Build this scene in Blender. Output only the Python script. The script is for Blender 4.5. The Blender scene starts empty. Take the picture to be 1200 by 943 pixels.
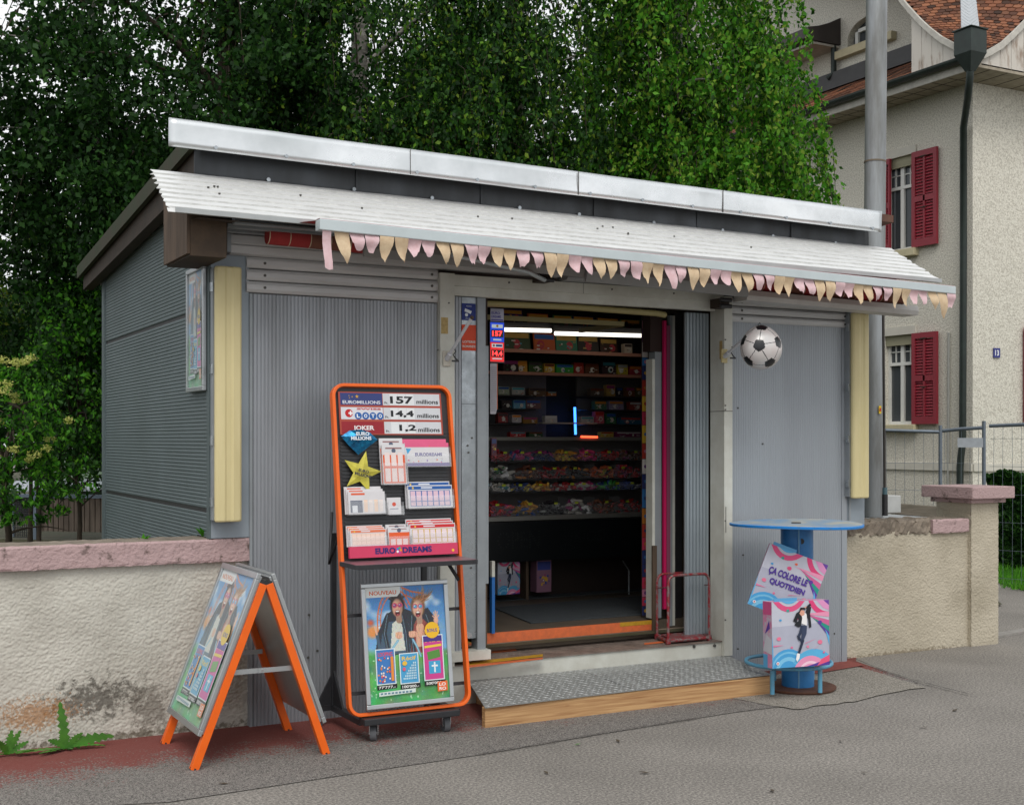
import bpy, math, random
import numpy as np
from mathutils import Vector, Matrix
random.seed(7); rng = np.random.default_rng(7)
SC = bpy.context.scene
COL = SC.collection

# ---------------------------------------------------------------- camera
CAM = (-3.503, -6.798, 1.56)
FW, RT, FL = (.472, .8816), (.8816, -.472), 1500.0
cd = bpy.data.cameras.new('camera'); cam = bpy.data.objects.new('camera', cd); COL.objects.link(cam)
cam.location = CAM
cam.rotation_euler = (math.radians(90), 0, -math.atan2(FW[0], FW[1]))
cd.sensor_width = 36; cd.lens = 45; cd.shift_y = 43.5/1200; cd.clip_end = 400; cd.clip_start = .1
SC.camera = cam

# ---------------------------------------------------------------- light (overcast)
SUN_EL, SUN_AZ = math.radians(52), math.radians(205)     # azimuth clockwise from +Y
W = bpy.data.worlds.new('World'); SC.world = W; W.use_nodes = True
nt = W.node_tree; bg = nt.nodes['Background']
sky = nt.nodes.new('ShaderNodeTexSky'); sky.sky_type = 'NISHITA'; sky.sun_disc = False
sky.sun_elevation = SUN_EL; sky.sun_rotation = SUN_AZ
sky.air_density = 1.0; sky.dust_density = 6.0; sky.ozone_density = 1.0
hs = nt.nodes.new('ShaderNodeHueSaturation'); hs.inputs['Saturation'].default_value = .32
nt.links.new(sky.outputs[0], hs.inputs['Color'])
cl = nt.nodes.new('ShaderNodeTexNoise'); cl.inputs['Scale'].default_value = 1.6; cl.inputs['Detail'].default_value = 4      # closed cloud layer
tc = nt.nodes.new('ShaderNodeTexCoord'); nt.links.new(tc.outputs['Generated'], cl.inputs['Vector'])
cr = nt.nodes.new('ShaderNodeValToRGB'); cr.color_ramp.elements[0].color = (6.0, 6.2, 6.5, 1); cr.color_ramp.elements[1].color = (8.2, 8.3, 8.4, 1); cr.color_ramp.elements[0].position = .35; cr.color_ramp.elements[1].position = .65
nt.links.new(cl.outputs[0], cr.inputs[0])
cm = nt.nodes.new('ShaderNodeMix'); cm.data_type = 'RGBA'; cm.inputs[0].default_value = .82; nt.links.new(hs.outputs[0], cm.inputs[6]); nt.links.new(cr.outputs[0], cm.inputs[7]); nt.links.new(cm.outputs[2], bg.inputs[0])
bg.inputs[1].default_value = .13
sl = bpy.data.lights.new('sun', 'SUN'); sun = bpy.data.objects.new('sun', sl); COL.objects.link(sun)
sl.energy = 1.2; sl.angle = math.radians(28); sl.color = (1, .97, .92)
sdir = Vector((math.sin(SUN_AZ)*math.cos(SUN_EL), math.cos(SUN_AZ)*math.cos(SUN_EL), math.sin(SUN_EL)))
sun.rotation_euler = sdir.to_track_quat('Z', 'Y').to_euler(); sun.location = sdir*60
SC.view_settings.view_transform = 'Standard'; SC.view_settings.look = 'None'
SC.view_settings.gamma = 1; SC.view_settings.use_curve_mapping = False
SC.view_settings.exposure = 0.15
SC.cycles.max_bounces = 6; SC.cycles.diffuse_bounces = 3; SC.cycles.glossy_bounces = 3
SC.cycles.transparent_max_bounces = 6; SC.cycles.transmission_bounces = 3
SC.cycles.use_denoising = True; SC.cycles.caustics_reflective = False; SC.cycles.caustics_refractive = False

# ---------------------------------------------------------------- measuring: where a sight line meets a real plane
def ray(u, v):
    a = (u-600)/FL
    return (FW[0]+a*RT[0], FW[1]+a*RT[1], (515-v)/FL)
def fy(u, v, y=0.0):
    q = ray(u, v); t = (y-CAM[1])/q[1]; return Vector((CAM[0]+t*q[0], y, CAM[2]+t*q[2]))
def fx(u, v, x):
    q = ray(u, v); t = (x-CAM[0])/q[0]; return Vector((x, CAM[1]+t*q[1], CAM[2]+t*q[2]))
def fz(u, v, z=0.0):
    q = ray(u, v); t = (z-CAM[2])/q[2]; return Vector((CAM[0]+t*q[0], CAM[1]+t*q[1], z))
def fd(u, v, t):
    q = ray(u, v); return Vector((CAM[0]+t*q[0], CAM[1]+t*q[1], CAM[2]+t*q[2]))

# ---------------------------------------------------------------- materials
MATS = {}
def mat(name, rgb, rough=.6, metal=0.0, var=0.0, vs=4.0, bump=0.0, bs=60.0, rgb2=None, detail=6, emit=0.0, stretch=None, spec=None, trans=0.0, alpha=1.0, lo=.35, hi=.65, rvar=0.0):
    """principled material; var mixes towards rgb2 (or a darker tone) with noise of scale vs (1/m, object = world scale)"""
    if name in MATS: return MATS[name]
    m = bpy.data.materials.new(name); m.use_nodes = True; MATS[name] = m
    n = m.node_tree.nodes; l = m.node_tree.links; p = n['Principled BSDF']
    p.inputs['Base Color'].default_value = (*rgb, 1); p.inputs['Roughness'].default_value = rough; p.inputs['Metallic'].default_value = metal
    if spec is not None: p.inputs['Specular IOR Level'].default_value = spec
    if trans: p.inputs['Transmission Weight'].default_value = trans
    if alpha < 1: p.inputs['Alpha'].default_value = alpha
    if emit:
        p.inputs['Emission Color'].default_value = (*rgb, 1); p.inputs['Emission Strength'].default_value = emit
    if var or bump or rvar:
        geo = n.new('ShaderNodeNewGeometry'); mp = n.new('ShaderNodeMapping'); l.new(geo.outputs['Position'], mp.inputs[0])
        if stretch: mp.inputs['Scale'].default_value = stretch
        if var or rvar:
            t = n.new('ShaderNodeTexNoise'); t.inputs['Scale'].default_value = vs; t.inputs['Detail'].default_value = detail; t.inputs['Roughness'].default_value = .65
            l.new(mp.outputs[0], t.inputs['Vector'])
            mr = n.new('ShaderNodeMapRange'); mr.inputs[1].default_value = lo; mr.inputs[2].default_value = hi; l.new(t.outputs[0], mr.inputs[0])
        if var:
            mx = n.new('ShaderNodeMix'); mx.data_type = 'RGBA'; mx.inputs[6].default_value = (*rgb, 1)
            c2 = rgb2 or tuple(c*.5 for c in rgb); mx.inputs[7].default_value = (*c2, 1)
            ml = n.new('ShaderNodeMath'); ml.operation = 'MULTIPLY'; ml.inputs[1].default_value = var
            l.new(mr.outputs[0], ml.inputs[0]); l.new(ml.outputs[0], mx.inputs[0]); l.new(mx.outputs[2], p.inputs['Base Color'])
        if rvar:
            r2 = n.new('ShaderNodeMapRange'); r2.inputs[3].default_value = max(.05, rough-rvar); r2.inputs[4].default_value = min(1, rough+rvar)
            l.new(mr.outputs[0], r2.inputs[0]); l.new(r2.outputs[0], p.inputs['Roughness'])
        if bump:
            b = n.new('ShaderNodeTexNoise'); b.inputs['Scale'].default_value = bs; b.inputs['Detail'].default_value = 4
            l.new(mp.outputs[0], b.inputs['Vector'])
            bn = n.new('ShaderNodeBump'); bn.inputs['Strength'].default_value = bump; bn.inputs['Distance'].default_value = .01
            l.new(b.outputs[0], bn.inputs['Height']); l.new(bn.outputs[0], p.inputs['Normal'])
    return m
def ink(rgb, rough=.45):
    """plain printed colour, given in sRGB 0-255"""
    k = 'ink_%02x%02x%02x_%d' % (*rgb, int(rough*100))
    if k in MATS: return MATS[k]
    return mat(k, tuple(((c/255+.055)/1.055)**2.4 if c > 10 else c/255/12.92 for c in rgb), rough, var=.12, vs=15, spec=.35)
def S(*rgb): return tuple(((c/255+.055)/1.055)**2.4 if c > 10 else c/255/12.92 for c in rgb)

# ---------------------------------------------------------------- mesh builder
class Pl:
    """a local plane: O + x*U + y*V + z*N"""
    def __init__(s, O, U, V):
        s.O = Vector(O); s.U = Vector(U).normalized(); V = Vector(V); s.V = (V-s.U*V.dot(s.U)).normalized(); s.N = s.U.cross(s.V)
    def p(s, x, y, z=0.0): return s.O+s.U*x+s.V*y+s.N*z
    def px(s, u, v):
        q = Vector(ray(u, v)); c = Vector(CAM); t = (s.O-c).dot(s.N)/q.dot(s.N); w = c+q*t-s.O
        return w.dot(s.U), w.dot(s.V)
FRONT = lambda y=0.0, x=0.0, z=0.0: Pl((x, y, z), (1, 0, 0), (0, 0, 1))     # N points to -Y, towards the street
def wloc(o):
    v = Vector(o.location)
    while o.parent: o = o.parent; v = v+Vector(o.location)
    return v
class MB:
    def __init__(s): s.v = []; s.f = []; s.m = []; s.sm = []; s.ms = []
    def mi(s, m):
        if m not in s.ms: s.ms.append(m)
        return s.ms.index(m)
    def face(s, pts, m, smooth=False):
        b = len(s.v); s.v += [tuple(p) for p in pts]; s.f.append(tuple(range(b, b+len(pts)))); s.m.append(s.mi(m)); s.sm.append(smooth)
    def raw(s, verts, faces, m, smooth=False):
        b = len(s.v); s.v += [tuple(p) for p in verts]; k = s.mi(m)
        for f in faces: s.f.append(tuple(i+b for i in f)); s.m.append(k); s.sm.append(smooth)
    def box(s, x0, x1, y0, y1, z0, z1, m):
        s.hexa([(x0,y0,z0),(x1,y0,z0),(x1,y1,z0),(x0,y1,z0),(x0,y0,z1),(x1,y0,z1),(x1,y1,z1),(x0,y1,z1)], m)
    def hexa(s, p, m):
        s.raw(p, [(0,3,2,1),(4,5,6,7),(0,1,5,4),(1,2,6,5),(2,3,7,6),(3,0,4,7)], m)
    def pbox(s, pl, x0, x1, y0, y1, z0, z1, m):
        s.hexa([pl.p(*q) for q in [(x0,y0,z0),(x1,y0,z0),(x1,y1,z0),(x0,y1,z0),(x0,y0,z1),(x1,y0,z1),(x1,y1,z1),(x0,y1,z1)]], m)
    def prism(s, pts, off, m):
        """closed solid: polygon pts swept by vector off"""
        off = Vector(off); a = [Vector(p) for p in pts]; b = [p+off for p in a]; n = len(a)
        s.raw(a+b, [tuple(range(n))[::-1], tuple(range(n, 2*n))]+[(i, (i+1) % n, n+(i+1) % n, n+i) for i in range(n)], m)
    def poly(s, pl, pts, z, m, th=0.0):
        if th: s.prism([pl.p(x, y, z) for x, y in pts], pl.N*th, m)
        else: s.face([pl.p(x, y, z) for x, y in pts], m)
    def rect(s, pl, x0, y0, x1, y1, z, m): s.poly(pl, [(x0,y0),(x1,y0),(x1,y1),(x0,y1)], z, m)
    def disc(s, pl, cx, cy, rx, z, m, ry=None, n=20, a0=0.0):
        ry = ry or rx; s.poly(pl, [(cx+rx*math.cos(a0+2*math.pi*i/n), cy+ry*math.sin(a0+2*math.pi*i/n)) for i in range(n)], z, m)
    def cyl(s, a, b, r, m, n=16, r2=None, caps=True):
        a = Vector(a); b = Vector(b); d = (b-a).normalized(); r2 = r if r2 is None else r2
        x = d.orthogonal().normalized(); y = d.cross(x)
        ring = lambda c, R: [c+(x*math.cos(2*math.pi*i/n)+y*math.sin(2*math.pi*i/n))*R for i in range(n)]
        s.raw(ring(a, r)+ring(b, r2), [(i, (i+1) % n, n+(i+1) % n, n+i) for i in range(n)], m, True)
        if caps:
            s.face(ring(a, r)[::-1], m); s.face(ring(b, r2), m)
    def tube(s, path, r, m, n=8, closed=False, sx=1.0):
        P = [Vector(p) for p in path]; k = len(P); V = []; prev = None
        rr = r if isinstance(r, (list, tuple)) else [r]*k
        for i in range(k):
            if closed: t = P[(i+1) % k]-P[i-1]
            else: t = P[min(i+1, k-1)]-P[max(i-1, 0)]
            t.normalize()
            x = t.orthogonal().normalized() if prev is None else (prev-t*prev.dot(t)).normalized()
            prev = x; y = t.cross(x)
            V += [P[i]+(x*math.cos(2*math.pi*j/n)*sx+y*math.sin(2*math.pi*j/n))*rr[i] for j in range(n)]
        F = []
        for i in range(k if closed else k-1):
            a = i*n; b = ((i+1) % k)*n
            F += [(a+j, a+(j+1) % n, b+(j+1) % n, b+j) for j in range(n)]
        s.raw(V, F, m, True)
        if not closed: s.face(V[:n][::-1], m); s.face(V[-n:], m)
    def lathe(s, c, prof, m, n=28, ax=None):
        c = Vector(c); V = []
        for r, z in prof: V += [c+Vector((r*math.cos(2*math.pi*j/n), r*math.sin(2*math.pi*j/n), z)) for j in range(n)]
        for i in range(len(prof)-1):
            s.raw(V[i*n:(i+2)*n], [(j, (j+1) % n, n+(j+1) % n, n+j) for j in range(n)], m, True)
        if prof[0][0] > 0: s.face(V[:n][::-1], m)
        if prof[-1][0] > 0: s.face(V[-n:], m)
    def text(s, pl, string, x0, y0, w, h, m, z=.0012, bold=0.0, shear=0.0, rot=0.0):
        me = text_mesh(string, bold); co = np.array([v.co[:2] for v in me.vertices]) if len(me.vertices) else np.zeros((0, 2))
        if not len(co): return
        mn = co.min(0); mx = co.max(0); k = (co-mn)/(mx-mn); k[:, 0] = k[:, 0]*w+shear*h*k[:, 1]; k[:, 1] *= h
        c, sn = math.cos(rot), math.sin(rot)
        s.raw([pl.p(x0+x*c-y*sn, y0+x*sn+y*c, z) for x, y in k], [tuple(p.vertices) for p in me.polygons], m)
    def build(s, name, parent=None, loc=None, bev=0.0, seg=2, **kw):
        me = bpy.data.meshes.new(name); o = bpy.data.objects.new(name, me)
        V = np.array(s.v, dtype=float)
        base = wloc(parent) if parent else (Vector(loc) if loc is not None else Vector((*(V[:, :2].min(0)+V[:, :2].max(0))/2, V[:, 2].min())))
        if parent is not None and loc is not None: base = Vector(loc)
        V = V-np.array(base)
        me.from_pydata(V.tolist(), [], s.f); me.polygons.foreach_set('material_index', s.m); me.polygons.foreach_set('use_smooth', s.sm)
        for m in s.ms: me.materials.append(m)
        me.update(); COL.objects.link(o)
        if parent: o.parent = parent; o.location = (base-wloc(parent)) if loc is not None else (0, 0, 0)
        else: o.location = base
        if bev:
            b = o.modifiers.new('bevel', 'BEVEL'); b.width = bev; b.segments = seg; b.limit_method = 'ANGLE'; b.angle_limit = math.radians(40)
        for k, v in kw.items(): o[k] = v
        return o
TM = {}
def text_mesh(string, bold=0.0):
    k = (string, bold)
    if k in TM: return TM[k]
    c = bpy.data.curves.new('t', 'FONT'); c.body = string; c.size = 1; c.offset = bold; c.resolution_u = 3; c.fill_mode = 'FRONT'
    o = bpy.data.objects.new('t', c); COL.objects.link(o); bpy.context.view_layer.update()
    me = bpy.data.meshes.new_from_object(o.evaluated_get(bpy.context.evaluated_depsgraph_get()))
    bpy.data.objects.remove(o); bpy.data.curves.remove(c); TM[k] = me
    return me
def thing(name, loc, label, cat, group=None, rz=0.0):
    o = bpy.data.objects.new(name, None); COL.objects.link(o); o.location = loc; o.rotation_euler = (0, 0, rz); o.empty_display_size = .1
    return tag(o, label, cat, group)
def tag(o, label, cat, group=None):
    o['label'] = label; o['category'] = cat
    if group: o['group'] = group
    return o
def np_mesh(name, V, F, mats, parent=None, loc=(0, 0, 0), mi=None, smooth=False):
    """V (n,3), F (m,4) numpy arrays -> object"""
    me = bpy.data.meshes.new(name); base = np.array(wloc(parent) if parent else loc)
    V = V-base; n = len(F); k = F.shape[1]
    me.vertices.add(len(V)); me.vertices.foreach_set('co', V.astype(np.float32).ravel())
    me.loops.add(n*k); me.loops.foreach_set('vertex_index', F.astype(np.int32).ravel())
    me.polygons.add(n); me.polygons.foreach_set('loop_start', np.arange(0, n*k, k, dtype=np.int32)); me.polygons.foreach_set('loop_total', np.full(n, k, dtype=np.int32))
    if mi is not None: me.polygons.foreach_set('material_index', mi.astype(np.int32))
    me.polygons.foreach_set('use_smooth', np.full(n, smooth))
    me.update(calc_edges=True); me.validate()
    for m in mats: me.materials.append(m)
    o = bpy.data.objects.new(name, me); COL.objects.link(o)
    if parent: o.parent = parent
    else: o.location = loc
    return o
def vnoise(x, y, seed=0):
    """smooth 2-D value noise in 0..1 for numpy arrays"""
    r = np.random.default_rng(seed).random((256, 256)); xi = np.floor(x).astype(int); yi = np.floor(y).astype(int)
    fx_ = x-xi; fy_ = y-yi; fx_ = fx_*fx_*(3-2*fx_); fy_ = fy_*fy_*(3-2*fy_)
    g = lambda a, b: r[a % 256, b % 256]
    return (g(xi, yi)*(1-fx_)+g(xi+1, yi)*fx_)*(1-fy_)+(g(xi, yi+1)*(1-fx_)+g(xi+1, yi+1)*fx_)*fy_

# shared materials
M_PANEL = mat('panel_grey_paint', S(158,162,168), .42, .25, var=.6, vs=4, rgb2=S(132,135,138), stretch=(1.6,1,.22), rvar=.12, detail=9)
M_SIDE = mat('side_panel_green_grey', S(96,108,110), .5, .1, var=.5, vs=2, rgb2=S(80,91,91), spec=.3)
M_PANELR = mat('right_panel_grey_paint', S(158,164,170), .45, .2, var=.4, vs=1.8, rgb2=S(134,138,144), stretch=(2,1,.22), detail=9)
M_FRAME = mat('frame_grey_paint', S(150,156,160), .45, .2, var=.3, vs=6)
M_WHITE = mat('aged_white_paint', S(208,209,200), .5, 0, var=.5, vs=5, rgb2=S(168,164,150), bump=.05)
M_SLAT = mat('shutter_slat_paint', S(206,206,206), .4, .05, var=.35, vs=5, stretch=(.3,1,2))
M_ALU = mat('aluminium_reflection_patches', (.84,.86,.87), .30, .8, var=.8, vs=1.5, rgb2=(.56,.60,.61), bump=.25, bs=3, rvar=.12)  # light and dark colour patches stand in for reflections in the fascia
M_CORR = mat('white_corrugated_sheet', S(232,233,232), .4, .3, var=.14, vs=9, rgb2=S(190,190,186), stretch=(.25,1,1), detail=9)
M_ZINC = mat('dark_zinc_band', S(72,76,80), .45, .4, var=.6, vs=2.5, rgb2=S(50,51,50), stretch=(1.5,1,.4), rvar=.1)
M_GALV = mat('galvanised_steel', S(176,182,186), .33, .8, var=.55, vs=9, rgb2=S(120,126,130), rvar=.15, bump=.05, bs=5)
M_BLACK = mat('black_plastic', (.018,.018,.02), .45, var=.3, vs=20, rgb2=(.04,.04,.04))
M_BLACKMETAL = mat('black_powder_coat', (.025,.026,.03), .4, .1, var=.3, vs=20, rgb2=(.05,.05,.05))
M_ORANGE = mat('orange_powder_coat', S(240,104,18), .38, var=.25, vs=12, rgb2=S(205,80,20))
M_RED = mat('red_flaking_paint', S(135,38,45), .45, .1, var=.95, vs=38, rgb2=S(120,112,110), lo=.45, hi=.58)
M_BROWNWOOD = mat('weathered_brown_wood', S(102,84,68), .8, var=.8, vs=14, rgb2=S(60,48,38), stretch=(1,1,.12), bump=.4, bs=70)
M_DARKWOOD = mat('dark_soffit_wood', S(62,50,40), .8, var=.6, vs=10, rgb2=S(38,34,26))
M_MOSSWOOD = mat('mossy_rake_board', S(58,54,40), .85, var=.8, vs=4, rgb2=S(44,58,34))
M_RUSTROOF = mat('brown_roof_edge', S(104,70,54), .7, var=.7, vs=9, rgb2=S(60,42,36))
M_ALUFRAME = mat('satin_aluminium_frame', S(190,194,196), .32, .75, var=.2, vs=8)
M_CHROME = mat('bright_metal', (.6,.6,.62), .25, .9)
M_SCREW = mat('screw_grey', S(90,88,84), .5, .5)
M_YELLOWED = mat('yellowed_acrylic', S(216,203,156), .4, var=.5, vs=3, rgb2=S(196,182,132), stretch=(3,1,.6), spec=.3)
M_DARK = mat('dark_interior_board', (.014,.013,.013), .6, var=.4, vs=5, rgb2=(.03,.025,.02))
M_GREYPANEL = mat('pale_back_panel', S(120,116,112), .6, var=.4, vs=3)
# ================================================================ SETTING
def terrain_mat():
    m = bpy.data.materials.new('asphalt_road'); m.use_nodes = True; n = m.node_tree.nodes; l = m.node_tree.links; p = n['Principled BSDF']; p.inputs['Roughness'].default_value = .9; p.inputs['Specular IOR Level'].default_value = .2
    geo = n.new('ShaderNodeNewGeometry')
    a = n.new('ShaderNodeTexNoise'); a.inputs['Scale'].default_value = 75; a.inputs['Detail'].default_value = 4; a.inputs['Roughness'].default_value = .8
    b = n.new('ShaderNodeTexNoise'); b.inputs['Scale'].default_value = 1.3; b.inputs['Detail'].default_value = 5
    l.new(geo.outputs['Position'], a.inputs['Vector']); l.new(geo.outputs['Position'], b.inputs['Vector'])
    r = n.new('ShaderNodeValToRGB'); e = r.color_ramp.elements; e[0].position = .36; e[0].color = (*S(92,89,85), 1); e[1].position = .62; e[1].color = (*S(166,160,152), 1)
    x = e.new(.5) if hasattr(e, 'new') else None
    if x: x.color = (*S(130,126,120), 1)
    l.new(a.outputs[0], r.inputs[0])
    mx = n.new('ShaderNodeMix'); mx.data_type = 'RGBA'; mx.blend_type = 'MULTIPLY'; mx.inputs[0].default_value = 1
    r2 = n.new('ShaderNodeMapRange'); r2.inputs[1].default_value = .3; r2.inputs[2].default_value = .7; r2.inputs[3].default_value = .82; r2.inputs[4].default_value = 1.08
    l.new(b.outputs[0], r2.inputs[0]); l.new(r.outputs[0], mx.inputs[6]); l.new(r2.outputs[0], mx.inputs[7]); l.new(mx.outputs[2], p.inputs['Base Color'])
    bn = n.new('ShaderNodeBump'); bn.inputs['Strength'].default_value = .35; bn.inputs['Distance'].default_value = .004; l.new(a.outputs[0], bn.inputs['Height']); l.new(bn.outputs[0], p.inputs['Normal'])
    return m
M_ROAD = terrain_mat()
def aggregate_mat(name, dark, light, red=0.0, scale=210):
    """coarse worn aggregate; red = amount of worn red floor paint, kept near the wall by world Y and breaking up outwards"""
    m = bpy.data.materials.new(name); m.use_nodes = True; n = m.node_tree.nodes; l = m.node_tree.links; p = n['Principled BSDF']; p.inputs['Roughness'].default_value = .9; p.inputs['Specular IOR Level'].default_value = .2
    geo = n.new('ShaderNodeNewGeometry'); v = n.new('ShaderNodeTexVoronoi'); v.inputs['Scale'].default_value = scale; v.feature = 'F1'
    l.new(geo.outputs['Position'], v.inputs['Vector'])
    sp = n.new('ShaderNodeSeparateColor'); l.new(v.outputs['Color'], sp.inputs[0])
    r = n.new('ShaderNodeValToRGB'); e = r.color_ramp.elements; e[0].color = (*dark, 1); e[1].color = (*light, 1); l.new(sp.outputs[0], r.inputs[0])
    out = r.outputs[0]
    if red:
        s = n.new('ShaderNodeSeparateXYZ'); l.new(geo.outputs['Position'], s.inputs[0])
        yy = n.new('ShaderNodeMapRange'); yy.inputs[1].default_value = -1.0; yy.inputs[2].default_value = -.12; yy.inputs[3].default_value = -.1; yy.inputs[4].default_value = .62; l.new(s.outputs[1], yy.inputs[0])
        xx = n.new('ShaderNodeMapRange'); xx.inputs[1].default_value = -.8; xx.inputs[2].default_value = .6; xx.inputs[3].default_value = 0; xx.inputs[4].default_value = -.07; l.new(s.outputs[0], xx.inputs[0])
        a = n.new('ShaderNodeTexNoise'); a.inputs['Scale'].default_value = 2.6; a.inputs['Detail'].default_value = 9; a.inputs['Roughness'].default_value = .72; l.new(geo.outputs['Position'], a.inputs['Vector'])
        f = n.new('ShaderNodeTexNoise'); f.inputs['Scale'].default_value = 90; f.inputs['Detail'].default_value = 2; l.new(geo.outputs['Position'], f.inputs['Vector'])
        def add(p1, p2, k=1.0):
            q = n.new('ShaderNodeMath'); q.operation = 'MULTIPLY_ADD'; l.new(p1, q.inputs[0]); q.inputs[1].default_value = k; l.new(p2, q.inputs[2]); return q.outputs[0]
        t = add(a.outputs[0], add(f.outputs[0], add(yy.outputs[0], xx.outputs[0])), 1.0)
        th = n.new('ShaderNodeMapRange'); th.inputs[1].default_value = 1.22; th.inputs[2].default_value = 1.34; th.inputs[4].default_value = .88; l.new(t, th.inputs[0])
        mx = n.new('ShaderNodeMix'); mx.data_type = 'RGBA'; l.new(th.outputs[0], mx.inputs[0]); l.new(out, mx.inputs[6]); mx.inputs[7].default_value = (*S(128,66,60), 1)
        out = mx.outputs[2]
    l.new(out, p.inputs['Base Color'])
    bn = n.new('ShaderNodeBump'); bn.inputs['Strength'].default_value = .6; bn.inputs['Distance'].default_value = .006; l.new(v.outputs['Distance'], bn.inputs['Height']); l.new(bn.outputs[0], p.inputs['Normal'])
    return m
M_STRIP = aggregate_mat('worn_red_aggregate', S(70,68,66), S(154,149,143), red=1.0)
M_GRAVEL = aggregate_mat('pale_aggregate', S(100,96,88), S(172,166,156), scale=180)
M_SOIL = mat('garden_soil', S(74,68,50), .95, var=.8, vs=3, rgb2=S(48,60,32), bump=.5)
M_BRICKRED = mat('brick_red_paving', S(140,72,64), .85, var=.5, vs=30)

b = MB(); b.face([(-60,-40,0),(60,-40,0),(60,80,0),(-60,80,0)], M_ROAD); b.build('ground', loc=(0,0,0), kind='structure')
# raised garden left of and behind the kiosk
b = MB(); b.face([(-60,.22,.28),(2.9,.22,.28),(2.9,4.2,.28),(2.9,60,.28),(-60,60,.28)], M_SOIL)
b.face([(2.9,1.6,.02),(6.2,1.6,.02),(9,4.9,.02),(11.4,7,.02),(60,7,.02),(60,60,.02),(2.9,60,.02)], M_SOIL)
b.build('garden_ground', loc=(0,0,0), kind='structure')
# pavement strip beside the wall
edge = [fz(-80,958), fz(60,948), fz(200,940), fz(380,912), fz(560,885), fz(700,861), fz(860,835), fz(980,820), fz(1076,800), fz(1003,775)]
b = MB(); b.face([(p.x, p.y, .004) for p in edge]+[(3.0,.12,.004),(-6,.12,.004),(-6,-1.35,.004)], M_STRIP); b.build('pavement_strip', loc=(0,0,0), kind='structure')
b = MB()
pts = [fz(855,818), fz(930,832), fz(1000,822), fz(1082,806), fz(1040,792), fz(1003,782), fz(935,783), fz(880,800)]
rj = random.Random(3); q = []
for i, p in enumerate(pts):
    nx = pts[(i+1) % len(pts)]
    for k in range(6): w_ = p.lerp(nx, k/6); q.append((w_.x+rj.uniform(-.015,.015), w_.y+rj.uniform(-.02,.02), .0065))
b.face(q, M_GRAVEL); b.build('gravel_patch', loc=(0,0,0), kind='structure')
b = MB(); pts = [fz(950,792), fz(1013,781), fz(992,775), fz(940,780)]
b.face([(p.x, p.y, .012) for p in pts], M_BRICKRED); b.build('brick_paving_piece', loc=(0,0,0), kind='structure')
# the tarred joints
M_TAR = mat('tar_joint', S(38,36,35), .6)
def seam(pts, w, name, z=.0135):
    b = MB(); rr = random.Random(len(pts)); P = []
    for a, c in zip(pts, pts[1:]):
        for i in range(14): P.append(a.lerp(c, i/14)+Vector((0, rr.uniform(-.006, .006), 0)))
    for a, c in zip(P, P[1:]):
        d = (c-a).normalized(); nrm = Vector((-d.y, d.x, 0))*w*rr.uniform(.4, 1.1)
        b.face([(*(a-nrm).xy, z), (*(c-nrm).xy, z), (*(c+nrm).xy, z), (*(a+nrm).xy, z)], M_TAR)
    b.build(name, kind='structure')
seam([fz(985,770), fz(1003.6,774.5), fz(1040,789), fz(1076,800), fz(1143,817)], .006, 'tar_seam')
seam([fz(560,886), fz(700,862), fz(830,841)], .0028, 'tar_seam')
# lawn and driveway edge right
M_GRASS = mat('grass_soil', S(58,84,34), .9, var=.6, vs=8)
lawn = [(7.2,2.0,.012),(7.75,3.0,.012),(10.4,5.6,.012),(22,5.6,.012),(22,2.0,.012)]
b = MB(); b.face([(x,y,z) for x,y,z in lawn], M_GRASS); b.build('lawn_ground', kind='structure')
b = MB(); p0 = fz(1168,748); p1 = fz(1230,737); b.hexa([(p0.x,p0.y,0.001),(p1.x,p1.y,.001),(p1.x,p1.y+.1,.001),(p0.x,p0.y+.1,.001),(p0.x,p0.y,.02),(p1.x,p1.y,.02),(p1.x,p1.y+.1,.02),(p0.x,p0.y+.1,.02)], mat('kerb_stone', S(150,146,140), .8, var=.5, vs=20)); b.build('kerb', kind='structure')

# ---------------------------------------------------------------- foliage
def leaf_mat(name, ramp, trans=.35):
    m = bpy.data.materials.new(name); m.use_nodes = True; n = m.node_tree.nodes; l = m.node_tree.links; p = n['Principled BSDF']; p.inputs['Roughness'].default_value = .55; p.inputs['Specular IOR Level'].default_value = .18
    geo = n.new('ShaderNodeNewGeometry'); r = n.new('ShaderNodeValToRGB'); e = r.color_ramp.elements
    e[0].position = 0; e[0].color = (*ramp[0], 1); e[1].position = 1; e[1].color = (*ramp[-1], 1)
    for i, c in enumerate(ramp[1:-1]): x = e.new((i+1)/(len(ramp)-1)); x.color = (*c, 1)
    l.new(geo.outputs['Random Per Island'], r.inputs[0]); l.new(r.outputs[0], p.inputs['Base Color'])
    t = n.new('ShaderNodeBsdfTranslucent'); mx = n.new('ShaderNodeMixShader'); mx.inputs[0].default_value = trans
    hv = n.new('ShaderNodeHueSaturation'); hv.inputs['Value'].default_value = 1.5; l.new(r.outputs[0], hv.inputs['Color']); l.new(hv.outputs[0], t.inputs[0])
    l.new(p.outputs[0], mx.inputs[1]); l.new(t.outputs[0], mx.inputs[2]); l.new(mx.outputs[0], n['Material Output'].inputs[0])
    return m
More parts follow.
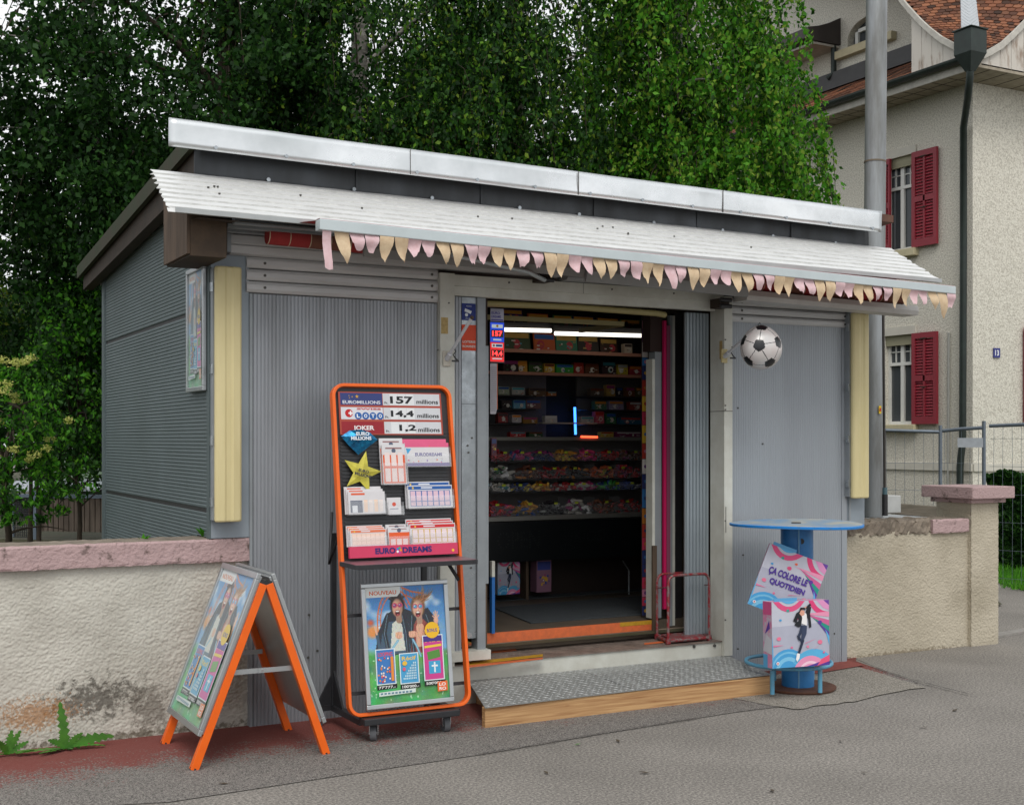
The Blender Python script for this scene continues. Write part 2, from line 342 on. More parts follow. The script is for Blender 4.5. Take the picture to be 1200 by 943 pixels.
def leaves(name, C, size, mats, parent, down=.5, rs=rng, wide=.62, loc=None):
    """C (n,3) centres -> one mesh of folded leaf-shaped faces"""
    n = len(C); a = rs.normal(size=(n, 3)); a[:, 2] -= down*1.6; a /= np.linalg.norm(a, axis=1)[:, None]
    b = np.cross(a, rs.normal(size=(n, 3))); b /= np.linalg.norm(b, axis=1)[:, None]+1e-9
    L = (size*rs.uniform(.5, 1.4, n))[:, None]; Wd = L*wide
    V = np.stack([C-a*L*.5, C-a*L*.12+b*Wd*.5, C+a*L*.5, C-a*L*.12-b*Wd*.5], 1).reshape(-1, 3)
    F = np.arange(4*n).reshape(-1, 4)
    mi = rs.integers(0, len(mats), n)
    return np_mesh(name, V, F, mats, parent, loc or (0,0,0), mi)
def blob_pts(c, rad, ncl, per, cr, rs, flat=.7, cut=None, shell=.35):
    """leaf centres in clumps spread through an ellipsoid"""
    d = rs.normal(size=(ncl, 3)); d /= np.linalg.norm(d, axis=1)[:, None]
    r = rs.uniform(shell, 1, ncl)**.6; K = np.array(c)+d*r[:, None]*np.array(rad)
    if cut is not None: K = K[cut(K)]
    k = np.repeat(np.arange(len(K)), per); o = rs.normal(size=(len(k), 3)); o *= (rs.uniform(0, 1, len(k))**.4/np.linalg.norm(o, axis=1))[:, None]
    s = rs.uniform(.6, 1.3, len(K))[k][:, None]*cr
    return K[k]+o*s*np.array((1, 1, flat)), K
def weeping(c, rad, ns, rs, lmin=.45, lmax=1.55, step=.028, zmin=None, spread=.03, per=13):
    """hanging strands: start in the upper crown, droop outward then hang"""
    pts = []; paths = []
    for i in range(ns):
        if i % per == 0:      # a spray of strands leaves each bough
            baz = rs.uniform(0, 2*math.pi); bel = rs.uniform(-1, 1); br_ = rs.uniform(.12, 1)**.5; bl_ = rs.uniform(.6, 1.35)
        az = baz+rs.normal()*.16; r = min(1, max(.05, br_+rs.normal()*.06)); el = bel+rs.normal()*.07
        s = np.array((c[0]+rad[0]*r*math.cos(az), c[1]+rad[1]*r*math.sin(az), c[2]+rad[2]*el*math.sqrt(max(0.05, 1-r*r*.7))))
        d = np.array((math.cos(az)*.5+rs.normal()*.3, math.sin(az)*.5+rs.normal()*.3, .2)); L = rs.uniform(lmin, lmax)*bl_
        n = int(L/step); p = s.copy(); path = [p.copy()]; wv = rs.uniform(-1, 1, 2)*.12
        for k in range(n):
            d[2] -= .05; d[:2] *= .965; d[:2] += wv*.05+rs.normal(size=2)*.02; dd = d/np.linalg.norm(d); p = p+dd*step
            if zmin is not None and p[2] < zmin(p): break
            if k % 6 == 0: path.append(p.copy())
            w = spread*(1+.6*math.sin(k*.21+i))
            pts.append(p+rs.normal(size=3)*w); pts.append(p+rs.normal(size=3)*w*.7)
        if len(path) > 2: paths.append(path)
    return np.array(pts), paths
BARK_B = mat('birch_bark', S(168,164,156), .8, var=.9, vs=6, rgb2=S(58,54,48), stretch=(1,1,3), bump=.4, bs=30)
BARK = mat('dark_bark', S(72,62,50), .9, var=.7, vs=12, rgb2=S(40,36,28), bump=.6, bs=40)
def trunk_mesh(base, top, r0, root, m, limbs=9, spread=2.2, rs=None, bend=.3, name='trunk', toward=None):
    b = MB(); base = Vector(base); top = Vector(top); n = 10
    P = [base.lerp(top, i/n)+Vector((math.sin(i*.9)*bend*.25*i/n, math.cos(i*.7)*bend*.25*i/n, 0)) for i in range(n+1)]
    R = [r0*(1-.75*i/n) for i in range(n+1)]; R[0] *= 1.25
    b.tube(P, R, m, n=10)
    for k in range(limbs):
        i = int(3+(n-3)*k/limbs); s = P[i]; az = rs.uniform(0, 6.28); L = spread*rs.uniform(.5, 1)
        q = [s]; d = Vector((math.cos(az), math.sin(az), rs.uniform(.5, 1.2))).normalized(); p = s.copy()
        for j in range(8):
            d = (d+Vector((rs.normal()*.12, rs.normal()*.12, -.10))).normalized(); p = p+d*L/8; q.append(p.copy())
        b.tube(q, [R[i]*.45*(1-.85*j/8) for j in range(9)], m, n=6)
    return b.build(name, root)
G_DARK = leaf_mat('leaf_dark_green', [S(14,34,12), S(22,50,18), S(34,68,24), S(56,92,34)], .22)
G_BIRCH = leaf_mat('leaf_birch_green', [S(22,50,12), S(40,80,20), S(64,112,30), S(104,150,46), S(132,154,56)], .38)
G_MID = leaf_mat('leaf_mid_green', [S(22,50,18), S(34,70,24), S(54,94,34)], .28)
G_OLIVE = leaf_mat('leaf_olive_green', [S(54,86,20), S(78,110,28), S(104,130,36), S(124,132,44)], .4)
G_BRIGHT = leaf_mat('leaf_bright_green', [S(48,108,20), S(74,140,34), S(108,166,48)], .4)
G_FLOWER = leaf_mat('blossom_cream', [S(176,180,92), S(204,204,128), S(150,166,70)], .3)

def tree(name, label, cat, base, top, r0, bark, clusters=None, weep=None, mats=(G_DARK,), size=.05, group=None, limbs=9, spread=2.2, seed=1, down=.5, wide=.62):
    rs = np.random.default_rng(seed); root = thing(name, base, label, cat, group)
    trunk_mesh(base, top, r0, root, bark, limbs, spread, rs)
    pts = []; tw = MB()
    for c in clusters or []:
        p, K = blob_pts(rs=rs, **c); pts.append(p)
        for q in K[::9]:
            a = Vector(base).lerp(Vector(top), rs.uniform(.45, .95)); q = Vector(q); mid = a.lerp(q, .55)+Vector((0, 0, .15)); tw.tube([a, mid, q], [.013, .009, .003], BARK, n=4)
    for w in weep or []:
        p, paths = weeping(rs=rs, **w); pts.append(p)
        for q in paths[::3]: tw.tube([Vector(x) for x in q], [.0035]*len(q), BARK, n=3)
    if tw.v: tw.build('branches', root)
    P = np.concatenate(pts); leaves('crown', P, size, list(mats), root, down, rs, wide)
    return root

def at(u, t, z): p = fd(u, 515, t); return (p.x, p.y, z)
GRP = 'trees behind the kiosk'
# far left tree with the sky showing through it
c = at(35, 12.5, 0); tree('broadleaf_tree', 'tall airy tree at the far left with pale trunk and white sky showing through', 'tree', at(135, 12.9, .28), at(98, 12.9, 8.5), .06, BARK_B,
    clusters=[dict(c=(c[0], c[1], 5.7), rad=(1.5,1.4,2.3), ncl=130, per=110, cr=.34), dict(c=(c[0]-.7, c[1], 4.7), rad=(1.0,1.2,1.2), ncl=60, per=120, cr=.3), dict(c=(c[0]+.62, c[1]+.3, 3.7), rad=(.9,1.0,1.5), ncl=100, per=130, cr=.32)], mats=(G_DARK, G_DARK, G_MID), size=.07, group=GRP, seed=3, limbs=10)
c = at(230, 12.2, 0); tree('broadleaf_tree', 'dense dark green tree behind the left end of the kiosk roof', 'tree', at(270, 12.8, .28), at(268, 12.8, 8), .2, BARK,
    clusters=[dict(c=(c[0], c[1], 5.2), rad=(1.5,1.4,2.6), ncl=260, per=150, cr=.38), dict(c=(c[0]-.15, c[1], 3.5), rad=(.9,1.0,1.2), ncl=90, per=150, cr=.3), dict(c=(c[0]+.9, c[1]+.5, 4.2), rad=(1.2,1.2,2.0), ncl=130, per=150, cr=.36)], mats=(G_DARK, G_DARK, G_MID), size=.06, group=GRP, seed=4)
c = at(450, 13.2, 0); tree('weeping_birch', 'weeping birch with brown hanging twigs behind the middle left of the roof', 'tree', at(420, 13.8, .28), at(425, 13.8, 9), .17, BARK_B,
    clusters=[dict(c=(c[0], c[1]+.9, 5.2), rad=(1.6,.9,2.4), ncl=110, per=110, cr=.36)],
    weep=[dict(c=(c[0], c[1], 4.9), rad=(1.45,1.2,2.3), ns=900, zmin=lambda p: 2.7)], mats=(G_DARK, G_DARK, G_MID, G_BIRCH), size=.055, group=GRP, seed=5, down=.9)
c = at(640, 12.8, 0); tree('weeping_birch', 'weeping birch behind the middle of the kiosk roof with small gaps of sky', 'tree', at(600, 13.6, .28), at(610, 13.6, 9), .16, BARK_B,
    clusters=[dict(c=(c[0], c[1]+.9, 5.2), rad=(1.4,.9,2.3), ncl=110, per=110, cr=.34)],
    weep=[dict(c=(c[0], c[1], 4.9), rad=(1.35,1.1,2.3), ns=820, zmin=lambda p: 2.9)], mats=(G_BIRCH, G_DARK, G_MID), size=.052, group=GRP, seed=6, down=.9)
c = at(832, 12.0, 0); tree('weeping_birch', 'bright green weeping birch whose strands hang in front of the cream house', 'tree', at(780, 12.6, .02), at(800, 12.6, 9), .15, BARK_B,
    clusters=[dict(c=(c[0]-.2, c[1]+.3, 5.0), rad=(.75,.8,1.7), ncl=90, per=110, cr=.3)],
    weep=[dict(c=(c[0]-.28, c[1], 6.0), rad=(.55,.7,1.3), ns=380, zmin=lambda p: 2.9), dict(c=(c[0], c[1], 4.1), rad=(.76,.8,1.3), ns=620, zmin=lambda p: 2.9)], mats=(G_BIRCH, G_BIRCH, G_BRIGHT), size=.05, group=GRP, seed=8, down=.9)
# darker trees further back, closing the gaps low down
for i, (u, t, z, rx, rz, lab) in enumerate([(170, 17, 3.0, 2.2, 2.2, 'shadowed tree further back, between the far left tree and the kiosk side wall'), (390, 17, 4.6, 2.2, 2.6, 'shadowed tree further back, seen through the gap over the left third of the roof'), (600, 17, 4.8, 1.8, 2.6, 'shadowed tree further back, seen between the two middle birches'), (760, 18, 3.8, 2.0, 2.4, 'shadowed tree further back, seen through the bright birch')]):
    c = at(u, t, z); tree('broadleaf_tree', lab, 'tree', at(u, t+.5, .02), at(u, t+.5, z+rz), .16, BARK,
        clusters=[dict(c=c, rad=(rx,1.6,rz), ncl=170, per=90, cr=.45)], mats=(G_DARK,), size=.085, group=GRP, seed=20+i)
# far wood closing the horizon left of the garden
rs = np.random.default_rng(77); n = 26000; kx = rs.uniform(-40, 6, n); hz = 5.2+2.2*vnoise(kx*.22, kx*0, 8); C = np.stack([kx, 34+rs.uniform(-1.5, 1.5, n)+.02*(kx+10)**2*0, rs.uniform(.3, 1, n)**.8*hz], 1)
o = leaves('distant_wood', C, .42, [G_DARK, G_MID], None, .3, rs, .8); o['kind'] = 'stuff'; o['label'] = 'far dark green wood behind the garden fence'; o['category'] = 'wood'
# bushes lower left
for i, (u, t, z, rx, rz, mt, lab) in enumerate([(35, 14.6, 2.9, 1.2, 1.35, (G_OLIVE, G_OLIVE, G_MID), 'olive green bushy tree at the left edge below the sky gaps'), (92, 12.9, 2.2, .5, 1.3, (G_MID, G_BRIGHT, G_DARK), 'dark leafy shrub against the rear corner of the kiosk side wall'), (45, 14.2, 2.1, .8, .9, (G_MID,G_DARK), 'deep green shrub behind the blossoming tree, over the picket fence')]):
    c = at(u, t, z); tree('bush', lab, 'bush', at(u, t+.3, .28), at(u, t+.3, z), .03, BARK,
        clusters=[dict(c=c, rad=(rx,.9,rz), ncl=120, per=130, cr=.28)], mats=mt, size=.055, group='bushes left of the kiosk', seed=30+i, limbs=5, spread=.9)
c = at(14, 10.2, 0); r = tree('small_tree', 'small tree with cream blossom heads at the left edge behind the pink capped wall', 'tree', at(8, 10.4, .28), at(10, 10.4, 2.0), .035, BARK,
    clusters=[dict(c=(c[0], c[1], 1.75), rad=(.42,.4,.5), ncl=60, per=36, cr=.14, flat=.5), dict(c=(c[0]+.1, c[1], 1.15), rad=(.48,.35,.28), ncl=55, per=36, cr=.12, flat=.4)], mats=(G_BRIGHT, G_MID), size=.055, seed=41, limbs=6, spread=.6, wide=.4)
rs = np.random.default_rng(9); p, _ = blob_pts((c[0]+.02, c[1]-.25, 1.8), (.42,.25,.45), 22, 70, .055, rs, flat=.6, shell=.6); leaves('blossom', p, .018, [G_FLOWER], r, .0, rs, .8)
# bare twigs sticking out of the bushes
b = MB(); rs = random.Random(3)
for i in range(9):
    p = fd(150-rs.uniform(30, 120), rs.uniform(530, 600), 13); d = Vector((.5, -.1, rs.uniform(.3, 1.1))); q = [p]
    for k in range(7): d += Vector((rs.uniform(-.2,.2), rs.uniform(-.2,.2), rs.uniform(-.15,.15))); q.append(q[-1]+d.normalized()*.14)
    b.tube(q, [.007]*8, BARK, n=4)
tag(b.build('bare_twigs'), 'bare grey twigs arching over the picket fence beside the side wall', 'twigs')

# ---------------------------------------------------------------- fence, gate and green shed far left
FW_ = mat('fence_boards_brown', S(150,134,120), .85, var=.6, vs=12, rgb2=S(84,72,62), stretch=(1,1,.2))
FB = mat('blue_grey_steel', S(128,142,156), .45, .4, var=.3, vs=9)
A, B = fd(-60, 515, 16.0), fd(140, 515, 15.4); dirf = (B-A).normalized()
pf = Pl((A.x, A.y, 0), (dirf.x, dirf.y, 0), (0,0,1))
X = lambda u: pf.px(u, 515)[0]
Z = lambda v: 1.56+(515-v)*15.6/1500
fen = thing('picket_fence', (*pf.p(X(90), 0)[:2], .28), 'brown vertical board fence on a concrete base between shrub and side wall', 'fence')
x = X(46)
b = MB()
while x < X(135):
    b.pbox(pf, x, x+.058, Z(632)+.1, Z(583)+.01*math.sin(x*30), 0, .02, FW_); x += .072
b.build('boards', fen)
b = MB(); b.pbox(pf, X(-60), X(140), Z(640)-.1, Z(632), -.05, .09, mat('mossy_concrete', S(112,108,88), .9, var=.7, vs=10, rgb2=S(70,76,50))); b.build('base', fen)
b = MB(); b.pbox(pf, X(-60), X(135), Z(583), Z(579), -.03, .05, FB); b.build('rail', fen)
for u in (44, -40):
    b = MB(); b.pbox(pf, X(u)-.02, X(u)+.02, Z(632), Z(572), .022, .06, FB); b.build('post', fen)
gt = thing('mesh_gate', (*pf.p(X(30), 0)[:2], .28), 'black wire mesh gate panel left of the board fence', 'gate')
b = MB(); x0, x1 = X(16), X(42)
for i in range(13): xx = x0+(x1-x0)*i/12; b.pbox(pf, xx-.004, xx+.004, Z(630), Z(585), 0, .008, M_BLACKMETAL)
for i in range(17): zz = Z(630)+(Z(585)-Z(630))*i/16; b.pbox(pf, x0, x1, zz-.004, zz+.004, .009, .016, M_BLACKMETAL)
b.build('mesh', gt)
b = MB(); b.tube([pf.p(x0, Z(630)), pf.p(x0, Z(585)), pf.p(x1, Z(585)), pf.p(x1, Z(630))], .012, FB); b.build('gate_frame', gt)
A, B = fd(-80, 515, 22.0), fd(170, 515, 21.0); d2 = (B-A).normalized(); ps = Pl((A.x, A.y, 0), (d2.x, d2.y, 0), (0,0,1))
X2 = lambda u: ps.px(u, 515)[0]; Z2 = lambda v: 1.56+(515-v)*21.3/1500
sh = thing('garden_shed', (*ps.p(X2(90), 0)[:2], .28), 'green plank shed with a low grey metal lean-to roof beyond the fence', 'shed')
b = MB(); GP = mat('green_planks', S(112,134,108), .7, var=.4, vs=5)
for i in range(9): x0 = X2(62)+i*.17; b.pbox(ps, x0, x0+.163, .0, Z2(530), -1.5, 0, GP)
b.build('wall', sh)
b = MB(); b.pbox(ps, X2(50), X2(62)-.01, 0, Z2(528), -1.4, .03, M_DARKWOOD); b.build('post', sh)
b = MB(); RM = mat('lean_to_metal', S(168,174,182), .4, .5, var=.3, vs=6)
b.hexa([ps.p(X2(20), Z2(575), .9), ps.p(X2(150), Z2(572), .9), ps.p(X2(150), Z2(561), .01), ps.p(X2(20), Z2(566), .01), ps.p(X2(20), Z2(575)+.03, .9), ps.p(X2(150), Z2(572)+.03, .9), ps.p(X2(150), Z2(561)+.03, .01), ps.p(X2(20), Z2(566)+.03, .01)], RM)
b.build('roof', sh)
b = MB(); b.pbox(ps, X2(15), X2(150), 0, Z2(580), .3, .34, M_DARK); b.build('dark_lower_wall', sh)

# ---------------------------------------------------------------- garden walls with real stucco relief
def stucco(name, pl, x0, x1, y0, y1, step, amp, m, parent, seed=1, grain=112.0):
    nx = int((x1-x0)/step)+1; ny = int((y1-y0)/step)+1
    gx, gy = np.meshgrid(np.linspace(x0, x1, nx), np.linspace(y0, y1, ny))
    h = vnoise(gx*grain, gy*grain*1.2, seed)*.7+vnoise(gx*grain*1.9+9, gy*grain*1.9, seed+1)*.35+vnoise(gx*grain*.3, gy*grain*.3, seed+2)*.2
    h = np.clip(h, .25, .95)*amp
    O, U, V, N = (np.array(q) for q in (pl.O, pl.U, pl.V, pl.N))
    P = O+gx[..., None]*U+gy[..., None]*V+h[..., None]*N
    i = np.arange(nx*ny).reshape(ny, nx); F = np.stack([i[:-1, :-1], i[:-1, 1:], i[1:, 1:], i[1:, :-1]], -1).reshape(-1, 4)
    return np_mesh(name, P.reshape(-1, 3), F, [m], parent, smooth=True)
def stucco_mat(name, c1, c2, stain=None):
    m = bpy.data.materials.new(name); m.use_nodes = True; n = m.node_tree.nodes; l = m.node_tree.links; p = n['Principled BSDF']; p.inputs['Roughness'].default_value = .9
    geo = n.new('ShaderNodeNewGeometry'); a = n.new('ShaderNodeTexNoise'); a.inputs['Scale'].default_value = 3; a.inputs['Detail'].default_value = 8; l.new(geo.outputs['Position'], a.inputs['Vector'])
    r = n.new('ShaderNodeValToRGB'); e = r.color_ramp.elements; e[0].position = .3; e[0].color = (*c2, 1); e[1].position = .6; e[1].color = (*c1, 1); l.new(a.outputs[0], r.inputs[0]); out = r.outputs[0]
    if stain:
        for (cx, cz, rx, rz, col, k, sc) in stain:
            mp = n.new('ShaderNodeMapping'); mp.vector_type = 'POINT'; mp.inputs['Location'].default_value = (-cx/rx, 0, -cz/rz); mp.inputs['Scale'].default_value = (1/rx, 0, 1/rz); l.new(geo.outputs['Position'], mp.inputs[0])
            ln = n.new('ShaderNodeVectorMath'); ln.operation = 'LENGTH'; l.new(mp.outputs[0], ln.inputs[0])
            f = n.new('ShaderNodeTexNoise'); f.inputs['Scale'].default_value = sc; f.inputs['Detail'].default_value = 5; f.inputs['Roughness'].default_value = .75; l.new(geo.outputs['Position'], f.inputs['Vector'])
            q = n.new('ShaderNodeMath'); q.operation = 'MULTIPLY_ADD'; l.new(ln.outputs['Value'], q.inputs[0]); q.inputs[1].default_value = -.32; l.new(f.outputs[0], q.inputs[2])
            mr = n.new('ShaderNodeMapRange'); mr.inputs[1].default_value = .28; mr.inputs[2].default_value = .40; mr.inputs[4].default_value = k; l.new(q.outputs[0], mr.inputs[0])
            mx = n.new('ShaderNodeMix'); mx.data_type = 'RGBA'; l.new(mr.outputs[0], mx.inputs[0]); l.new(out, mx.inputs[6]); mx.inputs[7].default_value = (*col, 1); out = mx.outputs[2]
    l.new(out, p.inputs['Base Color'])
    return m
gs = fy(115,820,0); g2 = fy(160,830,0); og = fy(30,835,0); og2 = fy(90,815,0)
M_STUCCO_L = stucco_mat('stucco_cream_stained', S(197,194,183), S(176,172,161), [(gs.x, gs.z+.0, .34, .16, S(92,88,80), .85, 26), (g2.x+.06, .16, .16, .22, S(108,102,92), .7, 16), (og.x+.05, og.z-.02, .3, .13, S(160,104,40), .7, 75), (-2.1, .02, 1.2, .035, S(96,90,74), .8, 30), (-1.55, .45, .12, .5, S(150,142,122), .6, 30)])
M_STUCCO_R = stucco_mat('stucco_sand', S(186,177,158), S(166,157,138), [(3.5, .0, .9, .04, S(120,108,88), .7, 40)])
M_CAP = mat('pink_concrete_cap', S(176,150,149), .8, var=.95, vs=13, rgb2=S(92,78,72), lo=.56, hi=.66, bump=.9, bs=60, detail=10)
M_CAPTOP = mat('dirty_concrete', S(142,130,116), .9, var=.7, vs=12, rgb2=S(84,76,66), bump=.6, bs=40)
wl = thing('garden_wall', (-3.5, .1, 0), 'cream roughcast wall with pink concrete coping left of the kiosk', 'wall')
stucco('stucco', FRONT(.035), -3.6, -1.482, -.02, .925, .0045, .0078, M_STUCCO_L, wl, 1)
b = MB(); b.box(-7, -1.482, .036, .24, -.05, .90, M_STUCCO_L); b.build('core', wl)
def rough_block(name, x0, x1, y0, y1, z0, z1, parent, m, mtop, seed, chip=0.0, amp=.006, n=None):
    """coping stone with pitted, uneven faces"""
    rs = np.random.default_rng(seed); b = MB(); n = n or int((x1-x0)/.03); prof = [(y0, z0), (y0-.002, z0+.012), (y0, (z0+z1)/2), (y0, z1-.012), (y0+.012, z1), ((y0+y1)/2, z1), (y1, z1), (y1, z0)]
    V = []
    for i in range(n+1):
        x = x0+(x1-x0)*i/n
        for j, (y, z) in enumerate(prof):
            V.append((x, y+rs.uniform(-amp, amp)*(j < 5), z+rs.uniform(-amp, amp)))
    k = len(prof); F = [(i*k+j, (i+1)*k+j, (i+1)*k+j+1, i*k+j+1) for i in range(n) for j in range(k-1)]
    fr = [f for f in F if f[0] % k < 4]; tp = [f for f in F if f[0] % k >= 4]
    b.raw(V, fr+[tuple(range(k)), tuple(range(n*k, n*k+k))[::-1], *[(i*k+k-1, (i+1)*k+k-1, (i+1)*k, i*k) for i in range(n)]], m); b.raw(V, tp, mtop)
    return b.build(name, parent)
rough_block('coping', -7, -1.482, -.005, .27, .905, 1.028, wl, M_CAP, M_CAPTOP, 3, amp=.0022)
wr = thing('garden_wall', (3.5, .2, 0), 'sand coloured roughcast wall with a broken coping and a square pier, right of the kiosk', 'wall')
stucco('stucco', FRONT(.115), 2.80, 4.13, -.02, .89, .0045, .0078, M_STUCCO_R, wr, 5)
b = MB(); b.box(2.83, 4.13, .116, .32, -.05, .862, M_STUCCO_R); b.build('core', wr)
rough_block('broken_coping', 2.80, 3.72, .105, .34, .87, .972, wr, M_CAPTOP, M_CAPTOP, 8, amp=.013, n=40)
rough_block('coping', 3.72, 4.09, .085, .34, .865, .968, wr, M_CAP, M_CAPTOP, 9, amp=.003)
px0, px1 = 4.11, 4.40
stucco('pier_stucco', FRONT(.085), px0, px1, -.02, 1.1, .0045, .0078, M_STUCCO_R, wr, 6)
stucco('pier_stucco', Pl((px0, .42, 0), (0,-1,0), (0,0,1)), 0, .34, -.02, 1.1, .0045, .0078, M_STUCCO_R, wr, 7)
b = MB(); b.box(px0+.002, px1, .084, .42, -.05, 1.08, M_STUCCO_R); b.build('pier_core', wr)
b = MB(); b.box(px0-.03, px1+.05, .05, .46, 1.08, 1.115, M_CAP); b.box(px0-.075, px1+.09, .0, .51, 1.115, 1.205, M_CAP); b.build('pier_cap', wr, bev=.006)
# slab behind it
b = MB(); b.box(2.99, 4.10, .33, 1.45, .0, .955, mat('pale_slab', S(176,182,186), .6, var=.7, vs=6, rgb2=S(140,140,134))); tag(b.build('concrete_slab'), 'pale flat slab behind the broken coping, under the steel pole', 'slab')
WD = mat('grey_timber', S(112,104,92), .85, var=.7, vs=10, rgb2=S(66,64,52), stretch=(.15,1,1), bump=.4)
b = MB(); q = [fy(1030,600,1.5), fy(1112,609,1.5), fy(1112,594,1.5), fy(1030,588,1.5)]; b.prism(q, (0,.12,0), WD); tag(b.build('timber_beam', bev=.008), 'weathered grey timber lying behind the slab next to the pier', 'timber')
b = MB(); b.box(*sorted((fy(1030,600,1.0).x, fy(1056,600,1.0).x)), 1.0, 1.3, .957, 1.1, mat('white_block', S(196,198,196), .7, var=.3, vs=8)); tag(b.build('block', bev=.006), 'small white block on the slab behind the metal rod', 'block')
# steel mast
pp = fd(1022, 606, 10.0); MST = mat('mast_steel', S(152,156,158), .55, .45, var=.8, vs=4, rgb2=S(112,112,108), stretch=(2,2,.3), rvar=.15)
mast = thing('steel_mast', (pp.x, pp.y, .957), 'tall galvanised steel mast rising behind the right end of the kiosk', 'mast')
b = MB(); b.cyl((pp.x, pp.y, .957), (pp.x+.13, pp.y+.03, 9.5), .083, MST, n=32, r2=.079); b.build('shaft', mast)
b = MB(); zz = 1.56+(515-190)*10/1500; b.cyl((pp.x+.040, pp.y+.01, zz), (pp.x+.0405, pp.y+.01, zz+.012), .085, mat('weld_rust', S(110,98,82), .8), n=32); b.build('weld_ring', mast)
b = MB(); q = fy(1031, 480, pp.y-.09); b.box(q.x-.012, q.x+.012, q.y-.004, q.y, q.z-.03, q.z+.03, ink((222,190,40))); b.box(q.x-.008, q.x+.008, q.y-.006, q.y-.0045, q.z-.012, q.z+.014, ink((190,40,30))); b.build('sticker', mast)
b = MB(); q0 = fd(1037, 604, 9.6); q1 = fd(1035, 362, 9.6); b.cyl(q0, q1, .010, mat('rod_dark', S(70,66,62), .5, .5), n=8); b.cyl(q0, q0+Vector((0,0,.16)), .022, M_BLACK, n=10); b.cyl(q0+Vector((0,0,.16)), q0+Vector((0,0,.21)), .019, mat('teal_sleeve', S(80,110,118), .5), n=10)
tag(b.build('crank_rod'), 'thin dark awning crank rod with black handle in front of the mast', 'rod')
# site fence
FS = mat('site_fence_steel', S(118,128,138), .45, .5, var=.4, vs=12)
T = [fd(1034, 515, 13.8), fd(1102, 515, 13.6), fd(1153, 515, 13.4), fd(1260, 515, 12.8)]
def zat(v, t): return 1.56+(515-v)*t/1500
def mesh_panel(p0, p1, z0, z1a, z1b, label, post0, post1):
    r = thing('mesh_fence_panel', ((p0.x+p1.x)/2, (p0.y+p1.y)/2, z0), label, 'fence', 'wire mesh site fence panels')
    f = lambda k, z: Vector((p0.x+(p1.x-p0.x)*k, p0.y+(p1.y-p0.y)*k, z))
    b = MB(); b.tube([f(0, z1a), f(.5, (z1a+z1b)/2+.005), f(1, z1b)], .019, FS); b.build('top_rail', r)
    for k, on in ((0, post0), (1, post1)):
        if on: b = MB(); b.cyl(f(k, z0), f(k, (z1a, z1b)[k]+.07), .02, FS, n=10); b.build('post', r)
    L = (p1-p0).length; b = MB(); n = int(L/.1); rs = random.Random(int(L*100))
    for i in range(n+1):
        k = (i+.5)/(n+1)*.98; b.tube([f(k, z0+.05), f(k+rs.uniform(-.01,.01), 1.0), f(k, z1a+(z1b-z1a)*k)], .002, FS, n=4)
    zz = z0+.1
    while zz < min(z1a, z1b)-.1: b.tube([f(0, zz), f(1, zz)], .0026, FS, n=4); zz += .29
    b.build('wires', r); return r
mesh_panel(T[0]+(T[0]-T[1]), T[1], .05, zat(503, 13.9), zat(506, 13.6), 'mesh fence panel behind the steel mast and timber', False, True)
p = mesh_panel(T[1]+Vector((.05,.05,0)), T[2], .05, zat(505, 13.6), zat(501, 13.4), 'narrow middle mesh fence panel carrying a small white plate', False, True)
A_, B_ = T[1].lerp(T[2], .38), T[1].lerp(T[2], .96); b = MB(); dd = (B_-A_).normalized(); q = Pl((A_.x-dd.y*-.03, A_.y-.035, 0), dd, (0,0,1)); b.pbox(q, 0, (B_-A_).length, zat(524, 13.5), zat(513, 13.5), 0, .008, mat('plate_grey', S(172,178,184), .5, var=.3, vs=15)); b.build('plate', p)
mesh_panel(T[2]+Vector((.05,-.03,0)), T[3], .02, zat(499, 13.4), zat(496, 12.8), 'mesh fence panel in front of the ivy hedge at the right edge', False, False)
# hedge and lawn blades
rs = np.random.default_rng(12); hd = fd(1160, 515, 15.6); h2 = fd(1290, 515, 14.6); hdir = (h2-hd).normalized()
hedge = thing('ivy_hedge', ((hd.x+h2.x)/2, (hd.y+h2.y)/2, .02), 'dark green ivy hedge in front of the cream house at the right edge', 'hedge')
n = 26000; k = rs.uniform(0, 1, n); zt = 1.56+(515-555)*15.3/1500; C = np.array(hd)[None]+(np.array(h2-hd))[None]*k[:, None]; C[:, 2] = rs.uniform(.02, zt, n)+vnoise(k*14, k*0, 3)*.07-.03
C[:, :2] += np.array((hdir.y, -hdir.x))*(.0+.09*vnoise(k*18, C[:, 2]*7, 4)+rs.uniform(-.03, .03, n))[:, None]
leaves('foliage', C, .07, [G_DARK, G_MID], hedge, .4, rs, .85)
b = MB(); ph = Pl((hd.x+.02, hd.y+.02, 0), hdir, (0,0,1)); b.pbox(ph, 0, (h2-hd).length, .02, zt-.06, -.5, -.03, BARK); b.build('inner_stems', hedge)
n = 30000; X0 = rs.uniform(7.3, 13, n); Y0 = rs.uniform(2.2, 6.5, n); ok = (Y0 > 2.0) & (Y0 < 5.6) & (Y0 < 3.0+(X0-7.75)*.981) & ((X0 > 7.75) | (Y0 < 3)); X0 = X0[ok]; Y0 = Y0[ok]; n = len(X0)
h = rs.uniform(.04, .11, n); dx = rs.normal(0, .03, n); dy = rs.normal(0, .03, n); a = rs.uniform(0, 6.28, n); wx = np.cos(a)*.006; wy = np.sin(a)*.006
V = np.stack([np.stack([X0-wx, Y0-wy, 0*h+.01], 1), np.stack([X0+wx, Y0+wy, 0*h+.01], 1), np.stack([X0+dx, Y0+dy, h], 1)], 1).reshape(-1, 3)
o = np_mesh('grass', V, np.arange(3*n).reshape(-1, 3), [G_BRIGHT]); o['kind'] = 'stuff'; o['label'] = 'bright green grass in front of the ivy hedge'; o['category'] = 'grass'
